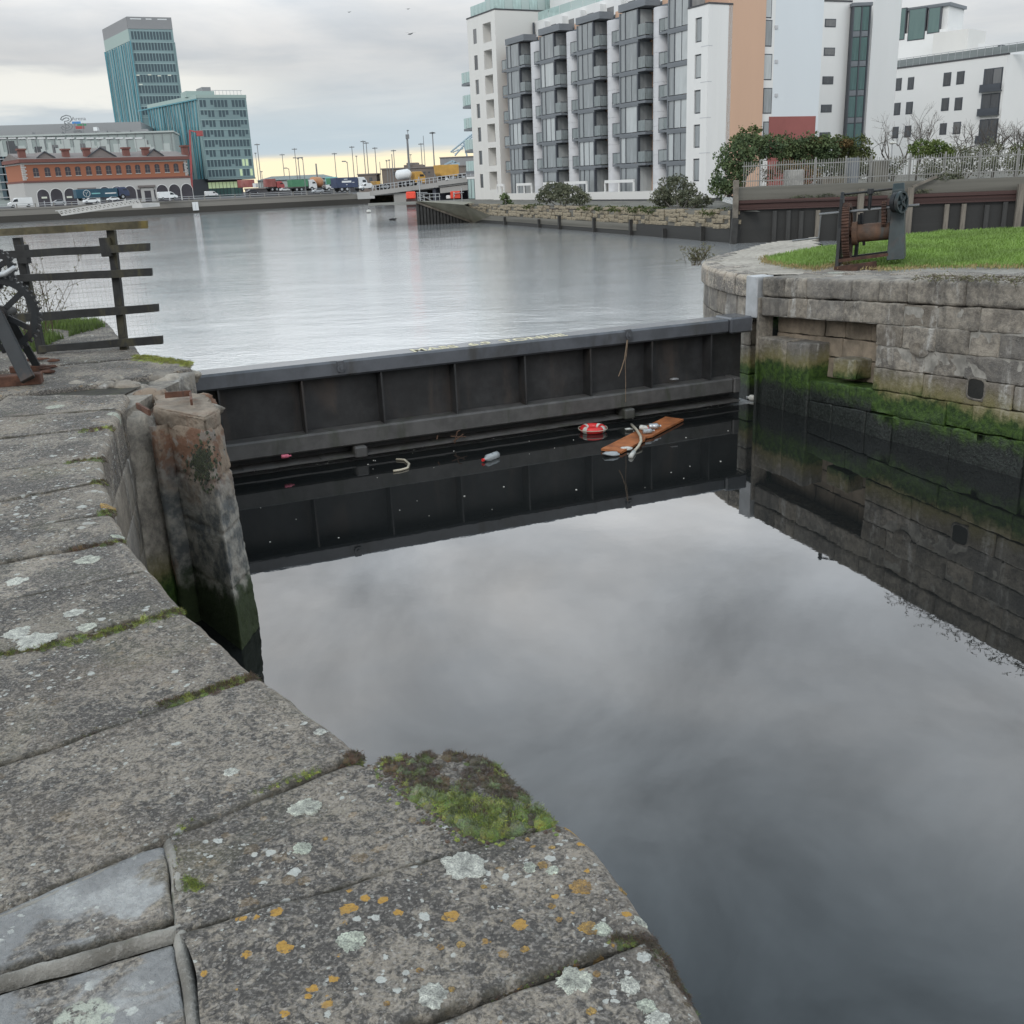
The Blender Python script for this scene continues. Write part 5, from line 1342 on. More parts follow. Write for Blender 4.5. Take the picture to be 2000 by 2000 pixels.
bush('creeper', 'low straw coloured weeds along the ledge of the concrete quay top', 'weeds', tuple(base), [(*Q.P(3.5+i*1.2, .02, .2+.06*math.sin(i*3)), .7, .12, .13) for i in range(6)], 1500, .09, 'leaf_grey', 12)
for i, (px, py, Y, h, lab, mt_) in enumerate(((1745, 320, 68, 4.4, 'bare grey tree right of the glass stair tower', 'bark'), (1790, 320, 69, 4.2, 'bare branching tree in front of the white wing left of the light green shrub', 'bark'),
                                        (1630, 300, 68, 2.6, 'small bare tree in front of the narrow horizontal windows', 'bark'), (1880, 320, 69, 3.6, 'bare tree below the paired square windows of the white wing', 'bark'), (1940, 320, 67, 3.6, 'bare tree with rusty twigs in front of the wide lower window', 'bark'), (2010, 320, 68, 3.2, 'bare tree at the right edge of the picture behind the fence', 'bark'))):
    p = atY(px, py, Y); t = thing('bare_tree', lab, 'tree', (p.x, p.y, .3), 'bare trees behind the palisade fence'); mb = MB(); rd = random.Random(i+20)
    mb.tube([V(p.x, p.y, .2), V(p.x+.05, p.y, 1.2)], [.09, .08], 6); mb.build('trunk', mt_, t)
    mb = MB()
    for _ in range(4): limbs(mb, V(p.x+.05, p.y, 1.15), V(rd.gauss(0, .5), rd.gauss(0, .4), 1).normalized(), h*.33, .055, 4, rd, .5, .12)
    mb.build('branches', mt_, t, kind='stuff')

# ------------------------------------------------------------------ rubble quay wall below the apartments
SA, SB = atz(925, 434, ZR), QA; SU = V(SB.x-SA.x, SB.y-SA.y, 0); SL = SU.length
S = Frame((SA.x, SA.y, 0), SU, (SU.y, -SU.x))
if S.n.y > 0: S.n = -S.n
sw_ = thing('quay_wall', 'tan rubble stone quay wall with dark tide band below the white apartments', 'wall', tuple(S.P(SL/2, 0, ZR)))
S.piece('tide_face', 'wet_wall', sw_, -1, SL+.2, -1.5, 0, -3, -1.32); S.piece('backing', 'old_concrete', sw_, -6, SL, -2.0, -.06, -1.318, -.42)
S.piece('footing', 'old_concrete', sw_, 1.5, SL*.75, -.8, .03, -1.75, -1.316)
n = 0
for (z0, z1) in ((-1.30, -1.06), (-1.05, -.80), (-.79, -.58), (-.57, -.36)):
    u = -4.0+random.random()
    while u < SL-.2 and n < 290:
        L_ = random.uniform(.45, 1.0)*(1.25 if u < 14 else 1); dz = random.uniform(-.05, .05)
        if random.random() < .86 and not (z0 > -.6 and random.random() < .12): S.piece('stone', 'rubble_stone', sw_, u, u+L_-.035, -.3, random.uniform(-.03, .05), z0+dz+.01, z1+dz-.01); n += 1
        u += L_
def su(px, py): q_ = atpl(px, py, S.O, S.n)-S.O; return q_.dot(S.u), q_.z
for px in (988, 1055, 1095, 1163, 1235, 1300, 1375): 
    u, _ = su(px, 420); S.piece('old_pile', 'black_timber', sw_, u-.1, u+.1, .01, .22, -2.6, -1.5+random.uniform(0, .55))
tp = sheet('ground_quay', [tuple(S.P(-8, -.3, 0).xy), tuple(S.P(SL+2, -.3, 0).xy), (16, 76), (6, 96), (-2, 128), (-16, 128), (-14, 112)], -.40, 'old_concrete')
# bushes rooted in the wall
bush('bush', 'grey green bush growing on the quay wall below the middle apartments', 'bush', tuple(S.P(su(1095, 395)[0], -.2, -.6)), [bl(1085, 372, 80, 32, 16), bl(1110, 380, 79, 35, 18), bl(1065, 385, 81, 20, 12), bl(1135, 388, 78, 20, 12)], 5500, .17, 'leaf_grey', 13)
bush('bush', 'wide grey green bush on the quay wall below the right white tower', 'bush', tuple(S.P(su(1320, 400)[0], -.2, -.6)), [bl(1320, 370, 66, 38, 26), bl(1345, 388, 64, 32, 18), bl(1295, 388, 67, 26, 20), bl(1370, 395, 62, 26, 12)], 6500, .16, 'leaf_grey', 14)
bush('bush', 'small dark bush sprouting from the quay wall below the left white tower', 'bush', tuple(S.P(su(987, 410)[0], -.1, -.8)), [bl(986, 385, 92, 9, 8), bl(992, 398, 92, 11, 9)], 900, .18, 'leaf_dark', 15)
bush('creeper', 'patchy ivy and weeds along the top of the rubble quay wall', 'weeds', tuple(S.P(20, -.1, -.5)), [(*S.P(su(x, 396)[0], -.1, -.45), 1.0, .3, .22) for x in (1040, 1150, 1180, 1210, 1245, 1275, 1395)], 2600, .14, 'leaf_olive', 16)
# slipway nose with its timber piling
sl = thing('slipway', 'sloping concrete slipway nose faced with dark vertical timbers', 'slipway', tuple(atz(870, 433, ZR)))
A = atY(812, 387, 97); A.z = .12; Bq, Cq, D = atz(922, 434, ZR), atz(1000, 437, ZR), atY(905, 391, 96); D.z = -.36; E2 = atY(835, 383, 108); E2.z = -.1; D2 = atY(930, 388, 108); D2.z = -.38
A0 = V(A.x, A.y, -3); B0 = V(Bq.x, Bq.y, -3)
mb = MB(); mb.add([A, Bq, Cq, D, E2, D2], [(0, 1, 3), (1, 2, 3), (0, 3, 5, 4)]); 
mb.build('ramp', 'ramp_concrete', sl)
fu = V(Bq.x-A.x, Bq.y-A.y, 0); fl = fu.length; fu.normalize(); fn = V(fu.y, -fu.x, 0)
if fn.y > 0: fn = -fn
mb = MB(); mb.add([A0-fn*.1, B0-fn*.1, Bq-fn*.1, A-fn*.1], [(0, 1, 2, 3)]); mb.add([A-fn*.1, E2-fn*.1, V(E2.x, E2.y, -3), A0-fn*.1], [(0, 1, 2, 3)]); mb.build('backing', 'wet_wall', sl)
n = 17
for i in range(n):
    t = (i+.4)/n; p = A.lerp(Bq, t); zt_ = A.z+(Bq.z-A.z)*t-.12
    if zt_ > ZR: 
        mb = MB(); c_ = V(p.x, p.y, 0)+fn*.0; mb.bar(V(c_.x, c_.y, -3), V(c_.x, c_.y, zt_), .2, .2, fu); mb.build('sheet_timber', 'black_timber', sl)
mb = MB(); mb.bar(A+fn*.1-V(0, 0, .1), Bq+fn*.1, .2, .18); mb.build('waling', 'pale_timber', sl)
rl = thing('railing', 'grey steel railing and light pole on the tip of the slipway', 'railing', tuple(atY(840, 392, 98)))
def rpx(x, y, Y=99): return atY(x, y, Y)
for x, y0, y1 in ((817, 377, 394), (829, 379, 394), (840, 380, 395), (851, 377, 393), (859, 377, 391)): MB().tube([rpx(x, y1), rpx(x-1, y0)], .035, 6).build('post', 'grey_rail', rl)
for a, b_ in (((816, 379), (858, 378)), ((813, 376), (835, 376)), ((817, 386), (860, 384)), ((818, 379), (846, 393)), ((818, 387), (840, 397))): MB().tube([rpx(*a), rpx(*b_)], .03, 6).build('rail', 'grey_rail', rl)
MB().tube([rpx(821, 394), rpx(818, 345)], [.06, .045], 8).build('light_pole', 'grey_rail', rl); MB().tube([rpx(814, 361), rpx(822, 360)], .03, 6).build('cross_arm', 'grey_rail', rl)
fb_ = thing('navigation_float', 'bright orange red float by the bridge pier left of the slipway tip', 'float', tuple(atz(803, 389, ZR)))
p = atY(803, 388.5, 176); k = p.y/FOC
MB().box(p.x-8.5*k, p.x+8.5*k, p.y-.7, p.y+.7, p.z, p.z+13*k).build('body', 'signal_orange', fb_, bevel=.15)
MB().box(p.x-8.8*k, p.x+8.8*k, p.y-.75, p.y+.75, ZR-.2, p.z-.01).build('skirt', 'beam_red', fb_)
lc = thing('lifebuoy_cabinet', 'bright orange red cabinet on the quay beside the glass entrance', 'cabinet', tuple(atY(890, 387, 112)))
p = atY(890, 387.5, 112); k = 112/FOC
MB().box(p.x-9*k, p.x+9*k, p.y-.35, p.y+.35, p.z, p.z+13*k).build('body', 'signal_orange', lc, bevel=.04); MB().box(p.x-4*k, p.x-1*k, p.y-.36, p.y-.351, p.z+3*k, p.z+11*k).build('white_mark', 'white_plastic', lc)
MB().tube([V(p.x+12*k, p.y-.4, p.z-.3), V(p.x+12*k, p.y-.4, p.z+19*k)], .06, 6).build('post', 'grey_rail', lc); MB().tube([V(p.x-3*k, p.y-.5, p.z-.2), V(p.x-3*k, p.y-.5, p.z+9*k), V(p.x+16*k, p.y-.5, p.z+10*k)], .04, 6).build('rail', 'grey_rail', lc)
p = atY(876, 387, 112); tag(MB().box(p.x-4*k, p.x+4*k, p.y-.2, p.y+.2, p.z-.05, p.z+5*k).build('stone_block', 'white_render', bevel=.03), 'small white block beside the orange cabinet', 'block')

# ------------------------------------------------------------------ white apartment block
Fm = Frame((2.91, 115.77, 0), (.454, -.891), (-.891, -.454))
Fm.O = Fm.O+Fm.n*(1.7*.20); Fm.n = Fm.n*.80
apt = thing('apartment_block', 'white apartment block with grey glass bays and round white columns above the quay', 'building', tuple(Fm.P(16, 0, -.4)))
NFL, FH, PER = 6, 2.54, 7.13; TOPZ = 15.05
Fm.piece('main_wall', 'orange_render', apt, -2, 31.4, -.6, -.25, -.4, 14.88)
Fm.piece('body', 'white_render', apt, -2.1, 31.4, -11, -.602, -.4, 14.88)
Fm.piece('roof_slab', 'slate_cladding', apt, -2, 31.4, -11, -.1, 14.9, 15.05)
_cyl = {}
def column(u, p, r, z0, z1, nring):
    c_ = Fm.P(u, p, 0); prof = []
    for i in range(nring):
        za, zb_ = z0+(z1-z0)*i/nring, z0+(z1-z0)*(i+1)/nring
        prof += [(r-.025, za), (r, za+.02), (r, zb_-.02), (r-.025, zb_)]
    mb = MB(); n_ = 44; vs = []; fs = []
    for (rr, z) in prof:
        for k in range(n_):
            a = 2*math.pi*k/n_; vs.append((c_.x+rr*math.cos(a), c_.y+rr*math.sin(a), z))
    for j in range(len(prof)-1):
        for k in range(n_): fs.append((j*n_+k, j*n_+(k+1) % n_, (j+1)*n_+(k+1) % n_, (j+1)*n_+k))
    fs.append(tuple((len(prof)-1)*n_+k for k in range(n_)))
    mb.add(vs, fs); o = mb.build('column', 'column_white', apt, smooth=False); return o
for b_ in range(5):
    u0 = b_*PER; ptop = TOPZ
    for f in range(NFL):
        z0 = f*FH+.05; z1 = z0+FH; top = f == NFL-1
        # projecting glazed bay: edge beam, posts, panes
        Fm.piece('edge_beam', 'slate_cladding', apt, u0, u0+2.9, .2, 1.72, z1-.36 if not top else z1-.28, z1)
        Fm.piece('post', 'slate_cladding', apt, u0+.002, u0+.15, 1.5, 1.70, z0, z1-.36); Fm.piece('post', 'dark_frame', apt, u0+2.7, u0+2.898, 1.42, 1.70, z0, z1-.36)
        Fm.piece('mullion', 'dark_frame', apt, u0+.86, u0+.94, 1.55, 1.66, z0, z1-.36)
        Fm.piece('pane', 'pane', apt, u0+.15, u0+.86, 1.54, 1.6, z0+.06, z1-.36); Fm.piece('pane', 'pane', apt, u0+.94, u0+2.7, 1.54, 1.6, z0+.06, z1-.36)
        if random.random() < .4: Fm.piece('window_bar', 'dark_frame', apt, u0+1.8, u0+1.85, 1.55, 1.64, z0, z1-.36)
        Fm.piece('left_glazing', 'dark_pane', apt, u0+.03, u0+.1, .2, 1.5, z0, z1-.36); Fm.piece('right_glazing', 'pane', apt, u0+2.76, u0+2.82, -.24, 1.42, z0, z1-.36)
        if f: 
            # balcony on the near side of the bay
            if b_ < 4: Fm.piece('balcony_slab', 'slate_cladding', apt, u0+2.902, u0+4.05, -.24, 1.74, z0-.2, z0)
            if b_ < 4: Fm.piece('balcony_glass', 'rail_glass', apt, u0+4.0, u0+4.03, .02, .85, z0+.08, z0+.95); Fm.piece('balcony_glass', 'rail_glass', apt, u0+4.0, u0+4.03, .9, 1.68, z0+.08, z0+.95)
            if b_ < 4: Fm.piece('balcony_glass', 'rail_glass', apt, u0+2.95, u0+3.96, 1.69, 1.72, z0+.08, z0+.95)
            if b_ < 4: Fm.piece('handrail', 'dark_frame', apt, u0+3.98, u0+4.06, 0, 1.74, z0+.95, z0+1.0)
            # small balcony on the far side of the next bay
            Fm.piece('balcony_slab', 'slate_cladding', apt, u0-1.5, u0-.002, -.24, 1.45, z0-.2, z0)
            Fm.piece('balcony_glass', 'rail_glass', apt, u0-1.48, u0-.78, 1.38, 1.41, z0+.08, z0+.95); Fm.piece('balcony_glass', 'rail_glass', apt, u0-.74, u0-.03, 1.38, 1.41, z0+.08, z0+.95)
            Fm.piece('handrail', 'dark_frame', apt, u0-1.5, u0-.002, 1.36, 1.44, z0+.95, z0+1.0)
            Fm.piece('rail_post', 'dark_frame', apt, u0-1.5, u0-1.46, 1.37, 1.43, z0, z0+.95)
        if b_ < 4: Fm.piece('balcony_door', 'dark_pane', apt, u0+3.0, u0+3.7, -.249, -.2, z0, z0+2.2)
    Fm.piece('fascia', 'slate_cladding', apt, u0-.02, u0+(4.08 if b_ < 4 else 2.9), -.1, 1.78, 15.02, TOPZ+.55)
    if b_ < 4: Fm.piece('orange_strip', 'orange_render', apt, u0+4.1, u0+7.1, -.6, -.35, 15.052, 15.6)
    if b_ < 4: Fm.piece('inner_wall', 'panel_grey', apt, u0+5.6, u0+7.1, -.249, -.1, 0, 14.6)
    if b_ < 4: column(u0+4.95, .2, .86, -.3, 14.75, 13)
Fm.piece('plinth', 'warm_white', apt, -2, 31.4, -.24, 3.2, -.42, .22); Fm.piece('plinth_base', 'plinth_dark', apt, -9, 34.0, -.3, 3.1, -.9, -.425)
for (ua, ub) in ((-1.2, .4), (3.4, 6.6), (9.2, 11.9), (13.3, 17.4), (20.6, 25.2)):
    Fm.piece('terrace_beam', 'white_render', apt, ua, ub, 2.95, 3.15, 1.0, 1.25); n = max(2, int((ub-ua)/1.6))
    for i in range(n+1): u = ua+(ub-ua)*i/n; Fm.piece('terrace_post', 'white_render', apt, u-.07, u+.07, 2.97, 3.13, .221, .999)
for _ in range(26):
    b_, f = random.randint(0, 3), random.randint(1, 5); u0 = b_*PER+random.uniform(3.1, 3.6); z0 = f*FH+.05; Fm.piece('planter' if _ % 2 else 'chair', random.choice(('pale_timber', 'leaf_olive', 'white_render', 'plinth_dark')), apt, u0, u0+random.uniform(.25, .45), random.uniform(.3, .7), random.uniform(.8, 1.2), z0+.001, z0+random.uniform(.35, .9))
# penthouse storey set back, with roof glass
Fm.piece('penthouse', 'white_render', apt, -2.2, 31, -11, -4.2, 15.05, 17.7)
Fm.piece('penthouse_band', 'slate_cladding', apt, -2, 31.4, -4.3, -.6, 15.051, 15.45)
for i in range(8):
    u = 1.5+i*3.6; Fm.piece('penthouse_window', 'dark_pane', apt, u, u+1.3, -4.25, -4.14, 15.7, 16.9); Fm.piece('window_hood', 'white_render', apt, u-1.5, u-.3, -4.19, -3.4, 15.6, 17.3)
for i in range(15):
    u = -1.8+i*2.3; Fm.piece('roof_glass', 'green_glass', apt, u, u+2.2, -4.6, -4.56, 17.72, 18.6)
Fm.piece('upper_block', 'white_render', apt, -2, 31, -11, -6.6, 17.7, 20.6)
mb = MB(); mb.tube([Fm.P(-1.9, -3.9, 17.6), Fm.P(-1.9, -3.9, 16.1)], .12, 8); mb.build('downpipe', 'dark_frame', apt)

# far white tower at its left end
t1 = thing('apartment_tower', 'white end tower with square recessed openings on the left of the apartment block', 'building', tuple(Fm.P(-5, 0, -.4)))
U1a, U1b, P1, Z1 = -9.05, -2.2, 1.75, 18.75
zrow = lambda px, y: atpl(px, y, Fm.O+Fm.n*P1, Fm.n).z
ZC1 = [zrow(928, y) for y in (354, 309, 264, 218, 171, 123, 71)]
# front with real openings: built as piers and spandrels between the openings
cols = [(U1a, -7.6), (-6.75, -5.15), (-3.2, U1b)]
for a, b_ in cols: Fm.piece('pier', 'warm_white', t1, a, b_, P1-1.2, P1, -.42, Z1)
for (ua, ub, dz0, dz1) in ((-7.6, -6.75, -.75, .75), (-5.15, -3.2, -.95, .95)):
    prev = -.42
    for k in range(8):
        zc = ZC1[min(k, 6)]; z0 = zc+dz0 if k < 7 else Z1
        Fm.piece('spandrel', 'warm_white', t1, ua, ub, P1-1.2, P1-.003, prev, z0); prev = zc+dz1
        if k < 7:
            if ub-ua < 1: Fm.piece('window', 'dark_pane', t1, ua, ub, P1-.5, P1-.12 if k < 5 else P1-.04, z0, prev)
            else:
                Fm.piece('recess_wall', 'warm_white', t1, ua, ub, P1-1.3, P1-1.21, z0, prev); Fm.piece('balcony_door', 'dark_pane', t1, ub-.75, ub-.1, P1-1.2, P1-1.14, z0, prev-.2)
                Fm.piece('balcony_rail', 'dark_frame', t1, ub-.5, ub-.02, P1-.3, P1-.26, z0, z0+.9)
Fm.piece('body', 'warm_white', t1, U1a+.003, U1b-.003, -11, P1-1.31, -.42, Z1-.01); Fm.piece('side_wall', 'warm_white', t1, U1b-.2, U1b+.012, -11, P1-.004, -.42, Z1)
Fm.piece('roof_edge', 'plinth_dark', t1, U1a-.06, U1b+.06, -11.2, P1+.06, Z1+.002, Z1+.14)
for i in range(6): u = U1a+.3+i*.98; Fm.piece('roof_glass', 'green_glass', t1, u, u+.93, P1-.5, P1-.46, Z1+.16, Z1+1.25)
for i in range(8): p_ = P1-.6-i*1.25; Fm.piece('roof_glass', 'green_glass', t1, U1b-.45, U1b-.41, p_-1.2, p_, Z1+.16, Z1+1.25)
Fm.piece('roof_pavilion', 'green_glass', t1, U1a+1.2, U1b-.8, -10, P1-2.2, Z1+.14, Z1+3.0); Fm.piece('pavilion_roof', 'slate_cladding', t1, U1a+.6, U1b-.4, -10.5, P1-1.6, Z1+3.01, Z1+3.5)
for zb_ in [zrow(912, y) for y in (161, 206, 251, 293, 335)]:
    Fm.piece('end_balcony_slab', 'slate_cladding', t1, U1a-2.7, U1a-.002, -1.6, P1-.3, zb_-.25, zb_)
    for i in range(4): Fm.piece('end_balcony_glass', 'green_glass', t1, U1a-2.65+i*.66, U1a-2.65+i*.66+.6, P1-.36, P1-.32, zb_+.05, zb_+1.15)
    Fm.piece('end_balcony_glass', 'green_glass', t1, U1a-2.68, U1a-2.64, -1.5, P1-.4, zb_+.05, zb_+1.15)
Fm.piece('glass_porch', 'green_glass', t1, U1a-2.9, U1a-.01, -1.5, P1-.6, -.3, 1.9); Fm.piece('porch_roof', 'white_render', t1, U1a-3.0, U1a-.008, -1.6, P1-.5, 1.92, 2.15)
for i in range(4): Fm.piece('porch_mullion', 'slate_cladding', t1, U1a-2.9+i*.9, U1a-2.82+i*.9, P1-.6, P1-.55, -.3, 1.9)

# right white tower and the gable elevation
t2 = thing('apartment_tower', 'white end tower with five narrow windows beside the orange wall', 'building', tuple(Fm.P(33.7, 0, -.4)))
P2 = 1.9
ux2 = lambda px, y: (atpl(px, y, Fm.O+Fm.n*P2, Fm.n)-Fm.O).dot(Fm.u)
zx2 = lambda px, y: atpl(px, y, Fm.O+Fm.n*P2, Fm.n).z
U2a, U2b = ux2(1341, 200), ux2(1381, 200); Z2 = zx2(1386, 7); c0, c1_ = ux2(1355.5, 200), ux2(1368, 200)
Fm.piece('pier', 'white_render', t2, U2a, c0, -1, P2, -.42, Z2); Fm.piece('pier', 'white_render', t2, c1_, U2b, -1, P2, -.42, Z2)
prev = -.42
for k, y in enumerate((332, 266, 199, 130, 59, 0)):
    zc = zx2(1362, y); z0 = zc-.88 if k < 5 else Z2; Fm.piece('spandrel', 'white_render', t2, c0, c1_, -1, P2-.003, prev, z0)
    if k < 5:
        prev = zc+.88; Fm.piece('window_frame', 'dark_frame', t2, c0, c1_, P2-.3, P2-.16, z0, prev); Fm.piece('pane', 'pane', t2, c0+.08, c1_-.08, P2-.25, P2-.12, z0+.1, prev-.1)
for z in [zx2(1380, y) for y in (90, 160, 230, 299)]: Fm.piece('joint', 'panel_grey', t2, U2b-.9, U2b+.016, P2-.5, P2+.012, z, z+.05)
Fm.piece('roof_edge', 'plinth_dark', t2, U2a, U2b+.05, -1, P2+.05, Z2+.002, Z2+.12)
gab = thing('apartment_gable', 'tall gable end with orange stripe, pale blue wall and red panel', 'building', tuple(Fm.P(35, -6, -.4)))
def seg(A_, B_): 
    A_, B_ = Vector(A_), Vector(B_); d = V(B_.x-A_.x, B_.y-A_.y, 0); n_ = V(d.y, -d.x, 0)
    f_ = Frame((A_.x, A_.y, 0), d, (n_.x, n_.y)); return f_, d.length
def pxY(px, py, Y): p = atY(px, py, Y); return V(p.x, p.y, 0)
f1 = Frame(Fm.P(U2b, P2, 0), (-Fm.n.x, -Fm.n.y), (Fm.u.x, Fm.u.y))
uu = lambda f_, px, py: ((atpl(px, py, f_.O, f_.n)-f_.O).dot(f_.u), atpl(px, py, f_.O, f_.n).z)
ua, _ = uu(f1, 1419, 200); ub, _ = uu(f1, 1490, 200)
f1.piece('orange_wall', 'orange_render', gab, ua, ub, -3, 0, -.4, 17); f1.piece('link_wall', 'white_render', gab, .9, ua-.003, -2.6, .004, -.4, Z2-.02)
a2 = f1.P(ub+.003, -.4, 0); b2 = atpl(1508, 200, a2, (-f1.n.x, -f1.n.y, 0)); b2.z = 0
f2, L2 = seg(a2, b2); f2.piece('strip_wall', 'white_render', gab, 0, L2, -3, 0, -.4, 17)
for y in (9, 65, 131, 197, 262): u, z = uu(f2, 1499, y); f2.piece('window_frame', 'dark_frame', gab, u-.5, u+.45, -.2, .012, z-.98, z+.98); f2.piece('pane', 'pane', gab, u-.42, u+.37, -.1, .03, z-.9, z+.9)
a3 = f2.P(L2, .002, 0); b3 = atpl(1602, 150, a3, (-f1.n.x, -f1.n.y, 0)); b3.z = 0; f3, L3 = seg(a3, b3)
f3.piece('blue_wall', 'blue_white', gab, 0, L3, -2, 0, -.4, 17.5)
u0_, z1_ = uu(f3, 1502, 228); u1_, z0_ = uu(f3, 1590, 275)
f3.piece('red_panel', 'red_panel', gab, u0_, u1_, .01, .06, -.3, z1_)
for y in (53, 120, 186): u, z = uu(f3, 1516, y); f3.piece('vent', 'panel_grey', gab, u-.15, u+.15, .001, .06, z-.13, z+.13)
a4 = pxY(1600, 150, 103.8); b4 = pxY(1656, 150, 105); f4, L4 = seg(a4, b4); zt4 = atY(1640, 2, 104).z
f4.piece('window_wall', 'white_render', gab, 0, L4, -4, .003, -.4, zt4); f4.piece('roof_edge', 'plinth_dark', gab, -.05, L4, -4, .06, zt4+.002, zt4+.15)
for (x, y) in ((1622, 45), (1620, 101), (1617, 157), (1614, 212), (1611, 266)):
    u, z = uu(f4, x, y); f4.piece('window_frame', 'dark_frame', gab, u-.66, u+.62, -.1, .03, z-.36, z+.36); f4.piece('pane', 'dark_pane', gab, u-.58, u+.54, -.05, .05, z-.28, z+.28)
st_w = thing('stair_tower', 'narrow dark glass stair tower between two white walls', 'building', tuple(pxY(1675, 300, 104)))
a5, b5 = pxY(1658, 150, 104.2), pxY(1693, 150, 104.2); f5, L5 = seg(a5, b5); zt5 = atY(1675, 12, 104.2).z
glassmat('stair_glass', (.05, .10, .095), (.11, .17, .16), .06, .3)
f5.piece('core', 'dark_frame', st_w, 0, L5, -3, -.06, -.4, zt5)
ys = [12, 72, 130, 187, 240, 300]
for i in range(5):
    zt_, zb_ = atY(1675, ys[i], 104.2).z, atY(1675, ys[i+1], 104.2).z
    for k in range(2): f5.piece('pane', 'stair_glass', st_w, .12+k*(L5-.2)/2, .12+k*(L5-.2)/2+(L5-.2)/2-.1, -.05, .0, zb_+.55, zt_-.06)
    for k in range(2): f5.piece('spandrel_panel', 'slate_cladding', st_w, .12+k*(L5-.2)/2, .12+k*(L5-.2)/2+(L5-.2)/2-.1, -.05, .01, zb_+.02, zb_+.5)
for u in (0, L5/2-.06, L5-.12): f5.piece('mullion', 'dark_frame', st_w, u, u+.12, -.055, .06, -.4, zt5)
f5.piece('roof_cap', 'slate_cladding', st_w, -.1, L5+.1, -3, .1, zt5+.002, zt5+.3)
wing = thing('apartment_wing', 'low white wing with small square windows on the right behind the bare trees', 'building', tuple(pxY(1850, 300, 124)))
a6, b6 = pxY(1694, 200, 106), pxY(1747, 200, 112); f6, L6 = seg(a6, b6); f6.piece('high_wall', 'white_render', wing, 0, L6, -4, 0, -.4, 20)
a7, b7 = pxY(1690, 200, 133), pxY(1958, 200, 117.5); f7, L7 = seg(a7, b7); zp = atY(1830, 124, 124.5).z
f7.piece('front_wall', 'white_render', wing, -1, L7, -8, 0, -.4, zp)
f7.piece('parapet_cap', 'plinth_dark', wing, -1, L7+.05, -.4, .08, zp+.002, zp+.16)
for (x, y, w_, h_) in ((1717, 170, 11, 22), (1755, 165, 11, 21), (1779, 163, 11, 21), (1850, 155, 13, 23), (1876, 152, 13, 22), (1715, 216, 11, 21), (1752, 213, 12, 21), (1776, 211, 12, 21), (1846, 204, 13, 22), (1872, 203, 13, 22), (1713, 262, 11, 21), (1749, 259, 11, 20), (1773, 257, 12, 20), (1842, 252, 12, 20), (1869, 250, 13, 21)):
    u, z = uu(f7, x, y); k = (f7.P(u, 0, 0).y)/FOC; f7.piece('window_frame', 'dark_frame', wing, u-w_*k*.6, u+w_*k*.6, -.1, .02, z-h_*k*.5, z+h_*k*.5); f7.piece('pane', 'dark_pane', wing, u-w_*k*.45, u+w_*k*.45, -.05, .05, z-h_*k*.42, z+h_*k*.42)
for (x, y, w_, h_) in ((1939, 155, 34, 38), (1934, 203, 34, 36), (1930, 255, 34, 40)):
    u, z = uu(f7, x, y); k = (f7.P(u, 0, 0).y)/FOC; f7.piece('window_frame', 'dark_frame', wing, u-w_*k*.55, u+w_*k*.55, -.1, .02, z-h_*k*.5, z+h_*k*.5)
    for s in (-1, 1): f7.piece('pane', 'dark_pane', wing, u+(s-1)*w_*k*.24+.08, u+(s+1)*w_*k*.24-.0, -.05, .06, z-h_*k*.45, z+h_*k*.45)
    f7.piece('balcony_rail', 'dark_frame', wing, u-w_*k*.6, u+w_*k*.6, .4, .44, z-h_*k*.5, z-h_*k*.2); f7.piece('balcony_slab', 'dark_frame', wing, u-w_*k*.6, u+w_*k*.6, .021, .44, z-h_*k*.55, z-h_*k*.502)
a8, b8 = f7.P(L7, 0, 0), pxY(2060, 200, 121); f8, L8 = seg(a8, b8); zq = atY(1985, 106, 118).z; f8.piece('end_wall', 'white_render', wing, 0, L8, -8, 0, -.4, zq)
for i in range(26): u = .5+i*.92; f7.piece('roof_rail', 'grey_rail', wing, u, u+.05, -.6, -.55, zp+.16, zp+1.1)
f7.piece('roof_rail_top', 'grey_rail', wing, 0, 24, -.6, -.55, zp+1.1, zp+1.16); f7.piece('roof_rail_glass', 'rail_glass', wing, 0.3, 24, -.59, -.57, zp+.2, zp+1.0)
a9, b9 = pxY(1745, 200, 136), pxY(1838, 200, 132); f9, L9 = seg(a9, b9); z9 = atY(1790, 62, 134).z; f9.piece('upper_wall', 'white_render', wing, -1, L9, -6, 0, 10, z9)
z10 = atY(1790, 17, 134).z; f9.piece('glass_storey', 'white_render', wing, .0, L9-.3, -6, -.6, z9, z10); f9.piece('glass_roof', 'slate_cladding', wing, -.2, L9, -6, -.3, z10+.002, z10+.35)
for x0, x1, y0, y1 in ((1744, 1765, 20, 76), (1778, 1804, 20, 75), (1816, 1833, 17, 62)):
    ua, zt_ = uu(f9, x0, y0); ub, zb_ = uu(f9, x1, y1); f9.piece('window_frame', 'dark_frame', wing, ua-.1, ub+.1, -.5, .03, zb_-.1, zt_+.1); f9.piece('pane', 'stair_glass', wing, ua, ub, -.5, .06, zb_, zt_)
a10, b10 = pxY(1812, 200, 130), pxY(1878, 200, 127); f10, L10 = seg(a10, b10); f10.piece('terrace_wall', 'warm_white', wing, 0, L10, -5, 0, 10, atY(1840, 62, 129).z)
a11, b11 = pxY(1876, 200, 128), pxY(1958, 200, 132); f11, L11 = seg(a11, b11); f11.piece('terrace_wall', 'white_render', wing, 0, L11, -5, 0, 10, atY(1930, 86, 130).z)
ua, _ = uu(f11, 1888, 108); f11.piece('terrace_door', 'dark_pane', wing, ua-.4, ua+.4, .001, .05, zp, zp+2.1)
ua, _ = uu(f11, 1955, 100); f11.piece('chimney', 'dark_frame', wing, ua-.7, ua+.3, -.5, .3, zp, atY(1955, 88, 131).z)
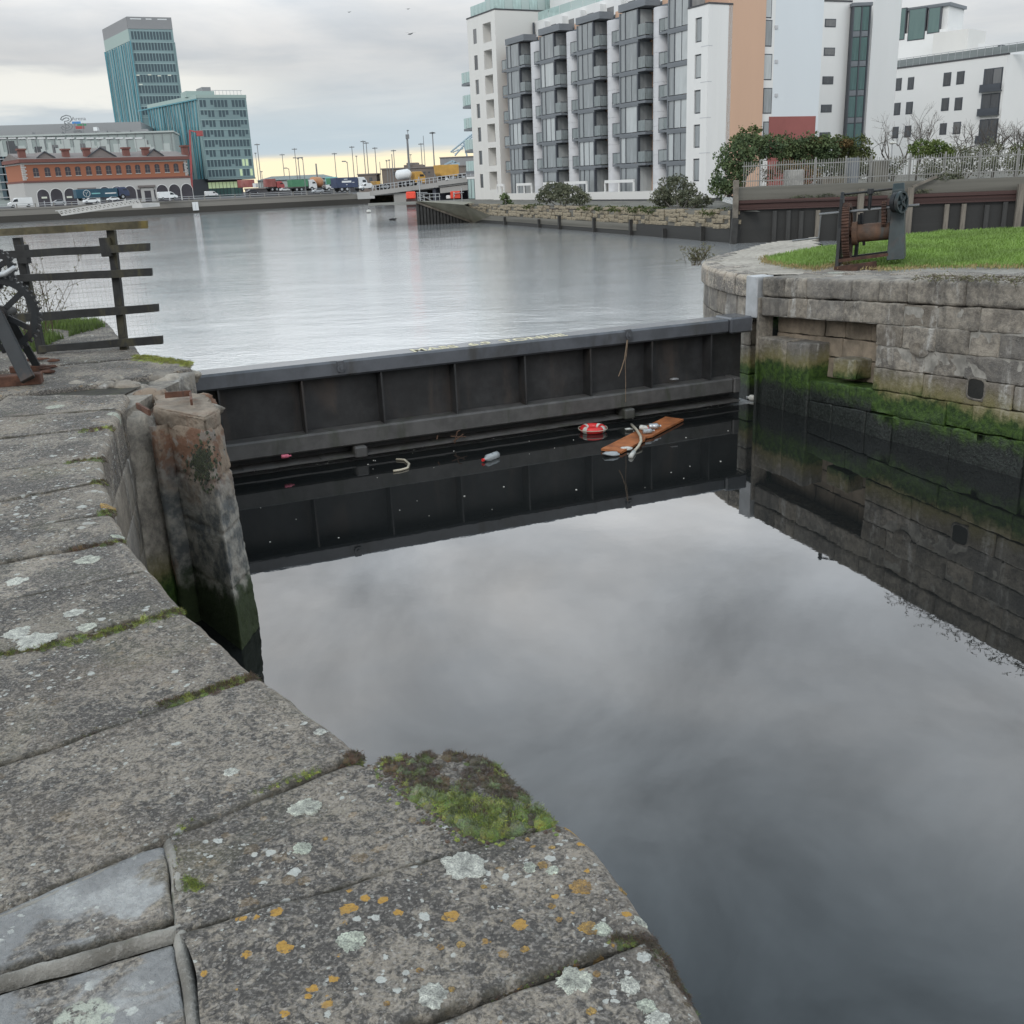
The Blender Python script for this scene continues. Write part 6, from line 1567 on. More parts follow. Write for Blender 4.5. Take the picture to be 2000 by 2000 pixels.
for (x, y) in ((1921, 287), (1955, 287)):
    p = atY(x, y, 70); tag(rock('street_light', 'white_plastic', None, p, .16, x, (1.6, 1, .5)), 'small pale globe lamp behind the fence, '+('left' if x < 1940 else 'right')+' one of the two', 'lamp', 'pair of globe lamps behind the fence')
lpst = thing('street_light', 'white topped lamp among the bare trees behind the fence', 'lamp', tuple(atY(1742, 320, 67)))
p = atY(1743, 279, 67); rock('lamp_head', 'white_plastic', lpst, p, .16, 3, (1.5, 1, .5)); MB().tube([V(p.x, p.y, .3), p], .04, 6).build('pole', 'grey_rail', lpst)
# things seen through the fence
for (x, y, w_, h_, Y, m_, lab, c_) in ((1550, 345, 26, 24, 58, 'concrete', 'grey concrete block behind the left of the fence', 'block'), (1625, 352, 44, 14, 58, 'pale_timber', 'stack of tan boards lying behind the fence', 'boards'),
        (1663, 333, 14, 44, 59, 'slate_cladding', 'blue grey door sheet leaning behind the fence', 'sheet'), (1715, 332, 26, 34, 62, 'old_concrete', 'grey concrete hut end behind the middle of the fence', 'hut')):
    p = atY(x, y, Y); k = Y/FOC; tag(MB().box(p.x-w_*k/2, p.x+w_*k/2, p.y-.6, p.y+.6, .32, p.z+h_*k/2).build('storage', m_, bevel=.03), lab, c_)
# ------------------------------------------------------------------ far bank: quay wall, road, bridge
plain('quay_stone', (.25, .235, .21), .9, 0, .3, .25, .2, .03, (.15, .14, .12))
plain('tide_dark', (.05, .045, .038), .75, 0, .4, .3, .2)
plain('asphalt', (.07, .07, .072), .9, 0, .2, .3, 0)
plain('brick_orange', (.36, .145, .085), .9, 0, .15, .25, 0)
plain('brick_dark', (.20, .09, .075), .9, 0, .15, .4, 0)
plain('pale_stone', (.50, .49, .47), .9, 0, .12, .2, 0, .01, (.4, .38, .36))
plain('roof_slate', (.20, .175, .165), .85, 0, .12, .3, 0)
plain('arch_dark', (.055, .05, .06), .6, 0, .3, .4, 0)
plain('arena_cladding', (.34, .39, .375), .6, 0, .15, .15, 0)
plain('arena_roof', (.30, .305, .31), .7, 0, .08, .1, 0)
plain('arena_panel', (.46, .50, .48), .6, 0, .08, .3, 0)
plain('curtain_wall', (.20, .285, .295), .25, 0, .15, .06, 0); plain('tower_pane', (.075, .115, .135), .12, 0, .35, .15, 0)  # distance haze is put into these glass colours by lightening them
plain('plant_screen', (.27, .27, .275), .7, 0, .12, .2, 0); plain('pale_green', (.34, .43, .40), .6, 0, .06, .1, 0)
plain('fin_glass', (.33, .45, .45), .3, 0, .3, .12, 0); plain('turquoise', (.12, .33, .39), .5, 0, .15, .2, 0)  # fin_glass is likewise lightened in place of haze
plain('cream_light', (.7, .72, .62), .6, 0, .1, .2, 0)
plain('blue_paint', (.07, .22, .48), .5, 0, .1, 1, 0); plain('green_paint', (.07, .22, .12), .5, 0, .1, 1, 0); plain('red_paint', (.34, .07, .07), .5, 0, .15, 1, 0)
plain('navy_paint', (.035, .05, .10), .5, 0, .2, 1, 0); plain('teal_paint', (.02, .075, .115), .45, 0, .2, .6, 0); plain('yellow_paint', (.50, .28, .06), .55, 0, .15, .8, 0)
plain('orange_paint', (.42, .2, .10), .55, 0, .15, .8, 0); plain('white_paint', (.68, .69, .69), .4, 0, .06, 1, 0); plain('silver_paint', (.40, .42, .44), .35, .3, .08, 1, 0); plain('dark_paint', (.04, .042, .05), .35, 0, .15, 1, 0)
plain('maroon_paint', (.18, .05, .05), .5, 0, .15, 1, 0); plain('vehicle_glass', (.03, .035, .04), .1, 0, .1, 1, 0); plain('tyre', (.02, .02, .02), .9, 0, .1, 1, 0)
plain('mast_grey', (.20, .205, .21), .6, .2, .1, .3, 0); plain('shed_roof', (.155, .19, .185), .7, 0, .1, .2, 0); plain('shed_wall', (.36, .40, .385), .8, 0, .1, .2, 0)
plain('brown_brick', (.185, .155, .135), .9, 0, .15, .2, 0); plain('bridge_concrete', (.29, .28, .265), .9, 0, .15, .1, 0); plain('pier_dark', (.055, .058, .075), .8, 0, .3, .1, 0)
plain('turq_sign', (.20, .48, .48), .5, 0, .1, 1, 0); plain('crane_blue', (.33, .43, .49), .6, 0, .1, .2, 0)
b_ = NB('lit_window', .4); b_.col((.45, .55, .36)); b_.b.inputs['Emission Color'].default_value = (.62, .78, .42, 1); b_.b.inputs['Emission Strength'].default_value = .22; M['lit_window'] = b_.m

KA, KB = atz(400, 414.5, ZR), atz(722, 397.5, ZR)
K = Frame((KA.x, KA.y, 0), (KB.x-KA.x, KB.y-KA.y)); KL = (KB-KA).length
if K.n.y > 0: K.n = -K.n
def ku(px, py, p=0.): q_ = atpl(px, py, K.O+K.n*p, K.n)-K.O; return q_.dot(K.u), q_.z
ZQ = ku(560, 385)[1]
fq = thing('quay_wall', 'long grey stone quay wall along the far bank of the river', 'wall', tuple(K.P(0, 0, ZR)))
K.piece('tide_band', 'tide_dark', fq, -130, KL, -3, .25, -4, ku(560, 395)[1]); K.piece('face', 'quay_stone', fq, -130, KL, -3, 0, ku(560, 395)[1], ZQ); K.piece('kerb', 'quay_stone', fq, -130, KL-4, -1.2, .12, ZQ+.002, ZQ+.25)
for px in (377, 383): u, _ = ku(px, 398); K.piece('ladder_fender', 'white_paint', fq, u-.28, u+.28, .26, .4, -1.6, ZQ-.1)
p0, p1 = ku(697, 378)[0], ku(722, 378)[0]; K.piece('pale_end', 'pale_stone', fq, p0, p1+1, .02, .3, ZQ-1.1, ZQ+.3)
sheet('road', [tuple(K.P(-260, -1.2, 0).xy), tuple(K.P(KL+2, -1.2, 0).xy), (20, 215), (420, 300), (900, 1500), (-1200, 1500)], ZQ-.06, 'asphalt')
fr = thing('railing', 'low grey railing along the top of the far quay', 'railing', tuple(K.P(0, -.6, ZQ)))
for i in range(56): u = -108+i*3.1; K.piece('post', 'quay_stone', fr, u, u+.16, -.75, -.6, ZQ+.25, ZQ+1.0)
K.piece('rail', 'grey_rail', fr, -110, KL-4, -.7, -.6, ZQ+.92, ZQ+1.0); K.piece('rail', 'grey_rail', fr, -110, KL-4, -.7, -.6, ZQ+.55, ZQ+.65)
# gangway and pontoon
YG = 165
gw = thing('gangway', 'pale lattice gangway sloping down from the far quay to the pontoon', 'gangway', tuple(atY(196, 408, YG)))
bl0, bl1, tl0, tl1 = atY(120, 420, YG), atY(268, 398, YG), atY(108, 412, YG), atY(262, 390, YG)
dv = V(0, 1.6, 0)
for o_ in (V(0, 0, 0), dv):
    mb = MB(); mb.bar(bl0+o_, bl1+o_, .2, .25); mb.build('bottom_chord', 'pale_stone', gw); mb = MB(); mb.bar(tl0+o_, tl1+o_, .12, .12); mb.build('top_chord', 'pale_stone', gw)
    for i in range(19):
        t = i/18; t2_ = min(1, t+.5/18); MB().bar(bl0.lerp(bl1, t)+o_, tl0.lerp(tl1, t2_)+o_, .09, .09).build('diagonal', 'pale_stone', gw)
        if i < 18: MB().bar(tl0.lerp(tl1, t2_)+o_, bl0.lerp(bl1, t+1/18)+o_, .09, .09).build('diagonal', 'pale_stone', gw)
mb = MB(); mb.add([bl0, bl1, bl1+dv, bl0+dv], [(0, 1, 2, 3)]); mb.build('deck', 'pale_stone', gw)
p = atY(270, 402, YG); MB().box(p.x-.8, p.x+.8, p.y-.5, p.y+8, p.z-.3, p.z+.3).build('landing', 'pale_stone', gw)
p0 = atz(60, 431, ZR); po = thing('pontoon', 'low grey floating pontoon at the foot of the gangway', 'pontoon', tuple(p0))
MB().box(p0.x-30, p0.x+8, p0.y-3, p0.y+6, ZR-.4, ZR+.75).build('hull', 'pale_stone', po, bevel=.08); MB().box(p0.x-30, p0.x+8.2, p0.y-3.2, p0.y-3.02, ZR-.1, ZR+.35).build('fender', 'tide_dark', po)
for i in range(5): MB().tube([V(p0.x-20+i*6, p0.y-2, ZR+.7), V(p0.x-20+i*6, p0.y-2, ZR+(3.4 if i == 4 else 1.5))], .08, 6).build('post', 'grey_rail', po)
MB().tube([V(p0.x-26, p0.y-2, ZR+1.5), V(p0.x+4, p0.y-2, ZR+1.5)], .05, 5).build('rail', 'grey_rail', po)
# bridge
BA, BB = atY(726, 377, 197), atY(960, 347, 180)
B = Frame((BA.x, BA.y, 0), (BB.x-BA.x, BB.y-BA.y)); BL = V(BB.x-BA.x, BB.y-BA.y, 0).length; bs = (BB.z-BA.z)/BL
if B.n.y > 0: B.n = -B.n
br = thing('bridge', 'grey concrete road bridge rising to the right across the river mouth', 'bridge', tuple(B.P(BL/2, 0, ZR)))
def bpart(name, mat, u0, u1, p0, p1, d0, d1): 
    mb = MB(); z = lambda u: BA.z+bs*u
    mb.hexa([B.P(u0, p0, z(u0)+d0), B.P(u1, p0, z(u1)+d0), B.P(u1, p1, z(u1)+d0), B.P(u0, p1, z(u0)+d0), B.P(u0, p0, z(u0)+d1), B.P(u1, p0, z(u1)+d1), B.P(u1, p1, z(u1)+d1), B.P(u0, p1, z(u0)+d1)]); mb.build(name, mat, br)
bu = lambda px: (atpl(px, 360, B.O, B.n)-B.O).dot(B.u)
bpart('deck', 'bridge_concrete', 0, BL, -12, -.3, -.5, .0); bpart('edge_beam', 'bridge_concrete', -.5, bu(856), -.29, 0, -.45, .35); bpart('edge_beam', 'bridge_concrete', bu(856)+.02, BL, -.29, .15, -.2, .6)
bpart('girder', 'bridge_concrete', bu(856), BL, -2, -.4, -1.5, -.6); bpart('parapet', 'brown_brick', -4, BL, -.28, -.1, .62, 1.15) if False else None
for i in range(30): u = i*BL/30; B.piece('parapet_post', 'grey_rail', br, u, u+.12, -.25, -.15, BA.z+bs*u+.3, BA.z+bs*u+1.3)
bpart('parapet_rail', 'grey_rail', 0, BL, -.24, -.16, 1.25, 1.35); bpart('parapet_rail', 'grey_rail', 0, BL, -.24, -.16, .8, .87)
for x0, x1 in ((763, 795), (840, 846)): u0, u1 = bu(x0), bu(x1); B.piece('pier', 'bridge_concrete' if x0 == 763 else 'pier_dark', br, u0, u1, -11, -.6, -4, BA.z+bs*u0-.5)
B.piece('abutment', 'pier_dark', br, -2, BL, -13, -11.5, -4, BA.z+.4)

# ------------------------------------------------------------------ vehicles
def wheels(t, L, W, xs, r, m):
    for x in xs:
        for s in (-1, 1):
            mb = MB(); mb.tube([V(x, s*(W/2-.22), r), V(x, s*(W/2+.01), r)], r, 14); o = mb.build('wheel', 'tyre', t); o.parent = t; o.matrix_parent_inverse = Matrix.Identity(4)
            mb = MB(); mb.tube([V(x, s*(W/2-.02), r), V(x, s*(W/2+.03), r)], r*.5, 10); o2 = mb.build('hub_cap', 'silver_paint', o); o2.matrix_parent_inverse = Matrix.Identity(4)
def vpart(t, name, mat, prof, W, bev=.04, y0=None):
    mb = MB(); mb.prism([V(x, -W/2 if y0 is None else y0, z) for x, z in prof], (0, W if y0 is None else .03, 0)); o = mb.build(name, mat, t, bevel=bev if y0 is None else 0); o.matrix_parent_inverse = Matrix.Identity(4); return o
CAR = [(-2.15, .35), (-2.2, .75), (-2.05, 1.0), (-1.6, 1.08), (-1.0, 1.45), (.55, 1.48), (1.25, 1.02), (2.05, .88), (2.2, .6), (2.15, .33)]
CARW = [(-1.45, 1.06), (-.95, 1.4), (.5, 1.42), (1.08, 1.04)]
VAN = [(-2.5, .4), (-2.55, 1.9), (-2.4, 2.1), (.7, 2.1), (1.3, 1.9), (1.95, 1.2), (2.55, 1.0), (2.65, .6), (2.6, .4)]
VANW = [(.55, 1.25), (.55, 1.85), (1.2, 1.8), (1.75, 1.25)]
def vehicle(kind, mat, px, py, Y, label, head=0., s=1., flip=False, dz=0., wpx=None):
    p = atY(px, py, Y); t = thing({'car': 'parked_car', 'van': 'panel_van'}[kind], label, {'car': 'car', 'van': 'van'}[kind], (p.x, p.y, p.z+dz))
    prof, win = (CAR, CARW) if kind == 'car' else (VAN, VANW)
    if wpx: s = wpx*Y/FOC/(4.4 if kind == 'car' else 5.2)
    vpart(t, 'body', mat, prof, 1.75 if kind == 'car' else 1.95)
    for y in (-.90 if kind == 'car' else -1.0, .87 if kind == 'car' else .97): vpart(t, 'side_window', 'vehicle_glass', win, 0, y0=y)
    mb = MB(); a, b_ = ((.62, 1.44), (1.22, 1.05)) if kind == 'car' else ((1.33, 1.86), (1.93, 1.25)); mb.add([V(a[0], -.7, a[1]), V(b_[0], -.75, b_[1]), V(b_[0], .75, b_[1]), V(a[0], .7, a[1])], [(0, 1, 2, 3)])
    for v in range(4): mb.v[v] = (mb.v[v][0]+.03, mb.v[v][1], mb.v[v][2]+.02)
    o = mb.build('windscreen', 'vehicle_glass', t); o.matrix_parent_inverse = Matrix.Identity(4)
    wheels(t, 0, 1.75 if kind == 'car' else 1.95, (-1.35, 1.4) if kind == 'car' else (-1.6, 1.7), .33, None)
    t.rotation_euler.z = head+(math.pi if flip else 0); t.scale = (s, s, s); return t
hq = math.atan2(K.u.y, K.u.x)
for a in (('van', 'white_paint', 41, 405, 190, 'white panel van parked at the far left of the far quay', 42, True), ('car', 'silver_paint', 115, 400, 192, 'silver car parked below the second and third arches', 26, True),
          ('car', 'white_paint', 179, 397.5, 194, 'white car parked in front of the dark teal lorry', 30, True), ('car', 'dark_paint', 203, 395, 199, 'dark car between the two white cars by the teal lorry', 19, True), ('car', 'white_paint', 221, 392.5, 196, 'white car parked under the cab of the teal lorry', 22, True),
          ('van', 'white_paint', 328, 389.5, 200, 'white van parked by the right hand arches of the brick building', 34, False), ('van', 'white_paint', 413, 383.5, 230, 'white van parked in front of the lit ground floor of the glass block', 23, False),
          ('car', 'dark_paint', 494, 378.5, 225, 'dark car parked left of the red brick lorries by the glass block', 24, False), ('car', 'silver_paint', 621, 376.5, 212, 'silver car driving on the quay road before the orange mixer', 22, True), ('car', 'white_paint', 556, 373.5, 260, 'white car in front of the green lorry cab', 18, False),
          ('car', 'maroon_paint', 551, 372.5, 266, 'maroon car behind the white car in front of the grey shed', 20, True)):
    vehicle(a[0], a[1], a[2], a[3], a[4], a[5], hq, 1, a[7], wpx=a[6])
vehicle('car', 'white_paint', 877, 352.5, 186, 'white car on the bridge below the yellow tipper body', hq-.2, wpx=13); vehicle('van', 'white_paint', 716, 369.5, 203, 'white van at the start of the bridge ramp', hq, wpx=26, flip=True)
def lorry(label, px, py, Y, L, body, cab, bodymat, head, flip=False, H=3.6, kind='box', z0=1.1, cabH=3.2, cat='lorry', name='lorry'):
    """px,py: foot of the middle; L metres overall"""
    p = atY(px, py, Y); t = thing(name, label, cat, tuple(p))
    c0 = L/2-2.1
    if kind == 'box': vpart(t, 'load_box', bodymat, [(-L/2, z0), (c0-.2, z0), (c0-.2, H), (-L/2, H)], 2.5, .05)
    elif kind == 'tank':
        mb = MB(); mb.tube([V(-L/2, 0, 2.1), V(-L/2+.3, 0, 2.1), V(c0-1.0, 0, 2.2), V(c0-.5, 0, 2.2)], [.5, .85, .95, .6], 20); o = mb.build('tank', bodymat, t, smooth=True); o.matrix_parent_inverse = Matrix.Identity(4)
    elif kind == 'drum':
        mb = MB(); mb.tube([V(-L/2, 0, 2.9), V(-L/2+.6, 0, 2.8), V(-L*.1, 0, 2.3), V(c0-.7, 0, 2.0), V(c0-.3, 0, 1.9)], [.5, .8, 1.25, 1.05, .4], 20); o = mb.build('drum', bodymat, t, smooth=True); o.matrix_parent_inverse = Matrix.Identity(4)
    elif kind == 'tip':
        vpart(t, 'tipper_body', bodymat, [(-L/2, z0+.5), (-L/2+.4, z0), (c0-.6, z0), (c0-.2, z0+.4), (c0-.2, H), (-L/2-.2, H)], 2.5, .06)
    if cab:
        vpart(t, 'cab', cab, [(c0, .6), (c0, cabH), (c0+1.3, cabH), (c0+1.9, cabH*.72), (c0+2.05, 1.4), (c0+2.05, .6)], 2.4, .08); vpart(t, 'cab_window', 'vehicle_glass', [(c0+.9, 1.7), (c0+.9, cabH*.8), (c0+1.6, cabH*.8), (c0+1.75, 1.7)], 0, y0=-1.23)
        vpart(t, 'cab_window', 'vehicle_glass', [(c0+.9, 1.7), (c0+.9, cabH*.8), (c0+1.6, cabH*.8), (c0+1.75, 1.7)], 0, y0=1.20)
        mb = MB(); mb.add([V(c0+1.93, -1.05, cabH*.72), V(c0+2.09, -1.05, 1.5), V(c0+2.09, 1.05, 1.5), V(c0+1.93, 1.05, cabH*.72)], [(0, 1, 2, 3)]); o = mb.build('windscreen', 'vehicle_glass', t); o.matrix_parent_inverse = Matrix.Identity(4)
    vpart(t, 'chassis', 'dark_paint', [(-L/2+.3, .7), (L/2-.6, .7), (L/2-.6, 1.0), (-L/2+.3, 1.0)], 1.6, .02); wheels(t, L, 2.4, (-L/2+1.2, -L/2+2.4, L/2-1.4), .5, None)
    t.rotation_euler.z = head+(math.pi if flip else 0); return t
ty = lorry('dark teal lorry with white circular emblem parked before the arches of the brick building', 201, 391, 205, 10.0, 1, 'navy_paint', 'teal_paint', hq, H=2.15, z0=.5, cabH=2.3)
# emblem on its flank: a ring with three blades, and two pale bands where the writing is too small to read
mb = MB(); cx, cz, yy = -3.1, 1.35, -1.275
for i in range(28):
    a0_, a1_ = 2*math.pi*i/28, 2*math.pi*(i+1)/28; mb.hexa([V(cx+r_*math.cos(a), y_, cz+r_*math.sin(a)) for y_ in (yy-.02, yy+.01) for r_, a in ((.58, a0_), (.66, a0_), (.66, a1_), (.58, a1_))])
for a in (.9, 2.6, 4.4): mb.bar(V(cx, yy, cz), V(cx+.5*math.cos(a), yy, cz+.5*math.sin(a)), .03, .13, V(0, 1, 0))
o = mb.build('emblem', 'white_paint', ty); o.matrix_parent_inverse = Matrix.Identity(4)
for x0, x1, z, m_ in ((-2.2, -.6, 1.2, 'turq_sign'), (.3, 2.4, 1.15, 'white_paint')): vpart(ty, 'flank_lettering', m_, [(x0, z), (x1, z), (x1, z+.2), (x0, z+.2)], 0, y0=yy-.01)
tn = lorry('navy blue trailer lorry with white cab at the foot of the bridge', 684, 374, 215, 7.2, 1, 'white_paint', 'navy_paint', hq, H=2.75, z0=.8, cabH=2.7)
for x0, x1, z, h_ in ((-2.3, -.2, 1.75, .35), (-1.8, -1.0, 2.35, .12), (.0, .5, 1.7, .1), (-1.4, -1.1, 1.3, .1)): vpart(tn, 'side_lettering', 'white_paint', [(x0, z), (x1, z), (x1, z+h_), (x0, z+h_)], 0, y0=-1.27)
lorry('green lorry with white cab in front of the grey shed', 592, 374, 250, 6.5, 1, 'white_paint', 'green_paint', hq, H=2.7, cabH=2.6); lorry('pink and red lorry in front of the left end of the grey shed', 537, 374, 262, 4.6, 1, 'red_paint', 'red_panel', hq, H=3.0, cabH=2.4)
lorry('orange concrete mixer lorry in front of the right end of the grey shed', 629, 375, 255, 5.6, 1, 'white_paint', 'orange_paint', hq, kind='drum', cabH=1.6, cat='mixer', name='mixer_lorry')
lorry('white drum mixer lorry with yellow cab on the bridge', 802, 364.5, 195, 5.4, 1, 'yellow_paint', 'white_paint', hq-.15, kind='tank', cabH=2.6, cat='mixer', name='mixer_lorry')
lorry('yellow tipper lorry high on the bridge beside the white apartments', 885, 352.5, 190, 6.0, 1, None, 'yellow_paint', hq-.15, kind='tip', z0=.75, H=2.7, name='tipper_lorry'); lorry('small yellow skip lorry at the foot of the bridge', 746, 370, 199, 3.2, 1, None, 'yellow_paint', hq-.1, kind='tip', z0=.7, H=1.5, name='skip_lorry')
rc = thing('container', 'red shipping container with white end beside the glass block', 'container', tuple(atY(486, 372, 262)))
p = atY(484, 371, 262); MB().box(p.x-2.1, p.x+1.6, p.y-1.2, p.y+1.2, p.z+.6, p.z+2.4).build('body', 'red_panel', rc, bevel=.05); MB().box(p.x+1.62, p.x+2.4, p.y-1.2, p.y+1.2, p.z+.5, p.z+1.5).build('white_end', 'white_paint', rc)
gc_ = thing('container', 'pale green site cabin between the grey shed and the navy trailer', 'cabin', tuple(atY(650, 368, 270))); p = atY(650, 369, 270); MB().box(p.x-1.5, p.x+1.3, p.y-1.2, p.y+1.2, p.z+.2, p.z+2.9).build('body', 'turq_sign', gc_, bevel=.04); MB().box(p.x-1.3, p.x+1.1, p.y-1.25, p.y-1.21, p.z+1.2, p.z+2.6).build('panel', 'green_paint', gc_)

# ------------------------------------------------------------------ brick depot with arches
DA, DB = atY(56, 398, 245), atY(374, 385, 270); Dp = Frame((DA.x, DA.y, 0), (DB.x-DA.x, DB.y-DA.y)); DL = V(DB.x-DA.x, DB.y-DA.y, 0).length
if Dp.n.y > 0: Dp.n = -Dp.n
def du(px, py, p=0.): q_ = atpl(px, py, Dp.O+Dp.n*p, Dp.n)-Dp.O; return q_.dot(Dp.u), q_.z
dep = thing('brick_depot', 'long orange brick depot with white arched ground floor across the river', 'building', tuple(Dp.P(DL/2, 0, ZQ)))
zb1 = (du(62, 355)[1]+du(372, 346)[1])/2; zb2 = (du(56, 322)[1]+du(372, 314)[1])/2; zb3 = (du(52, 318)[1]+du(372, 311)[1])/2; zb4 = (du(48, 311)[1]+du(372, 305)[1])/2
Dp.piece('ground_floor', 'pale_stone', dep, -.3, DL+.3, -14, .12, ZQ-.3, zb1-.15); Dp.piece('string_course', 'brick_dark', dep, -.4, DL+.4, -14, .3, zb1-.148, zb1+.25)
Dp.piece('upper_floor', 'brick_orange', dep, 0, DL, -14, 0, zb1+.25, zb2); Dp.piece('cream_band', 'pale_stone', dep, -.1, DL+.1, -14, .15, zb2+.002, zb3); Dp.piece('cornice', 'brick_dark', dep, -.6, DL+.6, -14.2, .6, zb3+.002, zb4)
for k in range(9):
    z = zb1+.4+k*(zb2-zb1-.4)/9
    for u in (-.05, DL-.85): Dp.piece('quoin', 'pale_stone', dep, u, u+(.9 if k % 2 else .6), -1, .08, z, z+.3)
mb = MB(); mb.prism([Dp.P(-.5, .3, zb4), Dp.P(-.5, -7, zb4+1.5), Dp.P(-.5, -14, zb4)], Dp.u*(DL+1)); mb.build('roof', 'roof_slate', dep)
for (xl, xp, xr, ypk) in ((72, 89, 109, 296), (172, 199, 229, 288), (289, 303.5, 322, 291)):
    a, c_, b2_ = du(xl, 303)[0], du(xp, 300)[0], du(xr, 303)[0]; zp_ = du(xp, ypk, -1)[1]; zs_ = zb4+.25
    mb = MB(); mb.prism([Dp.P(a, -.8, zs_), Dp.P(b2_, -.8, zs_), Dp.P(c_, -.8, zp_)], Dp.n*-11); mb.build('roof_gable', 'roof_slate', dep)
    for q0, q1 in ((a, c_), (c_, b2_)): MB().bar(Dp.P(q0, -.7, zs_ if q0 == a else zp_), Dp.P(q1, -.7, zp_ if q1 == c_ else zs_), .3, .25).build('gable_edge', 'dark_frame', dep)
for px, py in ((41, 294), (127, 294), (168, 292), (245, 291), (283, 291), (360, 287)):
    u, z = du(px, py, -2); Dp.piece('chimney', 'brick_dark', dep, u-.75, u+.75, -2.6, -1.4, zb4, z); Dp.piece('chimney_cap', 'brick_dark', dep, u-1.0, u+1.0, -2.8, -1.2, z+.002, z+.4)
for i, px in enumerate((69, 91.5, 112, 131.5, 151, 172, 191.5, 211, 230.5, 250, 268, 287, 306, 325, 343, 361)):
    t = (px-69)/292; u, z1 = du(px, 329.5-9*t); _, z0 = du(px, 345-10*t); wq_ = .62
    Dp.piece('window', 'arch_dark', dep, u-wq_, u+wq_, -.2, .03, z0, z1); Dp.piece('window_arch', 'arch_dark', dep, u-wq_*.7, u+wq_*.7, -.2, .029, z1+.001, z1+.2); Dp.piece('sill', 'pale_stone', dep, u-wq_*1.1, u+wq_*1.1, -.1, .10, z0-.16, z0-.002)
    Dp.piece('glazing_bar', 'roof_slate', dep, u-.05, u+.05, .031, .07, z0, z1); Dp.piece('glazing_bar', 'roof_slate', dep, u-wq_, u+wq_, .031, .068, (z0+z1)/2-.05, (z0+z1)/2+.05)
def arch(px, py, wpx, name='arch'):
    u, zt_ = du(px, py); k = Dp.P(u, 0, 0).y/FOC*1.05; r = wpx*k/2; zc = zt_-r
    for rr, p_, m_ in ((r*1.10, .16, 'white_render'), (r, .2, 'arch_dark')):
        pts = [Dp.P(u-rr, p_, ZQ)]+[Dp.P(u-rr*math.cos(math.pi*i/14), p_, zc+rr*math.sin(math.pi*i/14)) for i in range(15)]+[Dp.P(u+rr, p_, ZQ)]
        mb = MB(); mb.prism(pts, Dp.n*-.3); mb.build('arch_surround' if m_ != 'arch_dark' else 'arch_opening', m_, dep)
for px, py in ((82, 370), (108, 368.5), (135, 368), (203, 365), (227, 364), (252, 363.5), (315, 361), (339, 360), (363, 359)): arch(px, py, 20)
for px, py in ((168, 366), (285, 361)):
    u, z = du(px, py); Dp.piece('doorcase', 'pale_stone', dep, u-1.6, u+1.6, .125, .4, ZQ, z-.8); Dp.piece('door', 'arch_dark', dep, u-.8, u+.8, .3, .42, ZQ, z-1.4); Dp.piece('door_hood', 'roof_slate', dep, u-2.1, u+2.1, .121, .7, z-.6, z-.1)
for px in (271, 298): u, z = du(px, 370); Dp.piece('side_window', 'arch_dark', dep, u-.5, u+.5, .0, .2, ZQ+.6, z)
for px, py in ((86, 386), (135, 385)): u, z = du(px, py); Dp.piece('lit_sign', 'cream_light', dep, u-.6, u+.6, .21, .3, z-.2, z+.2)

# ------------------------------------------------------------------ arena behind it
AA, AB = atY(-60, 266, 318), atY(338, 261, 330); Ar = Frame((AA.x, AA.y, 0), (AB.x-AA.x, AB.y-AA.y)); AL = V(AB.x-AA.x, AB.y-AA.y, 0).length
if Ar.n.y > 0: Ar.n = -Ar.n
def au(px, py, p=0.): q_ = atpl(px, py, Ar.O+Ar.n*p, Ar.n)-Ar.O; return q_.dot(Ar.u), q_.z
are = thing('arena', 'large grey arena with translucent panelled front behind the brick depot', 'building', tuple(Ar.P(AL/2, 0, ZQ)))
za = au(150, 264)[1]; Ar.piece('front', 'arena_cladding', are, -30, AL, -20, 0, ZQ, za); Ar.piece('eaves', 'arena_panel', are, -30, AL+.3, -20, .5, za+.002, za+.5)
zr_ = au(150, 241, -25)[1]; u1_ = au(294, 245, -25)[0]; Ar.piece('roof', 'arena_roof', are, -40, u1_-3, -80, -25, ZQ, zr_); Ar.piece('lower_roof', 'arena_roof', are, u1_-2.99, AL-8, -80, -25.5, ZQ, zr_-4.5)
for i in range(15): u, z = au(5+i*19.0, 270); Ar.piece('strip_light', 'white_paint', are, u-1.1, u+1.1, .01, .3, z-.22, z+.22)
rd = random.Random(5)
for _ in range(64):
    px = rd.uniform(-10, 334); py = rd.uniform(276, 305); u, z = au(px, py); h_ = rd.uniform(1.2, 3.4); w_ = rd.uniform(.5, 1.2); d = .1+rd.random()*.08; Ar.piece('cladding_panel', 'arena_panel' if rd.random() < .75 else 'dark_pane', are, u-w_, u+w_, .0, d, z-h_, z+h_*.6)
for i in range(26): u = -8+i*2.6; Ar.piece('cladding_rib', 'arena_roof', are, u, u+.12, .0, .22, ZQ+5, za)
for px in (2, 10, 18, 28): u, z = au(px, 330, 1); Ar.piece('stair_pane', 'tower_pane', are, u-.9, u+.8, .01, .5, ZQ+2, au(px, 306)[1])
for k in range(6): u0, z0 = au(-5, 312+k*15, 1); Ar.piece('stair_bar', 'grey_rail', are, u0-5, u0+8, .5, .7, z0, z0+.25)
for px, py, w_, h_ in ((58, 260, 9, 4), (105, 260, 30, 4), (150, 258, 12, 6), (186, 252, 7, 7), (195, 258, 24, 5), (240, 256, 26, 3), (225, 259, 20, 3), (275, 254, 26, 3)):
    u, z = au(px, py, -15); k = .166; Ar.piece('roof_plant', 'plant_screen' if px != 186 else 'white_paint', are, u-w_*k/2, u+w_*k/2, -19, -15, z-h_*k/2-1.5, z+h_*k/2)
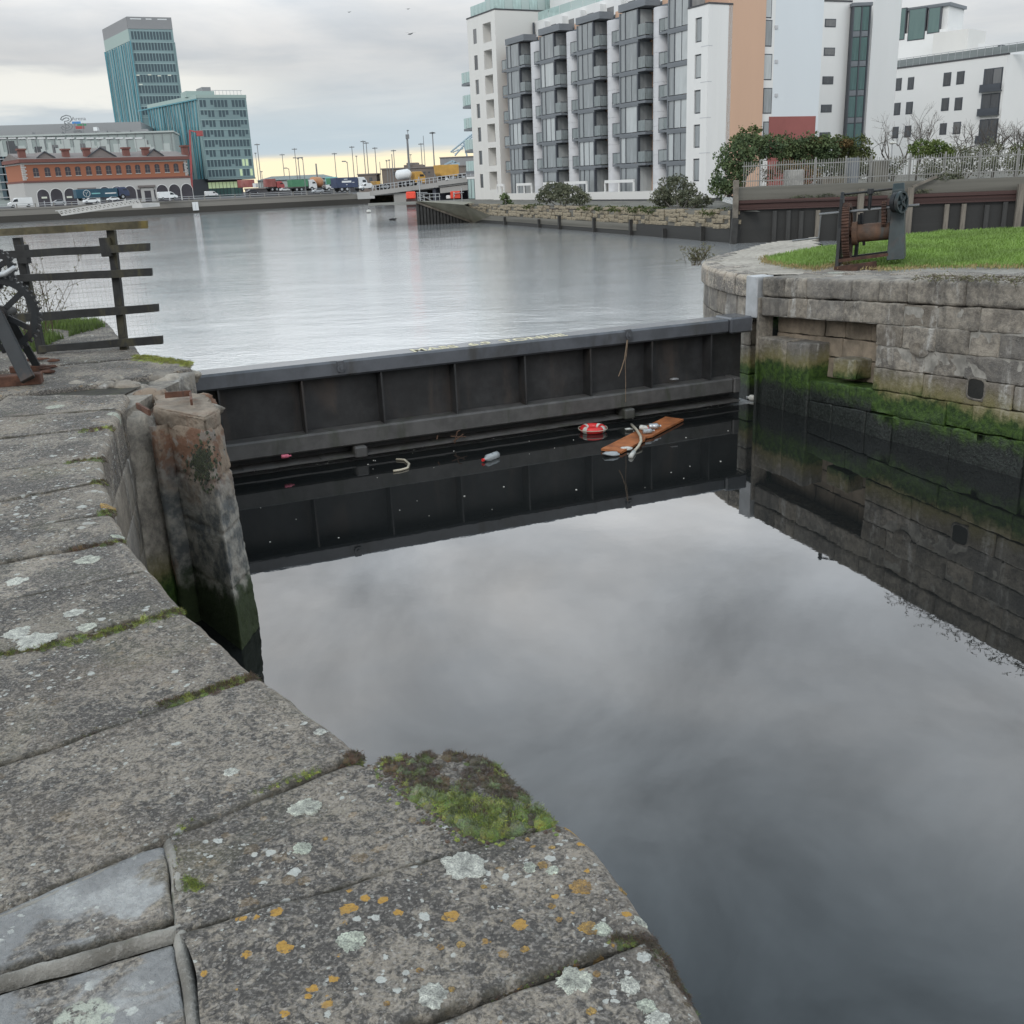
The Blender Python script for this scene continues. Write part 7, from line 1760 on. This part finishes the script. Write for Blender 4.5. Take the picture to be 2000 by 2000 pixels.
# rooftop sign: an outlined 3, the word Arena, three coloured boards
sg = thing('rooftop_sign', 'rooftop sign of an outlined numeral and the word Arena over coloured boards', 'sign', tuple(Ar.P(au(142, 254, -14)[0], -14, za)))
def sg3(txt, x0, y0, x1, y1, mat, ext, wire=False):
    a = atpl(x0, y1, Ar.O+Ar.n*-14, Ar.n); b2_ = atpl(x1, y0, Ar.O+Ar.n*-14, Ar.n); wdt, hgt = V(b2_.x-a.x, b2_.y-a.y, 0).length, b2_.z-a.z
    o = text_mesh(txt, 1, Matrix.Identity(4), 'sign_letters', mat, None, ext, .0)
    xs_ = [v.co.x for v in o.data.vertices]; ys_ = [v.co.y for v in o.data.vertices]
    sx, sy = wdt/(max(xs_)-min(xs_)), hgt/(max(ys_)-min(ys_))
    m4 = Matrix.Translation(a) @ Matrix(((Ar.u.x, 0, Ar.n.x, 0), (Ar.u.y, 0, Ar.n.y, 0), (0, 1, 0, 0), (0, 0, 0, 1))) @ Matrix.Diagonal((sx, sy, 1, 1)) @ Matrix.Translation((-min(xs_), -min(ys_), 0))
    o.data.transform(m4); adopt(o, sg); return o
sg3('Arena', 140, 227.5, 167, 235.5, 'plant_screen', .2)
def sgp(x, y): return atpl(x, y, Ar.O+Ar.n*-14, Ar.n)
three = [(118, 233), (121, 228), (129, 225), (137, 227), (140, 233), (137, 238), (131, 240), (138, 242), (142, 247), (139, 252), (131, 254.5), (123, 253), (119, 249)]
inner = [(122, 235), (124, 232), (129, 230), (134, 231), (135, 234), (132, 236), (126, 237), (126, 242), (133, 243.5), (136, 247), (134, 249.5), (130, 250), (125, 249), (123, 246)]
for nm, P_ in (('outline', three), ('outline', inner)): MB().tube([sgp(*q_) for q_ in P_], .16, 6).build('numeral_outline', 'mast_grey', sg)
MB().tube([sgp(*three[0]), sgp(*inner[0])], .16, 6).build('numeral_outline', 'mast_grey', sg); MB().tube([sgp(*three[-1]), sgp(*inner[-1])], .16, 6).build('numeral_outline', 'mast_grey', sg)
for x0, y0, x1, y1, m_ in ((141, 237, 157, 242, 'blue_paint'), (151, 241.5, 168, 246, 'green_paint'), (148, 246, 164, 252, 'red_paint')):
    a, b2_ = sgp(x0, y1), sgp(x1, y0); ua, ub = (a-Ar.O).dot(Ar.u), (b2_-Ar.O).dot(Ar.u); Ar.piece('coloured_board', m_, sg, ua, ub, -14.2, -14.0-(.05 if m_ == 'green_paint' else 0), a.z, b2_.z)
for x in (128, 146, 162): MB().tube([sgp(x, 240), sgp(x, 262)], .14, 5).build('support', 'mast_grey', sg)

# ------------------------------------------------------------------ glass tower and glass block
def glassbuilding(label, Cp, Lp, Rp, YC, YL, YR, zbot, rows, ncol, screen, name='glass_tower', wrow=.62, sh=None):
    c_, l_, r_ = atY(*Cp, YC), atY(*Lp, YL), atY(*Rp, YR); H = c_.z
    t = thing(name, label, 'building', (c_.x, c_.y, ZQ)); fR = Frame((c_.x, c_.y, 0), (r_.x-c_.x, r_.y-c_.y)); fL = Frame((l_.x, l_.y, 0), (c_.x-l_.x, c_.y-l_.y))
    for f_ in (fR, fL):
        if f_.n.dot(V(0, -1, 0)) < 0: f_.n = -f_.n
    LR, LL = V(r_.x-c_.x, r_.y-c_.y, 0).length, V(c_.x-l_.x, c_.y-l_.y, 0).length
    back = V(l_.x, l_.y, 0)+V(r_.x-c_.x, r_.y-c_.y, 0)
    mb = MB(); mb.prism([V(c_.x, c_.y, zbot), V(r_.x, r_.y, zbot), V(back.x, back.y, zbot), V(l_.x, l_.y, zbot)], (0, 0, H-zbot)); mb.build('body', 'curtain_wall', t)
    return t, fR, fL, LR, LL, H
tw_, fR, fL, LR, LL, H = glassbuilding('tall blue green glass tower with turquoise struts on its left face', (247, 33), (200, 58), (334, 35), 400, 427, 406, ZQ, 8, 12, True)
def fz(y, Y=400, x=250): return atY(x, y, Y).z
fR.piece('plant_screen', 'plant_screen', tw_, -.05, LR+.05, -.4, .15, fz(56), H+.1); fL.piece('plant_screen', 'plant_screen', tw_, -.05, LL-.1, -.4, .12, fz(56), H+.05); fL.piece('pale_panel', 'pale_green', tw_, -.05, LL-.1, -.4, .14, fz(80), fz(56)-.02)
for i in range(3): fR.piece('roof_gap', 'white_paint', tw_, 1+i*4.6+random.random(), 3+i*4.6+random.random()*2, .0, .17, fz(37.5), fz(35.5))
for r in range(8):
    zt_, zb_ = fz(61+r*21.2), fz(77+r*21.2)
    for k in range(13): u = .7+k*(LR-1.2)/13; fR.piece('window', 'tower_pane', tw_, u, u+(LR-1.2)/13*.72, -.2, .06, zb_, zt_)
    fR.piece('floor_band', 'pale_green' if r % 3 == 9 else 'fin_glass', tw_, .1, LR, .0, .10, zb_-1.0, zb_-.8)
for (px, py) in ((269, 147), (292, 146), (311, 148), (331, 147), (275, 165)): 
    p = atpl(px, py, fR.O, fR.n); u = (p-fR.O).dot(fR.u); fR.piece('ceiling_light', 'cream_light', tw_, u-.6, u+.6, .061, .1, p.z-.18, p.z+.18)
fL.piece('screen_glass', 'fin_glass', tw_, .3, LL-.3, .0, .2, ZQ+5, fz(80)-.3)
rd = random.Random(11)
for i in range(11): u0 = LL*(.04+.92*i/10); u1 = min(LL-.2, max(.2, u0+rd.uniform(-2.6, 2.6))); MB().bar(fL.P(u0, .5, fz(82)), fL.P(u1, .5, ZQ+20), .28, .3, fL.n).build('strut', 'turquoise', tw_)
for i in range(8): u0 = LL*(.07+.86*i/7); MB().bar(fL.P(u0, .24, fz(82)), fL.P(u0, .24, ZQ+20), .25, .1, fL.n).build('dark_slot', 'tower_pane', tw_)
for f_, L_ in ((fR, LR), (fL, LL)): f_.piece('corner_post', 'turquoise', tw_, -.2, .2, -.1, .6, ZQ+10, fz(80)); f_.piece('corner_post', 'curtain_wall', tw_, L_-.2, L_+.2, -.1, .55, ZQ+10, fz(82))
gbk, gR, gL, GR_, GLn, GH = glassbuilding('lower blue green glass block with eight rows of windows beside the tower', (385, 186), (289, 208), (480, 187), 360, 392, 368, fz(350, 360, 400), 8, 12, False, 'glass_block')
gz = lambda y: atY(392, y, 360).z
gR.piece('parapet', 'pale_green', gbk, -.1, GR_+.1, -1, .15, gz(191), GH+.15); gL.piece('parapet', 'pale_green', gbk, 0, GLn-.12, -1, .3, gz(192), GH+.2)
for r in range(8):
    zt_, zb_ = gz(195+r*19.6), gz(209+r*19.6)
    for k in range(13):
        u = .5+k*(GR_-.8)/13
        if rd.random() < .1: continue
        gR.piece('window', 'lit_window' if (r > 5 and k > 8 and rd.random() < .7) else 'tower_pane', gbk, u, u+(GR_-.8)/13*.70, -.2, .06, zb_ if rd.random() < .8 else zb_+.7, zt_)
    gR.piece('floor_band', 'fin_glass', gbk, .1, GR_, .0, .12, zb_-1.0, zb_-.75)
gL.piece('screen_glass', 'fin_glass', gbk, .2, GLn-.3, 0, .25, gz(350), gz(194))
for i in range(17): u0 = GLn*(.02+.96*i/16); u1 = min(GLn-.2, max(.2, u0+rd.uniform(-3.4, 3.4))); MB().bar(gL.P(u0, .6, gz(195)), gL.P(u1, .6, gz(350)), .30, .35, gL.n).build('strut', 'turquoise', gbk)
for i in range(14): u0 = GLn*(.04+.92*i/13); MB().bar(gL.P(u0, .28, gz(196)), gL.P(u0+rd.uniform(-1, 1), .28, gz(350)), .55, .1, gL.n).build('dark_slot', 'tower_pane', gbk)
gL.piece('top_rail', 'turquoise', gbk, -8, GLn, .3, .9, gz(195), gz(193))
gR.piece('ground_storey', 'dark_frame', gbk, -6, GR_-4, -22, -2.5, ZQ, gz(350)-.01); gR.piece('soffit', 'arch_dark', gbk, -.2, GR_+.1, -22, .1, gz(350)-.5, gz(350)-.012)
for k in range(9): u = .5+k*(GR_-5)/9; gR.piece('lit_window', 'lit_window', gbk, u, u+(GR_-5)/9*.85, -2.6, -2.3, gz(369), gz(357)); gR.piece('shop_glass', 'stair_glass', gbk, u, u+(GR_-5)/9*.85, -2.6, -2.28, ZQ+.1, gz(369)-.1)
for px0, px1, y0, y1 in ((364, 419, 174, 186), (396, 413, 166, 174.5)):
    ua, ub = [(atpl(x, 186, gR.O-gR.n*6, gR.n)-gR.O).dot(gR.u) for x in (px0, px1)]; gR.piece('roof_plant', 'plant_screen' if y0 < 170 else 'pale_green', gbk, ua, ub, -14, -6, gz(y1), gz(y0))
for i in range(9): u = GR_*.32+i*GR_*.075; gR.piece('roof_rail', 'grey_rail', gbk, u, u+.1, -1.2, -1.1, GH+.1, GH+1.6)
gR.piece('roof_rail_top', 'grey_rail', gbk, GR_*.32, GR_*.95, -1.2, -1.1, GH+1.55, GH+1.7); 
hs = thing('boom_lift', 'red boom lift raised in front of the glass block', 'lift', tuple(atY(374, 384, 292)))
MB().bar(atY(372.5, 304, 292), atY(370.5, 254, 292), .42, .42).build('boom', 'red_paint', hs); MB().bar(atY(370, 254.5, 292), atY(388, 259, 292), .35, .35).build('jib', 'red_paint', hs); p = atY(390, 260, 292); MB().box(p.x-.8, p.x+.8, p.y-.6, p.y+.6, p.z-.8, p.z+.6).build('basket', 'red_paint', hs, bevel=.05)
MB().bar(V(atY(364, 304, 292).x, 292, ZQ), atY(372.5, 304, 292), .5, .5).build('mast', 'red_paint', hs)

# ------------------------------------------------------------------ port sheds, masts, crane
sh = thing('shed', 'long low grey green shed under the light strip of sky', 'shed', tuple(atY(570, 370, 330)))
k = 330/FOC; a, b2_ = atY(503, 352, 330), atY(640, 349, 330); zz = (a.z+b2_.z)/2; rz_ = zz+7.5*k
MB().box(a.x, b2_.x, 330, 350, ZQ, zz).build('wall', 'shed_wall', sh); mb = MB()
xa, xb = atY(517, 345, 330).x, atY(621, 341, 330).x
mb.add([V(a.x-.5, 329.4, zz), V(b2_.x+.5, 329.4, zz), V(b2_.x+.5, 350.5, zz), V(a.x-.5, 350.5, zz), V(xa, 340, rz_), V(xb, 340, rz_)], [(0, 1, 5, 4), (2, 3, 4, 5), (1, 2, 5), (3, 0, 4), (3, 2, 1, 0)]); mb.build('roof', 'shed_roof', sh)
for i in range(6): x = a.x+3+i*3.4; MB().box(x, x+1.6, 329.8, 329.97, ZQ+.5, zz-1).build('door', 'plinth_dark', sh)
def shedbox(label, x0, x1, y0, Y, depth, mat, name='brick_building', wins=(), cat='building'):
    a, b2_ = atY(x0, y0, Y), atY(x1, y0, Y); zt_ = atY((x0+x1)/2, y0, Y).z; t = thing(name, label, cat, ((a.x+b2_.x)/2, Y, ZQ)); MB().box(a.x, b2_.x, Y, Y+depth, ZQ, zt_).build('wall', mat, t); MB().box(a.x-.2, b2_.x+.2, Y-.2, Y+depth+.2, zt_+.002, zt_+.3).build('roof_edge', 'roof_slate', t)
    for (px, py, w_, h_) in wins: p = atY(px, py, Y); kk = Y/FOC; MB().box(p.x-w_*kk/2, p.x+w_*kk/2, Y-.12, Y+.1, p.z-h_*kk/2, p.z+h_*kk/2).build('window', 'dark_pane', t)
    return t
bb = shedbox('long low brown brick building behind the bridge', 745, 908, 328, 262, 14, 'brown_brick', wins=[(x, y, 4, 2.6) for x in (770, 779, 790, 801, 817, 829, 838, 857) for y in (336.5, 340.5)])
a, b2_ = atY(788, 324, 262), atY(824, 324, 262); MB().box(a.x, b2_.x, 263, 273, ZQ, a.z+.2).build('raised_block', 'brown_brick', bb); MB().box(a.x+.6, b2_.x-1.2, 264, 270, a.z+.21, a.z+.7).build('roof_plant', 'roof_slate', bb)
shedbox('small flat brown brick hut behind the navy trailer', 699, 735, 341.5, 262, 8, 'brown_brick', wins=[(708, 350, 5, 6), (724, 350, 5, 6)])
shedbox('large pale grey industrial shed behind the yellow tipper', 859, 935, 307.5, 345, 30, 'plant_screen', 'industrial_shed')
shedbox('long dark depot wall behind the lorries', 640, 905, 362, 300, 4, 'plinth_dark', 'boundary_wall', cat='wall')
shedbox('low dark wall behind the lorries by the grey shed', 478, 645, 367, 272, 1, 'plinth_dark', 'boundary_wall', cat='wall')
MASTS = [(502, 282, 300, 'd', 'tall floodlight mast just right of the glass block, higher of two'), (499, 300, 330, 's', 'shorter mast hugging the right edge of the glass block'), (551, 302, 340, 'd', 'floodlight mast rising over the left half of the grey green shed'),
         (575, 291, 330, 'd', 'tallest floodlight mast over the grey green shed'), (582, 309, 262, 't', 'double armed street light over the middle of the grey shed'), (591, 309, 222, 'a', 'single armed street light right of the double armed one'),
         (564, 329, 258, 'a', 'low street light with its arm to the left before the shed'), (511, 336, 330, 's', 'very short lamp above the left end of the shed roof'), (617, 319.5, 275, 'n', 'bare thick pole without lamp over the right end of the shed'), (653, 300, 320, 'd', 'floodlight mast above the pale green site cabin'),
         (678, 316, 222, 'a', 'street light standing before the navy trailer'), (687, 287, 310, 'd', 'floodlight mast above the right half of the navy trailer'), (696, 306, 300, 's', 'slim lamp just left of the brown brick hut'), (709, 276, 300, 'd', 'left one of the close pair of tall masts over the brick hut'),
         (715, 279, 285, 'd', 'right one of the close pair of tall masts over the brick hut'), (732, 289, 300, 'd', 'floodlight mast at the right end of the brown brick hut'), (741.5, 316, 300, 'n', 'short pole with a flag like top between hut and long brick building'), (755, 315, 240, 's', 'left one of two short lamps over the left end of the long brick building'),
         (760, 314, 240, 's', 'right one of two short lamps over the left end of the long brick building'), (765, 301, 197, 'n', 'plain pole standing on the bridge by the left pier'), (768.5, 294, 300, 'd', 'floodlight mast right behind the plain pole on the bridge'), (795, 266, 262, 'c', 'thick mast with cameras on top rising from the long brick building'),
         (802, 303, 340, 's', 'tiny far lamp right of the thick camera mast'), (822, 281, 300, 'd', 'floodlight mast above the yellow cab of the mixer'), (826.5, 265, 290, 'n', 'thin antenna pole beside the mast over the yellow cab'), (844.5, 259, 195, 'd', 'tallest floodlight mast standing on the bridge right of the mixer')]
mastproto = None
for (x, y, Y, kd, lab) in MASTS:
    p = atY(x, y, Y); r0 = .13 if kd in 'dt' else .10
    if kd == 'c': r0 = .32
    if kd == 'n' and x < 700: r0 = .26
    t = thing('floodlight_mast' if kd in 'dc' else 'street_lamp', lab, 'mast' if kd in 'dcn' else 'lamp', (p.x, p.y, ZQ-.05), 'lamp masts over the port'); zb_ = ZQ-.05
    MB().tube([V(p.x, p.y, zb_), V(p.x, p.y, p.z)], [r0*1.15, r0*.75], 6).build('pole', 'mast_grey', t)
    kk = Y/FOC
    if kd == 'd':
        mb = MB(); mb.bar(p+V(-4.2*kk, 0, 0), p+V(4.2*kk, 0, 0), .3, .12); mb.build('head_frame', 'mast_grey', t)
        for s in (-3.4, -1.2, 1.2, 3.4): MB().box(p.x+s*kk-.2, p.x+s*kk+.2, p.y-.3, p.y+.3, p.z-.16, p.z+.02).build('floodlight', 'mast_grey', t)
        MB().tube([p, p+V(0, 0, 1.5*kk)], .10, 5).build('finial', 'mast_grey', t)
    elif kd in 'ta':
        for s in ((-1, 1) if kd == 't' else ((-1,) if x < 600 or x > 670 else (1,))): MB().tube([p-V(0, 0, .3), p+V(s*2*kk, 0, .05), p+V(s*5*kk, 0, .1)], .08, 5).build('arm', 'mast_grey', t); MB().box(p.x+s*6*kk-.4, p.x+s*6*kk+.4, p.y-.2, p.y+.2, p.z, p.z+.22).build('lamp_head', 'mast_grey', t)
    elif kd == 's': MB().box(p.x-1.7*kk, p.x+1.7*kk, p.y-.2, p.y+.2, p.z, p.z+.25).build('lamp_head', 'mast_grey', t)
    elif kd == 'c':
        MB().box(p.x-.35, p.x+.5, p.y-.3, p.y+.3, p.z-.6, p.z+.4).build('camera_box', 'mast_grey', t); MB().tube([p+V(.25, 0, 0), p+V(.25, 0, 1.2)], .08, 5).build('rod', 'mast_grey', t); rock('camera_head', 'mast_grey', t, p+V(.25, 0, 1.3), .25, 2)
cr = thing('harbour_crane', 'pale blue harbour crane with lattice jib beside the white tower', 'crane', tuple(atY(898, 320, 380)))
q_ = lambda x, y: atY(x, y, 380)
for a, b2_, r_ in (((880, 297), (922, 262), .3), ((888, 304), (922, 266), .3), ((884, 297), (905, 290), .2), ((905, 276), (912, 305), .3), ((912, 305), (906, 320), .4), ((908, 297), (930, 297), .35)): MB().tube([q_(*a), q_(*b2_)], r_, 5).build('jib' if a[0] < 900 else 'tower', 'crane_blue', cr)
for i in range(5): t0 = i/5; MB().tube([q_(880+42*t0, 297-35*t0), q_(888+34*(t0+.1), 304-38*(t0+.1))], .12, 4).build('lattice', 'crane_blue', cr)
MB().tube([V(q_(906, 318).x, 380, ZQ), q_(906, 318)], 1.0, 8).build('column', 'crane_blue', cr)
ex = thing('digger', 'pale blue excavator arm above the brick building roof', 'digger', tuple(atY(880, 325, 300)))
for a, b2_ in (((868, 322), (884, 314)), ((884, 314), (896, 322)), ((872, 326), (892, 317))): MB().bar(atY(*a, 300), atY(*b2_, 300), .6, .5).build('arm', 'crane_blue', ex)
p = atY(890, 324, 300); MB().box(p.x-1.2, p.x+1.2, 299, 301, ZQ, p.z+.8).build('cab', 'crane_blue', ex, bevel=.08)
# buoy, water birds, gulls
by = thing('mooring_buoy', 'white and dark round mooring buoy floating on the river', 'buoy', tuple(atz(720, 415, ZR))); p = atz(720, 415.5, ZR)
rock('float_ball', 'white_plastic', by, p+V(0, 0, .15), .32, 1, (1, 1, .9)); MB().tube([p+V(0, 0, .4), p+V(0, 0, .62)], .07, 6).build('ring', 'plinth_dark', by); MB().tube([p+V(0, 0, -.1), p+V(0, 0, .06)], .345, 14).build('belt', 'plinth_dark', by)
def bird(p, s, label, kind):
    t = thing('seabird', label, 'bird', tuple(p)); mb = MB()
    mb.tube([p+V(-.3*s, 0, 0), p+V(-.15*s, 0, .02*s), p+V(.05*s, 0, .03*s), p+V(.2*s, 0, .08*s), p+V(.27*s, 0, .1*s), p+V(.36*s, 0, .09*s)], [.01*s, .07*s, .09*s, .06*s, .05*s, .008*s], 8); mb.build('body', 'dark_paint' if kind == 'duck' else 'mast_grey', t, smooth=True)
    if kind == 'gull':
        for sg_ in (-1, 1):
            mb = MB(); a = p+V(.05*s, 0, .04*s); b2_ = a+V(0, sg_*.3*s, .14*s) if label[0] == 'x' else a+V(sg_*.35*s, -.05*s, .16*s); c_ = b2_+V(sg_*.4*s, -.12*s, -.06*s)
            mb.add([a+V(.0, .08*s, 0), a+V(0, -.08*s, 0), b2_+V(0, -.07*s, 0), c_, b2_+V(0, .07*s, 0)], [(0, 1, 2, 4), (2, 3, 4)]); mb.build('wing', 'mast_grey', t)
for x, y, lab in ((764, 430, 'left small dark duck on the river near the slipway'), (770, 430, 'right small dark duck on the river near the slipway')): bird(atz(x, y, ZR)+V(0, 0, .06), .9, lab, 'duck')
for x, y, Y, s, lab in ((801, 67, 120, .9, 'gull flying lowest in the sky'), (682, 24, 150, .6, 'gull flying high in the sky left of the lowest gull'), (797, 18, 150, .6, 'gull flying high in the sky directly above the lowest gull')): bird(atY(x, y, Y), s, lab, 'gull')
